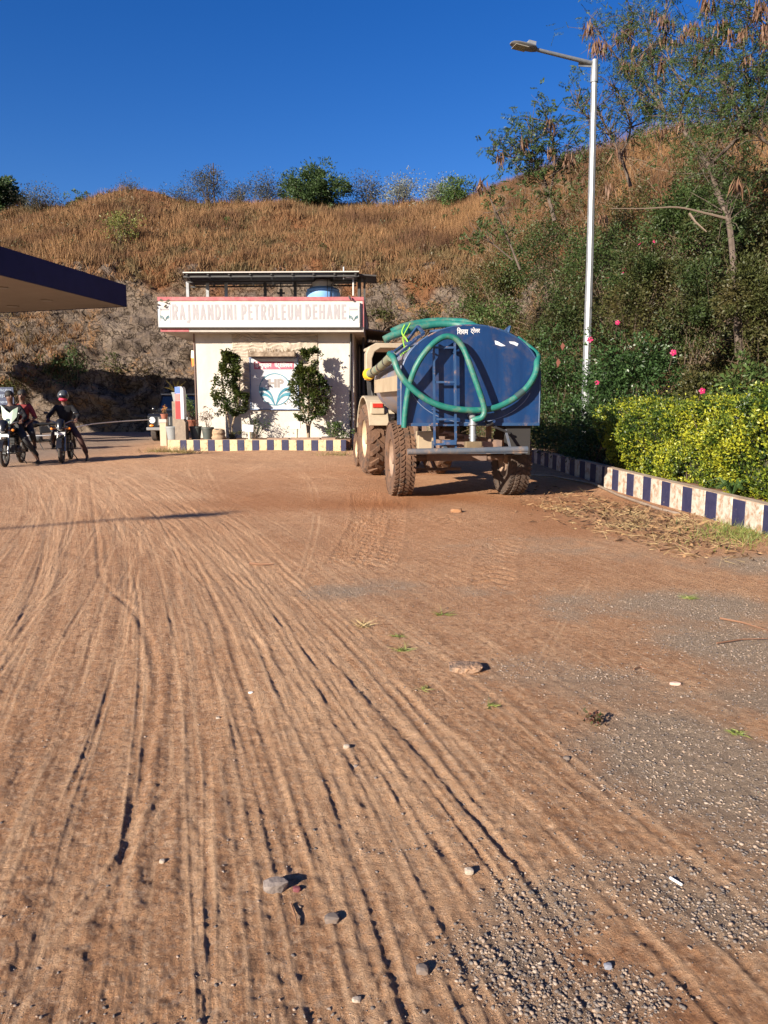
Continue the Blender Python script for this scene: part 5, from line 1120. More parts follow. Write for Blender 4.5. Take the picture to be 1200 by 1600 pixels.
# ================================================================ PEOPLE
def skin(name, nodes, edges, material, parent, sub=1):
    me = bpy.data.meshes.new(name); me.from_pydata([n[0] for n in nodes], edges, [])
    o = bpy.data.objects.new(name, me); col.objects.link(o)
    s = o.modifiers.new('skin', 'SKIN'); s.use_smooth_shade = True
    for i, n_ in enumerate(nodes):
        v_ = me.skin_vertices[0].data[i]; r = n_[1]; v_.radius = (r, r) if not isinstance(r, tuple) else r
    me.skin_vertices[0].data[0].use_root = True
    ss = o.modifiers.new('sub', 'SUBSURF'); ss.levels = sub; ss.render_levels = sub
    dg = bpy.context.evaluated_depsgraph_get(); me2 = bpy.data.meshes.new_from_object(o.evaluated_get(dg)); bpy.data.objects.remove(o); me2.name = name; me2.materials.clear()
    return link(name, me2, material, parent, True)
skin_m = mat('skin', (.12, .06, .04), .6)
def person(lab, loc, rz, pose, cl, shift=(0, 0, 0), group='people on motorcycles'):
    t = thing('person', lab, 'person', loc, rz, group); S = Vector(shift)
    pel, che, nek, hed = [Vector(v) + S for v in (pose['pelvis'], pose['chest'], pose['neck'], pose['head'])]
    A = {}
    for s in ('L', 'R'):
        sg = 1 if s == 'L' else -1
        hip = pel + Vector((.0, sg * .10, -.02)); sh = che + Vector((.0, sg * .19, .13))
        A[s] = [hip, Vector(pose['knee' + s]) + S, Vector(pose['foot' + s]) + S, sh, Vector(pose['elb' + s]) + S, Vector(pose['hand' + s]) + S]
    nodes = [(pel, .14), (pel.lerp(che, .5), .13), (che, (.17, .13)), (nek - Vector((0, 0, .05)), .075), (nek + Vector((0, 0, .03)), .055), (hed - Vector((-.02, 0, .02)), .09), (hed + Vector((0, 0, .06)), .088)]
    E = [(i, i + 1) for i in range(6)]
    for s in ('L', 'R'):
        hip, kn, ft, sh, el, hd = A[s]; b = len(nodes)
        toe = ft + Vector((.15, 0, -.03)); nodes += [(hip, .10), (kn, .062), (ft + Vector((0, 0, .08)), .042), (ft + Vector((.02, 0, .01)), .04), (toe, .03)]; E += [(0, b), (b, b + 1), (b + 1, b + 2), (b + 2, b + 3), (b + 3, b + 4)]
        b = len(nodes); nodes += [(sh, .06), (el, .043), (hd - (hd - el).normalized() * .06, .028), (hd + (hd - el).normalized() * .02, .036)]; E += [(2, b), (b, b + 1), (b + 1, b + 2), (b + 2, b + 3)]
        d = (hd - el).normalized(); side = Vector((0, 0, 1)).cross(d).normalized()
        for k, (o_, L) in enumerate(((-.03, .06), (-.01, .075), (.01, .07), (.03, .055))):
            q = len(nodes); nodes += [(hd + d * .05 + side * o_, .0095), (hd + d * (.05 + L * .5) + side * o_ - Vector((0, 0, .02)), .009), (hd + d * (.03 + L * .6) + side * o_ - Vector((0, 0, .05)), .008)]; E += [(b + 3, q), (q, q + 1), (q + 1, q + 2)]
        q = len(nodes); nodes += [(hd + side * (.045 if s == 'R' else -.045) - Vector((0, 0, .01)), .011), (hd + d * .04 + side * (.05 if s == 'R' else -.05) - Vector((0, 0, .03)), .009)]; E += [(b + 3, q), (q, q + 1)]
    skin('body', nodes, E, skin_m, t)
    nodes = [(pel + Vector((0, 0, .04)), .155), (pel.lerp(che, .5), .15), (che, (.19, .145)), (che + Vector((0, 0, .14)), .12), (nek - Vector((0, 0, .03)), .075)]; E = [(0, 1), (1, 2), (2, 3), (3, 4)]
    for s in ('L', 'R'):
        hip, kn, ft, sh, el, hd = A[s]; b = len(nodes); e_ = hd - (hd - el) * (.22 if cl.get('long', 1) else .95); nodes += [(sh, .078), (el, .058), (e_, .045)]; E += [(2, b), (b, b + 1), (b + 1, b + 2)]
    skin(cl.get('top_name', 'jacket'), nodes, E, cl['top'], t)
    nodes = [(pel, .15)]; E = []
    for s in ('L', 'R'):
        hip, kn, ft, *_ = A[s]; b = len(nodes); nodes += [(hip, .115), (kn, .078), (ft + Vector((0, 0, .12)), .062)]; E += [(0, b), (b, b + 1), (b + 1, b + 2)]
    skin('trousers', nodes, E, cl['bottom'], t)
    for s in ('L', 'R'):
        ft = A[s][2]; m = MB(); m.tube([ft + Vector((-.07, 0, -.01)), ft + Vector((0, 0, .0)), ft + Vector((.12, 0, -.02)), ft + Vector((.18, 0, -.03))], [.035, .05, .042, .022], 8); m.build('shoe', black_m, t, True)
    fwd = Vector((cos(pose.get('turn', 0)), sin(pose.get('turn', 0)), 0)); sd_ = Vector((-fwd.y, fwd.x, 0)); hc = hed + Vector((0, 0, .03))
    m = MB(); m.tube([hc + fwd * .085 + Vector((0, 0, .03)), hc + fwd * .115 - Vector((0, 0, .02)), hc + fwd * .09 - Vector((0, 0, .03))], [.008, .016, .012], 6); m.build('nose', skin_m, t, True)
    for s in (-1, 1): m = MB(); m.ell(hc + fwd * .088 + sd_ * s * .033 + Vector((0, 0, .015)), (.012, .012, .008), 8, 6); m.build('eye', mat('eye_dark', (.02, .015, .012), .3), t, True)
    m = MB(); m.bar(hc + fwd * .092 - sd_ * .025 - Vector((0, 0, .06)), hc + fwd * .092 + sd_ * .025 - Vector((0, 0, .06)), .006, .008); m.build('mouth', mat('lips', (.16, .06, .05), .6), t)
    for s in (-1, 1): m = MB(); m.ell(hc + sd_ * s * .095, (.02, .012, .03), 8, 6); m.build('ear', skin_m, t, True)
    if cl.get('helmet'):
        m = MB(); m.ell(hc + Vector((0, 0, .03)) - fwd * .015, (.145, .135, .14), 20, 14); 
        m.v = [v for v in m.v]; m.build('helmet', cl['helmet'], t, True)
        m = MB(); m.tube([hc + fwd * .10 - sd_ * .07 + Vector((0, 0, .0)), hc + fwd * .135 + Vector((0, 0, -.0)), hc + fwd * .10 + sd_ * .07 + Vector((0, 0, .0))], [.03, .04, .03], 8); m.build('helmet_opening', mat('visor_dark', (.01, .01, .012), .15), t, True)
    else:
        m = MB(); m.ell(hc + Vector((0, 0, .045)) - fwd * .02, (.108, .10, .10), 16, 12); m.build('hair', mat('black_hair', (.012, .010, .009), .7), t, True)
    if cl.get('scarf'):
        m = MB(); m.ell(hc + fwd * .03 - Vector((0, 0, .065)), (.115, .105, .055), 16, 10); m.build('face_scarf', cl['scarf'], t, True)
    return t
P2 = dict(pelvis=(-.22, 0, .93), chest=(-.10, 0, 1.24), neck=(-.07, 0, 1.47), head=(-.04, 0, 1.60), kneeL=(.20, .36, .62), footL=(.0, .50, .06), kneeR=(.26, -.22, .70), footR=(.0, -.28, .40), elbL=(.05, .36, 1.14), elbR=(.05, -.36, 1.14), handL=(.31, .33, 1.06), handR=(.31, -.33, 1.06))
dj = mat('jacket_black', (.010, .010, .012), .9, (.018, .018, .02), 9, spec=.2)
person('rider in dark jacket with grey helmet and red face scarf astride the right motorcycle', b2.location, a2, P2, dict(top=dj, bottom=mat('trousers_brown', (.07, .032, .026), .8), helmet=mat('helmet_grey', (.05, .055, .06), .25), scarf=mat('scarf_red', (.50, .03, .07), .7)))
P1 = dict(P2); P1.update(turn=.6, kneeL=(.18, .34, .62), footL=(-.15, .52, .06))
pr_ = person('bareheaded rider in dark shirt with a pale cloth on the chest at left edge', b1.location, a1, P1, dict(top=dj, bottom=mat('trousers_black', (.02, .02, .022), .8), top_name='shirt'))
m = MB(); cpos = Vector((.08, 0, 1.16))
m.add([(.06, -.17, 1.42), (.10, -.06, 1.30), (.12, .02, 1.24), (.10, .10, 1.32), (.05, .20, 1.38), (.10, .17, 1.15), (.16, .06, 1.0), (.17, .0, .93), (.16, -.06, 1.0), (.10, -.15, 1.14)], [(0, 1, 9), (1, 8, 9), (1, 2, 8), (2, 7, 8), (2, 6, 7), (2, 3, 6), (3, 5, 6), (3, 4, 5)])
o = m.build('chest_cloth', mat('cloth_pale', (.50, .55, .44), .6, (.42, .60, .45), 6), None); o.parent = pr_; so_ = o.modifiers.new('thick', 'SOLIDIFY'); so_.thickness = .015
P4 = dict(pelvis=(-.52, 0, .96), chest=(-.44, 0, 1.27), neck=(-.42, .02, 1.50), head=(-.40, .04, 1.63), kneeL=(-.15, .28, .74), footL=(-.40, .26, .40), kneeR=(-.15, -.26, .74), footR=(-.40, -.26, .40), elbL=(-.36, .32, 1.12), elbR=(-.36, -.32, 1.12), handL=(-.12, .2, .98), handR=(-.12, -.2, .98), turn=.2)
person('passenger in red shirt and dark cap sitting behind the left edge rider', b1.location, a1, P4, dict(top=mat('shirt_red', (.20, .02, .02), .8), bottom=mat('trousers_black', (.02, .02, .022)), top_name='shirt', long=0), shift=(0, .14, 0))

# ================================================================ DARK CAR
YC = 29.0; cc = at(268, 690, YC)
car = thing('parked_car', 'black boxy utility vehicle with chrome bumper parked in shade beside the office', 'car', (cc.x, YC, 0))
cp_m = mat('car_black', (.010, .011, .014), .2); W_ = .88
m = MB(); m.prism([(0, .45), (0, .98), (.12, 1.06), (1.25, 1.12), (4.1, 1.12), (4.1, .45)], -W_, W_, 'X'); m.build('body', cp_m, car, bevel=.04)
m = MB()
vs = [(-W_ + .03, 1.2, 1.13), (W_ - .03, 1.2, 1.13), (W_ - .12, 1.6, 1.76), (-W_ + .12, 1.6, 1.76), (-W_ + .03, 4.05, 1.13), (W_ - .03, 4.05, 1.13), (W_ - .12, 3.95, 1.76), (-W_ + .12, 3.95, 1.76)]
m.add(vs, [(0, 1, 2, 3), (4, 7, 6, 5), (3, 2, 6, 7), (0, 3, 7, 4), (1, 5, 6, 2)]); m.build('cabin', cp_m, car, bevel=.03)
m = MB(); m.add([(-W_ + .14, 1.225, 1.19), (W_ - .14, 1.225, 1.19), (W_ - .2, 1.555, 1.70), (-W_ + .2, 1.555, 1.70)], [(0, 1, 2, 3)]); m.build('windscreen', mat('windscreen', (.02, .03, .05), .06, spec=.8), car)
m = MB(); m.bar((-W_ + .1, 1.6, 1.80), (W_ - .1, 1.6, 1.80), .05, .04); m.bar((-W_ + .14, 1.6, 1.80), (-W_ + .14, 3.9, 1.80), .04, .03); m.bar((W_ - .14, 1.6, 1.80), (W_ - .14, 3.9, 1.80), .04, .03); m.build('roof_rack', grey_m, car)
m = MB(); m.bx(-.5, .5, -.03, .0, .62, .95); m.build('grille', black_m, car)
for k in range(5): m = MB(); m.bx(-.45 + k * .2, -.41 + k * .2, -.045, -.03, .64, .93); m.build('grille_bar', chrome_m, car)
for s in (-1, 1):
    m = MB(); m.lathe([(0, -.05), (.11, -.04), (.13, 0), (.13, .03)], 18, 0, 'Y', (s * .68, -.0, .82)); m.build('headlight', lens_m, car, True)
    m = MB(); m.ell((s * .72, -.02, .62), (.09, .03, .04)); m.build('indicator', orange_m, car, True)
    m = MB(); m.ell((s * (W_ + .12), 1.3, 1.22), (.10, .05, .08)); m.bar((s * W_, 1.3, 1.15), (s * (W_ + .1), 1.3, 1.2), .03, .03); m.build('side_mirror', cp_m, car, True)
    for y_ in (.75, 3.3):
        m = MB(); m.lathe([(.19, -.09), (.33, -.11), (.36, -.08), (.36, .08), (.33, .11), (.19, .09)], 28, 0, 'X'); w_ = m.build('wheel', tyre_m, car, True); w_.location = (s * (W_ - .1), y_, .36)
        m = MB(); m.lathe([(.0, s * .05), (.12, s * .06), (.19, s * .09)], 20, 0, 'X'); m.build('rim', eng_m, w_, True)
m = MB(); m.bx(-W_, W_, -.16, -.02, .44, .56); m.build('bumper', chrome_m, car, bevel=.02)
m = MB(); m.bx(-.26, .26, -.175, -.163, .45, .56); m.build('number_plate', plate_m, car)
# white rope from the parked motorcycle to the car
m = MB(); m.tube(catmull([at(40, 681, 23.5), at(86, 679, 24), at(130, 665, 25), at(180, 659, 27), at(235, 655.5, 28.6)], 6), .02, 6); o = m.build('white_rope', mat('rope_white', (.6, .6, .6), .7)); tag(o, 'white rope strung low from the motorcycles to the dark car', 'rope')
# ---- blue notice board at the left frame edge
nb = thing('notice_board', 'navy notice board with white lettering behind the left riders', 'notice board', (at(-12, 700, 27).x, 27, 0))
bz0, bz1 = at(0, 641, 27).z, at(0, 605, 27).z; hw = at(22, 620, 27).x - nb.location.x
m = MB(); m.bx(-hw, hw, -.03, .0, bz0, bz1); m.build('panel', mat('notice_blue', (.008, .018, .06), .6), nb)
for s in (-1, 1): m = MB(); m.bx(s * hw * .8 - .03, s * hw * .8 + .03, .0, .06, 0, bz1); m.build('post', grey_m, nb)
wl_m = mat('notice_letter', (.25, .30, .38), .6)
for i, s in enumerate(('गाडीतील पेट्रोल', 'भरताना', 'आपले वाहन ब', 'ं‍िटलाइन')):
    h = (bz1 - bz0); z = bz1 - h * (.06 + .25 * i) - h * .15
    if i == 3: m = MB(); m.bx(-hw * .2, hw * .92, -.036, -.031, z - .02, z + .14); m.build('white_band', wl_m, nb); continue
    x0, x1 = ((-.2, .92), (.15, .8), (-.3, .95))[i]; text('lettering', s, hw * x0, hw * x1, z, z + h * .14, wl_m, nb, Matrix.Translation((0, -.032, 0)), bold=.01)
# ================================================================ STREET LAMP
YP_ = 17.6; bb = at(915, 640, YP_)
sl_ = thing('street_lamp', 'tall galvanised street lamp leaning its arm left over the yard', 'street lamp', (bb.x, YP_, 0))
tp = at(929.5, 94, YP_) - sl_.location; mid = at(922, 400, YP_) - sl_.location; jn = at(928.5, 125, YP_) - sl_.location
m = MB(); m.tube([(0, 0, 0), mid, jn], [.098, .08, .066], 8); m.build('pole', galv_m, sl_)
m = MB(); m.tube([jn - Vector((0, 0, .05)), jn + Vector((0, 0, .02)), tp], [.085, .085, .07], 12); m.tube([tp, tp + Vector((0, 0, .03))], [.07, .02], 12); m.build('sleeve', galv_m, sl_, True)
ar_ = at(925, 99, YP_) - sl_.location; ae = at(832, 76, YP_ - .5) - sl_.location
m = MB(); m.tube([ar_, ae], [.045, .036], 10); m.bar(ar_ - Vector((.0, 0, .02)), ar_ + Vector((-.3, -.05, -.02)), .02, .12); m.build('arm', galv_m, sl_, True)
h0 = at(838, 77, YP_ - .5) - sl_.location; h1_ = at(798, 67, YP_ - .65) - sl_.location; d = (h1_ - h0).normalized(); s_ = d.cross(Vector((0, 0, 1))).normalized(); u_ = s_.cross(d)
m = MB(); L = (h1_ - h0).length; sec = [(0, .05, .05), (.12, .12, .055), (.35, .14, .06), (.75, .14, .045), (.93, .11, .03), (1, .05, .015)]
vs = []
for t_, w_, h_ in sec:
    c_ = h0 + d * L * t_
    for k in range(10): a = 2 * pi * k / 10; vs.append(c_ + s_ * w_ * cos(a) + u_ * h_ * sin(a))
m.add(vs, [(i * 10 + j, i * 10 + (j + 1) % 10, (i + 1) * 10 + (j + 1) % 10, (i + 1) * 10 + j) for i in range(len(sec) - 1) for j in range(10)] + [tuple(range(10)), tuple(range(50, 60))])
hd_ = m.build('lamp_head', mat('lamp_head_grey', (.13, .13, .13), .5), sl_, True)
m = MB(); c_ = h0 + d * L * .62 - u_ * .045; m.box(c_, (.24, L * .5, .015), 0, Matrix((s_, d, u_)).transposed()); m.build('lamp_glass', mat('lamp_glass', (.22, .20, .16), .2), hd_)
m = MB(); c_ = h0 + d * L * .22 + u_ * .08; m.box(c_, (.14, .16, .07), 0, Matrix((s_, d, u_)).transposed()); m.build('driver_box', grey_m, hd_)
# second lamp out of frame at left whose shadow crosses the yard
SHD = Vector((SUN_H.x, SUN_H.y, 0)); e_ = gp(362, 802); hgt = 9.0; off_ = hgt / math.tan(SUN_EL)
q = e_ - Vector((.95, .30, 0)) * 3.3 - SHD * off_
s2 = thing('street_lamp', 'street lamp standing outside the frame at left, seen only by its shadow', 'street lamp', (q.x + .0, q.y, 0))
m = MB(); m.tube([(0, 0, 0), (0, 0, hgt - .5)], [.11, .075], 8); m.build('pole', galv_m, s2); m = MB(); m.tube([(0, 0, hgt - .5), (2.4, .76, hgt - .1)], .045, 6); m.build('arm', galv_m, s2); m = MB(); m.tube([(2.35, .74, hgt - .12), (2.6, .82, hgt - .05), (3.1, .98, hgt - .02)], [.06, .15, .09], 8); m.build('lamp_head', grey_m, s2)

# ================================================================ GRASS ON THE HILL
rng = np.random.default_rng(21)
def hill_samples(n, t0, t1, u0=0, u1=12.8, pw=1):
    u = u0 + (u1 - u0) * rng.random(n); t = t0 + (t1 - t0) * rng.random(n) ** pw
    fi = np.interp(u, us, np.arange(len(us))); fj = np.interp(t, ts, np.arange(len(ts)))
    i = np.clip(fi.astype(int), 0, len(us) - 2); j = np.clip(fj.astype(int), 0, len(ts) - 2); a = (fi - i)[:, None]; b = (fj - j)[:, None]
    P = HV[i, j] * (1 - a) * (1 - b) + HV[i + 1, j] * a * (1 - b) + HV[i, j + 1] * (1 - a) * b + HV[i + 1, j + 1] * a * b
    return P, HN[i, j], u, t
def inview(P, mx=.62): return np.abs(P[:, 0]) < P[:, 1] * mx + 3
grass_m = leafmat('straw_grass', (.20, .10, .044), (.36, .21, .095), (.105, .052, .028), .25, .8, .22)
gb_m = leafmat('brown_grass', (.17, .08, .035), (.27, .145, .065), (.14, .10, .045), .2, .8, .5)
def grass_obj(name, lab, n, t0, t1, L, Wd, mm, thr, u0=0, u1=12.8, seed=0, lean=.35, cl=1.2, tuft=9):
    P, Nn, u, t = hill_samples(n // tuft, t0, t1, u0, u1)
    k = inview(P) & (.6 * fbm(P * .35, 3, 80 + seed) + .5 * (vnoise(P * .16, 85 + seed)) + .25 * vnoise(P * cl, 90 + seed) > thr + .04 + .0 * t); P = P[k]; Nn = Nn[k]
    keep = ~((np.abs(P[:, 0] + 19.4) < 5.2) & (P[:, 1] > 52.5) & (rng.random(len(P)) > .22)); P, Nn = P[keep], Nn[keep]
    P = np.repeat(P, tuft, 0); Nn = np.repeat(Nn, tuft, 0); P = P + rng.normal(size=P.shape) * (.12, .12, .03)
    D = unit(np.array((.12, -.05, 1)) + rng.normal(size=P.shape) * lean * (1, 1, .2) + Nn * .25)
    l_ = L * (.45 + .9 * rng.random(len(P))) * (.6 + .8 * vnoise(P * .5, 95 + seed)); 
    tag(link(name, blade_mesh(name, P - np.array((0, 0, .05)), D, l_, Wd * (.5 + rng.random(len(P))), rng), mm), lab, 'grass', kind='stuff')
grass_obj('dry_grass', 'tall straw coloured grass covering the upper hillside', 190000, 1.02, 2.02, .62, .040, grass_m, .62, 5, 12.6, 1)
grass_obj('brown_grass', 'short rusty brown grass between the straw tufts', 160000, .93, 2.05, .45, .05, gb_m, .34, 5, 12.6, 2, .5)
grass_obj('bank_grass', 'bright straw grass on the crest of the right hand bank', 150000, 1.25, 2.1, .65, .022, grass_m, .42, 1.0, 6.2, 3)
grass_obj('cliff_grass', 'dry tufts rooted in cracks of the rock cliff', 40000, .3, 1.0, .45, .04, gb_m, .64, 4.6, 12.4, 4, .6)
# ================================================================ THICKET ON THE RIGHT BANK
def cover(name, lab, n, t0, t1, u0, u1, leaf, asp_, mm, thr, off_, seed, cat='undergrowth', tmod=None):
    P, Nn, u, t = hill_samples(n * 2, t0, t1, u0, u1)
    lump = vnoise(P * .9, 110 + seed); lump2 = vnoise(P * 2.6, 120 + seed)
    dens = .5 * fbm(P * .5, 2, 130 + seed) + .5 * lump2
    k = inview(P) & (dens > thr * (1 if tmod is None else tmod(t, u))); P, Nn, lump, lump2 = [a[k][:n] for a in (P, Nn, lump, lump2)]
    O = off_ * (.15 + 1.5 * lump * lump2) * (.55 + .5 * rng.random(len(P)))
    side = Nn * .75 + np.array((0, 0, .6))
    P = P + side * O[:, None] + rng.normal(size=P.shape) * .05
    D = unit(rng.normal(size=P.shape) + Nn * .4 + np.array((0, 0, -.2)))
    tag(link(name, leaf_mesh(name, P, D, leaf * (.5 + rng.random(len(P))), leaf * asp_ * (.6 + .7 * rng.random(len(P))), rng), mm), lab, cat, kind='stuff')
olive = leafmat('leaf_olive', (.045, .058, .016), (.085, .092, .028), (.10, .075, .028))
brownl = leafmat('leaf_brown', (.10, .060, .028), (.18, .115, .055), (.055, .060, .02), .25)
lm_mid2 = leafmat('leaf_creeper', (.030, .050, .014), (.060, .088, .026), (.085, .068, .026))
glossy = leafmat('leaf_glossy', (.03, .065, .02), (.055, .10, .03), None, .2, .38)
fern = leafmat('leaf_feather', (.04, .072, .02), (.075, .11, .032), None, .35)
tm = lambda t, u: 1 + .42 * smooth(.9, 1.5, t) + .5 * smooth(4.3, 5.0, u) * smooth(.55, 1.0, t)
cover('olive_thicket', 'tangled olive green creeper covering the right hand bank', 112000, .0, 1.8, 1.2, 5.6, .085, .5, olive, .36, 1.25, 1, tmod=tm)
cover('brown_thicket', 'dry brown leaves and stalks woven through the creeper', 105000, .0, 1.9, 1.2, 5.5, .08, .4, brownl, .44, .85, 2, tmod=tm)
cover('green_thicket', 'fresh green sprays among the creeper on the bank', 52000, .0, 1.6, 1.2, 5.5, .075, .5, lm_mid2, .44, 1.4, 3, tmod=tm)
cover('hill_brush', 'low brownish green brush dotted over the dry hillside', 16000, 1.0, 1.95, 5.2, 12.4, .13, .5, olive, .60, .5, 7)
cover('hill_brush', 'withered brown brush in the hollows of the dry hillside', 20000, .85, 1.95, 5.2, 12.4, .13, .45, brownl, .56, .45, 8)
# twig tangle
P, Nn, u, t = hill_samples(2600, .05, 1.7, 1.2, 5.6); k = inview(P); P, Nn = P[k], Nn[k]; m = MB()
for a, n_ in zip(P, Nn):
    d = Vector((rng.normal(), rng.normal() * .6, abs(rng.normal()) * 1.3 + .2)).normalized(); a = Vector(a) + Vector(n_) * .35; L = .4 + rng.random() * 1.1; mm_ = a + d * L * .5 + Vector(rng.normal(size=3) * .08)
    m.tube([a, mm_, a + d * L + Vector((0, 0, -.1 * L))], [.012, .009, .003], 3, 0, False)
tag(m.build('twig_tangle', mat('pale_twig', (.16, .11, .07), .9, (.10, .065, .04), 3)), 'pale leafless twigs sticking out of the bank thicket', 'twigs', kind='stuff')

# ================================================================ SHRUBS
def shrub_px(name, lab, px, py, wpx, hpx, mm, leaf, ncl, per, seed, group=None, Y=None, cat='shrub', depth=1, **kw):
    b_ = hit(px, py) if Y is None else at(px, py, Y)
    if Y is None: b_ = b_ - Vector((0, 0, .1))
    s = b_.y / 1216; rx = wpx * s / 2; h = hpx * s
    return shrub(name, lab, cat, b_, (rx, rx * depth, h / 2), ncl, per, leaf, mm, wood_m, group, seed=seed, **kw)
grey_leaf = leafmat('leaf_grey', (.05, .052, .036), (.095, .095, .07), None, .3)
silver_leaf = leafmat('leaf_silver', (.15, .165, .135), (.24, .25, .20), None, .3)
rid = [  # px, base py, w, h, material, leaf, clumps, per, label
 (-6, 330, 66, 64, lm_dark, .22, 46, 60, 'dark flat branched tree on the ridge at the left edge', 'ridge_tree'),
 (62, 330, 60, 32, grey_leaf, .12, 30, 22, 'greyish brush left of the ridge mound', None),
 (122, 312, 34, 22, lm_mid, .14, 12, 18, 'small leafy bush with pale leaves at the left foot of the mound', None),
 (203, 298, 40, 16, grey_leaf, .10, 16, 12, 'sparse twiggy brush on top of the mound', None),
 (282, 308, 44, 22, grey_leaf, .11, 16, 16, 'low grey brush right of the mound', None),
 (325, 318, 46, 58, grey_leaf, .11, 42, 22, 'tall grey twiggy bush around the bare forked stalk', None),
 (372, 316, 34, 34, grey_leaf, .11, 24, 18, 'grey twiggy bush right of the forked stalk', None),
 (415, 316, 52, 42, grey_leaf, .12, 34, 20, 'broad grey bush left of the dark green ridge tree', None),
 (492, 320, 88, 70, lm_dark, .17, 60, 50, 'dense dark green tree standing on the middle of the ridge', 'ridge_tree'),
 (460, 318, 34, 40, lm_dark, .15, 20, 34, 'low dark bush hugging the left side of the ridge tree', None),
 (575, 318, 52, 42, grey_leaf, .12, 34, 20, 'dark grey bush right of the dense ridge tree', None),
 (626, 316, 44, 50, silver_leaf, .12, 34, 22, 'silvery feathery bush on the ridge', None),
 (684, 318, 44, 40, silver_leaf, .12, 26, 22, 'pale green grey bush on the ridge right of the silvery bush', None),
 (714, 330, 40, 56, lm_mid, .13, 32, 26, 'mid green bush leaning down the slope at the end of the ridge', None),
 (716, 345, 24, 20, lm_dark, .13, 10, 26, 'dark leafy clump just below the end of the ridge', None),
 (192, 385, 62, 66, leafmat('leaf_yellow_green', (.13, .15, .035), (.22, .22, .06), None), .13, 40, 26, 'yellow green bush on the slope under the mound', None),
 (505, 325, 30, 14, lm_mid, .12, 10, 20, 'green weeds below the ridge tree', None),
 (358, 350, 20, 12, lm_mid, .12, 8, 16, 'small green weed patch high on the slope', None),
 (695, 352, 14, 22, lm_dark, .14, 7, 22, 'small dark sapling on the slope under the end of the ridge', None),
 (505, 395, 20, 16, olive, .12, 8, 18, 'olive bush halfway down the slope', None),
 (75, 600, 60, 50, lm_dark, .13, 24, 34, 'dark bush at the cliff foot behind the riders', None),
 (118, 600, 60, 66, lm_dark, .13, 26, 36, 'tall dark bush growing against the cliff foot', None),
 (180, 600, 60, 44, olive, .13, 20, 30, 'olive bush at the cliff foot left of the office', None),
 (20, 640, 60, 70, olive, .13, 24, 28, 'scrubby bush at the cliff foot behind the notice board', None),
 (240, 600, 60, 34, brownl, .13, 18, 26, 'dry brown bush at the cliff foot near the flag', None),
 (600, 510, 60, 40, olive, .13, 18, 26, 'olive scrub on the cliff above the tractor', None),
 (665, 520, 60, 50, olive, .12, 22, 28, 'green scrub on the slope just above the tank hoses', None),
 (640, 470, 40, 20, brownl, .12, 10, 22, 'dry scrub patch on the brown slope above the office roof', None),
 (745, 500, 60, 60, lm_mid, .12, 26, 32, 'leafy green bush on the slope left of the thicket', None)]
for i, (px_, py_, w_, h_, mm, lf, nc, pc, lab, nm) in enumerate(rid):
    if py_ < 336: h_ *= (.86 if nm else .95); w_ *= (1.0 if nm else 1.35); pc = int(pc * 2.8); nc = int(nc * 1.35)
    shrub_px(nm or 'hill_shrub', lab, px_, py_, w_, h_, mm, lf, nc, pc, 300 + i, None, shell=.35, stem_r=.05 if nm else .03, clr=(w_ * .05 * .22 if mm is grey_leaf or mm is silver_leaf else None), cat='tree' if nm else 'shrub')
# bare forked stalk on the ridge
b_ = hit(335, 318); m = MB(); s = b_.y / 1216
m.tube([(0, 0, -.2), (0, 0, 60 * s)], [.07, .04], 6)
for sx, z0_, z1_ in ((-1, 30, 47), (1, 28, 44), (-.6, 42, 54), (.6, 44, 52)): m.tube([(0, 0, z0_ * s), (sx * .25, 0, z0_ * s + .15), (sx * .30, 0, z1_ * s)], [.05, .05, .03], 5)
o = m.build('bare_stalk', mat('stalk_dark', (.05, .035, .03), .9)); o.location = b_; tag(o, 'dark bare forked stalk standing above the ridge bushes', 'dead plant')

# ================================================================ BANK SHRUBS (right)
bs = [  # px, base py, w, h, Y, mat, leaf, ncl, per, label
 (990, 652, 150, 130, 15.6, glossy, .075, 60, 95, 'glossy dark leaved bush behind the hedge right of the lamp post'),
 (868, 660, 120, 150, 19.0, glossy, .075, 55, 95, 'dark glossy bush between the tanker and the lamp post'),
 (800, 600, 120, 110, 23.5, olive, .09, 40, 70, 'olive bush just behind the right shoulder of the tank'),
 (770, 520, 90, 60, 26.0, lm_mid, .10, 26, 55, 'fresh green bush rising above the tank top'),
 (845, 470, 150, 130, 22.5, fern, .07, 60, 80, 'feathery green bush on the bank left of the lamp post'),
 (930, 470, 110, 110, 19.5, fern, .065, 44, 80, 'feathery green bush behind the lamp post'),
 (985, 540, 130, 110, 17.5, olive, .07, 46, 80, 'olive creeper mound dotted with pink flowers'),
 (1085, 560, 140, 150, 15.0, lm_mid2, .065, 60, 110, 'brownish tangled bush below the leaning tree'),
 (1165, 560, 110, 170, 13.8, olive, .06, 60, 110, 'dry brown bush at the right edge under the pods'),
 (1060, 400, 130, 110, 17.5, fern, .07, 50, 110, 'feathery bush high on the bank beside the leaning trunk'),
 (1168, 650, 110, 90, 12.3, lm_mid, .09, 24, 40, 'big leaved green plant just above the hedge at right'),
 (1140, 420, 120, 110, 16.0, lm_mid2, .07, 46, 110, 'dark green bush high on the bank at the right edge'),
 (1010, 470, 130, 100, 17.5, lm_mid2, .07, 50, 110, 'dense green bush in the middle of the bank'),
 (880, 560, 120, 110, 20.0, lm_mid2, .08, 50, 100, 'dense olive green bush left of the lamp post above the dark bush'),
 (790, 480, 90, 70, 26.0, olive, .10, 34, 80, 'rounded olive bush at the left end of the bank thicket'),
 (1100, 660, 120, 80, 13.6, olive, .07, 34, 80, 'dull green bush directly behind the yellow hedge'),
 (940, 640, 90, 70, 16.8, glossy, .07, 28, 90, 'small glossy bush at the foot of the lamp post')]
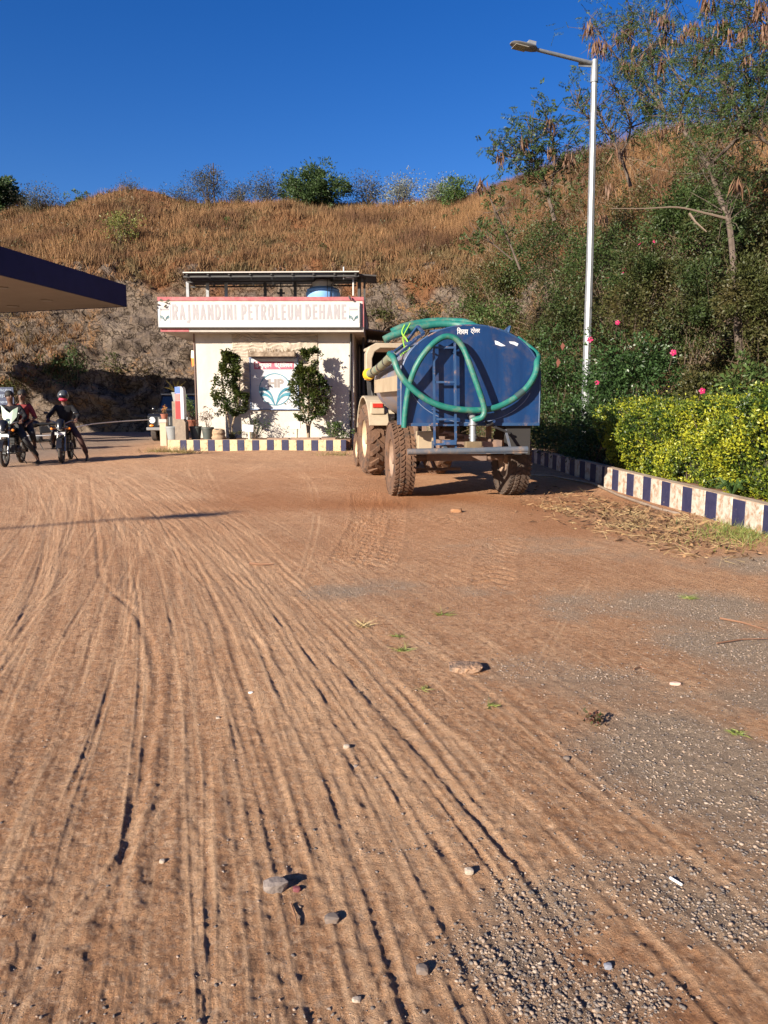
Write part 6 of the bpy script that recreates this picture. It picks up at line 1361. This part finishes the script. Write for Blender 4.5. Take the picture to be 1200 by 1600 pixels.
for i, (px_, py_, w_, h_, Y_, mm, lf, nc, pc, lab) in enumerate(bs):
    b_ = at(px_, py_, Y_); s = Y_ / 1216; rx = w_ * s / 2
    shrub('bank_shrub', lab, 'shrub', b_, (rx, rx * .7, h_ * s / 2), nc, pc, lf, mm, wood_m, None, seed=500 + i, shell=.6, clr=rx * .30, h0=.2, stem_max=10, stem_r=.008)
# ================================================================ GOLDEN HEDGE
hg = thing('golden_hedge', 'long yellow green hedge behind the striped garden kerb', 'hedge', (KS.x, KS.y, .2))
rg = np.random.default_rng(77)
hdv = (KE - KS).normalized(); H0 = KS + kd * 1.3 + Vector((.45, 0, 0)); H1 = KE + Vector((.42, 0, 0)) ; hlen = (H1 - H0).length; hdir = (H1 - H0).normalized(); hn = Vector((-hdir.y, hdir.x, 0)); hn = hn if hn.x < 0 else -hn
n = 92000
sv = rg.random(n) ** .85 * hlen; sv = sv if True else sv
top = rg.random(n) < .30; zt_h = .98 + .22 * vnoise2(sv * 1.1, sv * 0, 5) + .18 * vnoise2(sv * 3.5, sv * 0, 6)
zz = np.where(top, zt_h, rg.random(n) * zt_h); dd = np.where(top, rg.random(n) * 1.5, 0)
bul = .42 * vnoise2(sv * 1.3, zz * 1.6, 7) + .30 * vnoise2(sv * 3.8, zz * 4.2, 8) + .10 * vnoise2(sv * 11, zz * 11, 9)
ins = rg.random(n) ** 1.6 * .28
y_ = dd + (.35 - bul) * ~top + ins * ~top; zz = zz - ins * top * .8 + top * (bul - .3) * .6
spr = rg.random(n) < .07; zz = zz + spr * top * rg.random(n) * .22; y_ = y_ - spr * ~top * rg.random(n) * .10
yb_ = np.clip(zz - .2, 0, 9); y_ = y_ + .25 * np.exp(-zz * 4) 
P = np.array(H0)[None] + np.outer(sv, np.array(hdir)) - np.outer(y_, np.array(hn)) + np.outer(zz + .22, (0, 0, 1)); P[:, 2] = np.maximum(P[:, 2], .25)
gapn = vnoise2(sv * 2.4, zz * 3.0, 31) * .6 + vnoise2(sv * 7, zz * 8, 33) * .4; keep = gapn > .30; P, spr_, ins_, top_ = P[keep], spr[keep], ins[keep], top[keep]
D = unit(rg.normal(size=P.shape) * .75 + np.array(hn) * .5 + np.array((0, 0, .6)))
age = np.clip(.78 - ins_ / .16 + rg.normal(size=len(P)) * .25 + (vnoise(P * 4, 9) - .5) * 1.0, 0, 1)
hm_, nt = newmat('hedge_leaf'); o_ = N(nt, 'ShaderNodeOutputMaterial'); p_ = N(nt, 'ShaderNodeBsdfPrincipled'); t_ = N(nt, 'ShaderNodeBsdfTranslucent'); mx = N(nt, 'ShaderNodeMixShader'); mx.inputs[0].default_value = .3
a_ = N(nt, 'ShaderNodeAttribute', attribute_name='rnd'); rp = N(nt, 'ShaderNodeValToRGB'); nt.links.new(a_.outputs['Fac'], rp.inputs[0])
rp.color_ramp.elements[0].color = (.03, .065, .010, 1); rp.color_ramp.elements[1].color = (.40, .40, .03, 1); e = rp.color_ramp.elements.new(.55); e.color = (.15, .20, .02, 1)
nt.links.new(rp.outputs[0], p_.inputs['Base Color']); nt.links.new(rp.outputs[0], t_.inputs[0]); p_.inputs['Roughness'].default_value = .45
nt.links.new(p_.outputs[0], mx.inputs[1]); nt.links.new(t_.outputs[0], mx.inputs[2]); nt.links.new(mx.outputs[0], o_.inputs[0])
P = P - np.array(hg.location)
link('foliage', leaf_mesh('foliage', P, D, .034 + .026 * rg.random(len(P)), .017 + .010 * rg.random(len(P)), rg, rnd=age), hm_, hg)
m = MB()
for k in range(150):
    s_ = rg.random() * hlen; a = H0 + hdir * s_ - hn * (.3 + rg.random() * .5) - hg.location; a.z = .0
    for j in range(2): m.tube([a, a + Vector((rg.normal() * .1, rg.normal() * .1, .6)), a + Vector((rg.normal() * .3, rg.normal() * .3, 1.15))], [.012, .009, .004], 3, 0, False)
m.build('stem', wood_m, hg)
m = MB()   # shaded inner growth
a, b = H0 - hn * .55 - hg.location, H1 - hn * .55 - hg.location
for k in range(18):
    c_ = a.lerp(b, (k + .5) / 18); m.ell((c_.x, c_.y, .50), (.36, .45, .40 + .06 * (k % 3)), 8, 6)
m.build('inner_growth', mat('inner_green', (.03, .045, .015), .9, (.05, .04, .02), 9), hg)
# torn white bag in the hedge
b_ = at(1157, 648, 10.6); m = MB(); m.ell((0, 0, 0), (.11, .06, .13), 12, 9); m.v = [tuple(Vector(v) * (1 + .9 * (float(vnoise(np.array([v]) * 14, 3)[0]) - .5))) for v in m.v]
o = m.build('plastic_bag', mat('bag_white', (.80, .82, .85), .5)); o.location = b_; tag(o, 'torn white plastic bag caught on top of the yellow hedge', 'plastic bag')
# grassy plant at hedge foot
m = MB(); b_ = at(1130, 768, 10.1); rr = random.Random(4)
for k in range(46): a = rr.uniform(0, 6.28); L = rr.uniform(.2, .42); m.tube([(0, 0, 0), (cos(a) * L * .4, sin(a) * L * .4, L * .55), (cos(a) * L * .9, sin(a) * L * .9, L * .35)], [.008, .009, .001], 3, 0, False)
o = m.build('strap_leaf_plant', leafmat('leaf_strap', (.06, .11, .03), (.09, .15, .05))); b_.z = .28; o.location = b_ + Vector((.12, 0, 0)); tag(o, 'dark green strap leaved plant at the foot of the yellow hedge', 'plant')
for i_, (d0, h_, w_, mm, lab) in enumerate(((1.9, 1.15, 1.1, glossy, 'leafy shrub toned dark for tanker shade at the far end of the golden hedge beside the tanker'), (3.6, 1.25, 1.3, glossy, 'second leafy shrub toned dark for shade behind the far garden kerb'), (5.6, 1.3, 1.4, olive, 'dull olive shrub behind the far garden kerb'), (7.8, 1.3, 1.5, glossy, 'shrub toned dark for shade near the tractor behind the far garden kerb'), (10.0, 1.4, 1.5, olive, 'farthest olive shrub behind the far garden kerb'))):  # far run of the hedge: darker leaf colours stand in for tanker shade
    b_ = K2 + kd * d0 + Vector((.72, 0, .15)); shrub('shade_toned_shrub', lab, 'shrub', b_, (w_ * .85, w_ * 1.0, h_ * .62), 60, 110, .065, mm, wood_m, None, seed=700 + i_, shell=.6, clr=.34, h0=.2)
# ================================================================ FLOWERS
fl_m = leafmat('petal_pink', (.50, .02, .12), (.62, .05, .20), None, .35, .5); st2 = mat('stamen', (.8, .55, .2), .6)
FL = [(1088, 356), (1001, 380), (938, 420), (976, 424), (1029, 441), (1053, 418), (950, 436), (965, 504), (922, 531), (1052, 551), (1097, 611), (933, 598), (1022, 377)]
base_f = None
nbr = {0: 'high beside the leaning trunk', 1: 'pale one on the upper bank right of the lamp', 2: 'left of the group of red flowers by the lamp post', 3: 'largest of the group right of the lamp post', 4: 'right of the group below the dry stick', 5: 'above right of the flower group', 6: 'small one between the two by the lamp', 7: 'dull one over the glossy bush', 8: 'touching the lamp post halfway down', 9: 'right of the glossy bush', 10: 'on top of the yellow hedge', 11: 'at the left end of the yellow hedge top', 12: 'tiny pale one near the dry branch'}
for i, (px_, py_) in enumerate(FL):
    Y_ = {8: 17.0, 10: 11.2, 11: 15.4, 9: 13.6, 7: 15.0}.get(i)
    if Y_ is None: h_ = hit(px_, py_); Y_ = h_.y - 2.7
    c_ = at(px_, py_, Y_); r = (4.8 if i in (3, 10, 9, 8) else 3.6 if i < 12 else 2.8) * Y_ / 1216
    t = thing('hibiscus_flower', 'pink red flower ' + nbr[i], 'flower', c_, 0, 'pink flowers on the bank')
    rr = random.Random(i); n_ = Vector((rr.uniform(-.8, .2), -1, rr.uniform(-.2, .6))).normalized(); a_ = n_.cross(Vector((0, 0, 1))).normalized(); b_ = n_.cross(a_)
    for k in range(5):
        m = MB(); an = 2 * pi * k / 5 + i; d = a_ * cos(an) + b_ * sin(an); e_ = a_ * -sin(an) + b_ * cos(an)
        m.add([Vector((0, 0, 0)), d * r * .5 + e_ * r * .42 + n_ * r * .25, d * r + e_ * r * .3 + n_ * r * .15, d * r * 1.05 - e_ * r * .3 + n_ * r * .1, d * r * .5 - e_ * r * .42 + n_ * r * .25], [(0, 1, 2, 3, 4)]); m.build('petal', fl_m, t)
    m = MB(); m.tube([(0, 0, 0), (.02, .10, -.06), (.05, .30, -.28)], [.006, .007, .01], 4); m.build('stalk', wood_m, t)
    m = MB(); m.tube([(0, 0, 0), n_ * r * .9], [r * .06, r * .09], 5); m.build('stamen', st2, t)
# ================================================================ LEANING TREES WITH PODS
def spray_leaves(rng_, pts, n_, spread, leaf):
    """feathery sprays: short rachis with paired narrow leaflets"""
    C, Dd = [], []
    for p in pts:
        for _ in range(n_):
            o_ = np.array(p) + rng_.normal(size=3) * spread; d = unit(rng_.normal(size=3) * (1, 1, .7) + np.array((0, 0, -.25))); sd_ = unit(np.cross(d, rng_.normal(size=3)))
            L = .16 + .12 * rng_.random()
            for k in range(7):
                q = o_ + d * L * k / 7; C += [q, q]; Dd += [sd_ + d * .5, -sd_ + d * .5]
    return np.array(C), np.array(Dd)
bark = mat('tree_bark', (.07, .05, .038), .9, (.12, .09, .07), 7, bump=.006)
pod_m = leafmat('pod_brown', (.06, .03, .018), (.20, .11, .065), None, .15, .6)
c5 = lambda x, y: (740 + x / 2.609, y / 2.609)
def podded_tree(name, lab, Y, limbs, twigN, leafpts_n, spread, seed, leaf=.05, lean=0):
    rg_ = np.random.default_rng(seed); P0 = at(*c5(*limbs[0][0][0]), Y); t = thing(name, lab, 'tree', P0)
    ends = []; m = MB()
    for L_, ra, rb in limbs:
        y0 = Y; pts = []
        for k, q in enumerate(L_):
            pts.append(at(*c5(*q), Y + (rg_.random() - .5) * .4 * (k > 0) + lean * min(1, max(0, (1060 - q[0]) / 450))) - P0)
        Q = catmull(pts, 4); n_ = len(Q); m.tube(Q, [ra + (rb - ra) * i / (n_ - 1) for i in range(n_)], 7); ends += Q[n_ // 3:]
    m.build('trunk', bark, t, True)
    m = MB(); tips = []
    for k in range(twigN):
        a = ends[int(rg_.random() * len(ends))]; d = Vector(unit(rg_.normal(size=3) + np.array((0, 0, .5)))); L = .25 + rg_.random() * .6; b = a + d * L * .5 + Vector((0, 0, .05)); c = a + d * L + Vector(rg_.normal(size=3) * .1)
        m.tube([a, b, c], [.011, .007, .003], 4, 0, False); tips += [b, c]
    m.build('twigs', bark, t)
    C, Dd = spray_leaves(rg_, [tips[int(rg_.random() * len(tips))] for _ in range(leafpts_n)], 4, spread, leaf)
    link('foliage', leaf_mesh('foliage', C, Dd, leaf, leaf * .32, rg_, .1), fern, t)
    return t
T1 = podded_tree('leaning_tree', 'thin leaning tree with hanging brown pods at upper right', 14.3, [
 ([(1080, 1450), (1075, 1250), (1060, 1080), (1040, 900), (1000, 800), (960, 680), (905, 595), (850, 530), (780, 455), (680, 405)], .07, .018),
 ([(850, 530), (840, 470), (870, 380), (930, 280), (960, 160)], .035, .012), ([(780, 455), (700, 340), (640, 200), (650, 60)], .03, .01),
 ([(700, 410), (640, 330), (560, 200), (470, 90)], .022, .008), ([(960, 680), (1040, 600), (1110, 530), (1180, 430), (1250, 300)], .04, .015),
 ([(1110, 530), (1120, 380), (1100, 200), (1130, 40)], .025, .01), ([(870, 380), (800, 250), (780, 100), (790, -20)], .022, .008), ([(930, 280), (1020, 160), (1060, 20)], .02, .008),
 ([(1250, 620), (1180, 570), (1090, 505), (1000, 470)], .03, .012),
 ([(960, 680), (1000, 560), (1010, 420), (1040, 300)], .022, .008), ([(1180, 430), (1160, 300), (1190, 180), (1210, 60)], .022, .008), ([(780, 455), (740, 330), (720, 200), (700, 90)], .02, .007), ([(1110, 530), (1060, 420), (1050, 330)], .018, .007)], 520, 820, .20, 31, .052, 4.3)
T2 = podded_tree('leaning_tree', 'slim pod bearing tree on the ridge left of the lamp post', 21.5, [
 ([(330, 900), (310, 820), (290, 740), (250, 660), (180, 610)], .06, .02), ([(310, 800), (330, 680), (320, 560), (310, 500)], .03, .01), ([(290, 740), (240, 620), (235, 540)], .025, .01), ([(250, 660), (150, 640), (80, 610)], .025, .01), ([(310, 720), (400, 660), (440, 640)], .025, .01)], 150, 140, .22, 33, .085)
T3 = podded_tree('leaning_tree', 'wispy tree right behind the street lamp head pole', 19.2, [
 ([(640, 760), (600, 640), (540, 520), (500, 440)], .045, .015), ([(600, 640), (640, 520), (600, 400), (560, 340)], .03, .01), ([(560, 560), (470, 480), (420, 430)], .02, .008), ([(640, 520), (720, 480), (700, 420)], .02, .008)], 190, 70, .2, 35, .07)
T4 = podded_tree('leaning_tree', 'bare curved sapling with few leaves on the bank left of the lamp', 20.0, [
 ([(190, 1100), (130, 950), (80, 840), (60, 780)], .03, .01), ([(160, 1060), (60, 980), (0, 940)], .02, .008)], 26, 20, .15, 37, .09)
m = MB(); a = [at(*c5(x, y), 12.2) for x, y in ((1030, 890), (940, 868), (830, 845), (700, 850), (560, 850))]; m.tube(catmull(a, 4), [.020 - .0009 * i for i in range(17)], 6)
m.tube([at(*c5(880, 870), 12.2), at(*c5(905, 905), 12.1), at(*c5(950, 945), 12.0)], [.02, .016, .008], 5)
o = m.build('dead_branch', mat('dead_wood', (.15, .11, .08), .9)); tag(o, 'pale dead branch reaching left from the leaning trunk', 'branch')
PD = [(470, 115, 1), (500, 185, 1), (540, 200, 1.2), (628, 130, 1.1), (600, 150, .8), (785, 85, 1.3), (765, 165, 1), (620, 270, 1), (660, 270, 1.1), (715, 205, .9), (765, 265, 1.2), (815, 175, .6), (850, 145, .6), (915, 120, 1.3), (940, 165, 1), (900, 245, .8), (950, 10, 1.3), (975, 30, 1), (1105, 145, .9), (1175, 30, 1.4), (1190, 165, 1.3), (1185, 120, 1), (655, 210, .7), (597, 625, .8), (770, 540, .9), (845, 500, .7), (550, 770, .8), (525, 890, .6), (1078, 760, 1.3), (1050, 150, .8), (985, 200, .7), (1150, 60, .8), (880, 110, .6), (735, 60, .5),
      (315, 510, 1), (205, 590, .7), (320, 620, .8), (395, 650, 1.2), (110, 645, .8), (25, 755, .9), (1010, 95, .7), (1120, 240, .7)]
for i, (x, y, s_) in enumerate(PD):
    T_ = T2 if i in (34, 35, 36, 37, 38) else T4 if i == 39 else T3 if i in (23, 26) else T1
    Yp = {T1: 14.0 + 4.3 * min(1, max(0, (1060 - x) / 450)), T2: 21.0, T4: 19.8, T3: 18.8}[T_]; big = Yp / 12.4; rr = np.random.default_rng(900 + i)
    c_ = at(*c5(x, y - 22 * s_), Yp) - T_.location; n_ = int(10 + 14 * s_)
    C = np.array(c_)[None] + rr.normal(size=(n_, 3)) * (.04, .04, .03) * big; D = unit(rr.normal(size=(n_, 3)) * (.2, .2, .1) + np.array((0, 0, -1)))
    link('pod_cluster', leaf_mesh('pod_cluster', C, D, (.17 + .12 * rr.random(n_)) * s_ ** .5 * big ** .8, .030 * big ** .8, rr, .15), pod_m, T_)
# two red-brown dead leaves hanging by the tanker
for px_, py_, L in ((879, 535, .16), (872, 560, .18)):
    c_ = at(px_, py_, 15.5); m = MB(); m.add([(0, 0, 0), (.05, -.01, -L * .4), (.0, 0, -L), (-.035, .01, -L * .45)], [(0, 1, 2, 3)]); o = m.build('dead_leaf', mat('dead_leaf', (.13, .04, .025), .85)); o.location = c_; tag(o, ('upper' if py_ < 540 else 'lower') + ' red brown dead leaf hanging right of the tanker', 'leaf')
# ================================================================ PLANTER TREES
def small_tree(lab, px_, crown, base_py, Y_, seed, stems_n):
    x0, x1, y0, y1 = crown; s = Y_ / 1216; b_ = at(px_, base_py, Y_); b_.z = .3; t = thing('young_tree', lab, 'tree', b_)
    c0 = at((x0 + x1) / 2, (y0 + y1) / 2, Y_) - b_; rx = (x1 - x0) * s / 2; rz = (y1 - y0) * s / 2; rg_ = np.random.default_rng(seed)
    n_ = 7500; zz = rg_.random(n_) * 2 - 1; prof = np.clip(.30 + .70 * smooth(1.0, -.35, zz), 0, 1) * smooth(-1.05, -.80, zz) ** .5
    an = rg_.random(n_) * 2 * pi; lump = .46 + .88 * vnoise(np.stack([np.cos(an) * 1.6, np.sin(an) * 1.6, zz * 3.6], 1) + seed, 3); rr = rg_.random(n_) ** .42 * prof * lump * 1.12
    P = np.stack([np.cos(an) * rr * rx, np.sin(an) * rr * rx * .8, zz * rz + (lump - .9) * .2], 1) + np.array(c0)
    P = P + (vnoise(P * 3.1, seed + 5)[:, None] - .5) * np.array((.5, .3, .35)); K_ = vnoise(P * 4.2, seed) > .40; P = P[K_]; D = unit(np.stack([np.cos(an), np.sin(an), an * 0 + .4], 1)[K_] + rg_.normal(size=P.shape) * .7)
    link('crown', leaf_mesh('crown', P, D, .10 * (.6 + .8 * rg_.random(len(P))), .052, rg_), leafmat('leaf_ficus', (.018, .032, .009), (.036, .06, .014), (.06, .07, .014), .22, .35, 2.2), t)
    m = MB()
    for k in range(stems_n): a = 2 * pi * k / stems_n; m.tube(catmull([(.03 * cos(a), .03 * sin(a), -.05), (.05 * cos(a), .04 * sin(a), .45), (c0.x + .22 * cos(a), .15 * sin(a), c0.z - rz * .6), (c0.x + .3 * cos(a), .2 * sin(a), c0.z + rz * .3)], 3), .028, 6)
    m.build('trunk', mat('young_bark', (.30, .22, .15), .9, (.2, .15, .1), 8), t, True); return t
small_tree('smaller young tree left of the logo board', 361, (339, 383, 548, 650), 676, 25.25, 3, 2)
small_tree('bigger young tree right of the logo board', 482, (451, 513, 548, 652), 677, 25.2, 4, 4)
m_t = shrub('young_shrub', 'thin leafy shrub between the two floodlights', 'shrub', Vector((at(399, 676, 25.5).x, 25.4, .3)), (.42, .3, .42), 22, 16, .06, lm_dark, wood_m, seed=8, shell=.3, clr=.16)
shrub('young_shrub', 'low leafy plant at the right end of the office planter', 'shrub', Vector((at(527, 676, 25.5).x, 25.3, .3)), (.55, .3, .28), 24, 40, .06, lm_mid, wood_m, seed=9, shell=.3)
shrub('young_shrub', 'small olive plant below the smaller planter tree', 'shrub', Vector((at(366, 676, 25).x, 25.0, .3)), (.3, .2, .16), 12, 26, .05, olive, wood_m, seed=10)
# ================================================================ GROUND LITTER
rg = np.random.default_rng(5)
def scatter(px0, px1, py0, py1, n, fn):
    out = []
    while len(out) < n:
        px_, py_ = px0 + (px1 - px0) * rg.random(), py0 + (py1 - py0) * rg.random()
        if fn(px_, py_) > rg.random(): g_ = gp(px_, py_); out.append((g_.x, g_.y))
    return np.array(out)
def lit(px_, py_):
    k = 757 + (px_ - 860) * .215; base = exp(-((px_ - 1000) / 120) ** 2) * exp(-((py_ - k - 28) / 22) ** 2)
    return base if py_ > k else 0
S = scatter(800, 1200, 745, 900, 1700, lit); Z = gground(S[:, 0], S[:, 1]) + .015 * rg.random(len(S)) + .004
P = np.column_stack([S, Z]); D = unit(rg.normal(size=P.shape) * (1, 1, .22))
lit_m = leafmat('litter', (.07, .035, .02), (.30, .18, .09), None, .1, .9)
tag(link('leaf_litter', leaf_mesh('leaf_litter', P, D, .04 + .12 * rg.random(len(P)), .012 + .02 * rg.random(len(P)), rg, .1), lit_m), 'dry brown leaves and husks strewn beside the right kerb', 'leaf litter', kind='stuff')
S = scatter(830, 1200, 745, 890, 900, lambda x, y: lit(x, y) * (vnoise2(np.array([x / 25.]), np.array([y / 12.]), 3)[0] > .5))
P = np.column_stack([S, gground(S[:, 0], S[:, 1]) + .005]); D = unit(rg.normal(size=P.shape) * (1, 1, .35) + np.array((0, 0, .15)))
tag(link('straw', blade_mesh('straw', P, D, .08 + .16 * rg.random(len(P)), .006, rg), leafmat('straw_pale', (.36, .26, .12), (.50, .38, .20), None, .2, .8)), 'pale straw lying among the dry leaves by the kerb', 'straw', kind='stuff')
S = scatter(1050, 1200, 780, 870, 900, lambda x, y: (y > 790 + (x - 1050) * .25) * exp(-((x - 1160) / 50) ** 2) * exp(-((y - 835) / 14) ** 2))
P = np.column_stack([S, gground(S[:, 0], S[:, 1])]); D = unit(rg.normal(size=P.shape) * (.5, .5, .1) + np.array((0, 0, .8)))
tag(link('weed_grass', blade_mesh('weed_grass', P, D, .05 + .10 * rg.random(len(P)), .007, rg), leafmat('weed_green', (.10, .16, .03), (.28, .28, .08))), 'green and straw weeds along the base of the right kerb', 'weeds', kind='stuff')
S = []
for cx_, cy_, sp in ((545, 700, .35), (528, 712, .3), (250, 706, .3), (268, 706, .3), (290, 708, .25), (620, 715, .3)):
    g_ = gp(cx_, cy_)
    for k in range(130): S.append((g_.x + rg.normal() * sp, g_.y + rg.normal() * .12))
S = np.array(S); P = np.column_stack([S, S[:, 0] * 0 - .01]); D = unit(rg.normal(size=P.shape) * (.6, .6, .1) + np.array((0, 0, .8)))
tag(link('weed_tufts', blade_mesh('weed_tufts', P, D, .10 + .2 * rg.random(len(P)), .014, rg), leafmat('weed_olive', (.16, .15, .05), (.34, .24, .10))), 'dry weeds at the foot of the pillar and planter kerb', 'weeds', kind='stuff')
def tuft(px_, py_, n_, L, lab, mm, up=.5, nm='grass_tuft'):
    g_ = gp(px_, py_); C = np.zeros((n_, 3)) + rg.normal(size=(n_, 3)) * (.015, .015, 0); D = unit(rg.normal(size=(n_, 3)) * (1, 1, .2) + np.array((0, 0, up)))
    o = link(nm, blade_mesh(nm, C, D, L * (.5 + rg.random(n_)), .006, rg), mm); o.location = (g_.x, g_.y, ghz(g_.x, g_.y)); tag(o, lab, 'grass tuft')
wg = leafmat('weed_green', (.10, .16, .03), (.28, .28, .08)); sp_ = leafmat('straw_pale', (.50, .36, .16), (.68, .52, .28))
tuft(568, 982, 46, .085, 'bright straw coloured tuft in the middle of the yard', sp_)
tuft(622, 998, 26, .06, 'small green weed behind the straw tuft', wg, .3); tuft(630, 1020, 30, .07, 'flattened green weed right of the straw tuft', wg, .15)
tuft(660, 1083, 26, .05, 'flattened dark weed in front of the tar lump', wg, .12); tuft(768, 1110, 24, .045, 'tiny green weed sprig right of the tyre ruts', wg, .2)
tuft(1075, 935, 34, .09, 'bright green weed on the grey gravel at right', wg, .2); tuft(692, 962, 26, .08, 'green weed sprig left of the tyre print', wg, .2)
tuft(1150, 1150, 24, .05, 'small green weed on the far side of the gravel heap', wg, .2)
# small leafy weed
g_ = gp(930, 1133); C = rg.normal(size=(60, 3)) * (.022, .022, .01) + (0, 0, .02); o = link('leafy_weed', leaf_mesh('leafy_weed', C, rg.normal(size=(60, 3)) + (0, 0, .5), .022, .013, rg), leafmat('weed_dark', (.04, .07, .02), (.16, .05, .04))); o.location = (g_.x, g_.y, ghz(g_.x, g_.y)); tag(o, 'small dark leafy weed at the left end of the gravel heap', 'weed')
tw_m = mat('brown_twig', (.20, .10, .055), .9)
for P_, r_, lab in (([(1125, 966), (1160, 973), (1200, 985)], .008, 'upper brown twig at the right edge of the yard'), ([(1120, 1007), (1160, 1000), (1205, 998)], .006, 'lower dark twig at the right edge of the yard'), ([(390, 879), (405, 880), (428, 881)], .011, 'brown curled stick in the far middle of the yard'), ([(1030, 862), (1050, 858), (1060, 856)], .008, 'short twig below the leaf litter'), ([(990, 1050), (1000, 1045), (1020, 1052)], .004, 'thin curved twig on the dirt right of centre'), ([(455, 1420), (462, 1440), (464, 1455)], .003, 'thin stalk under the largest foreground stone')):
    pts = [gp(*q) for q in P_]; o_ = pts[0].copy(); m = MB(); m.tube([p - o_ + Vector((0, 0, ghz(p.x, p.y) + r_ + .004)) for p in pts], [r_, r_ * .8, r_ * .4], 5); o = m.build('twig', tw_m); o.location = o_; tag(o, lab, 'twig')
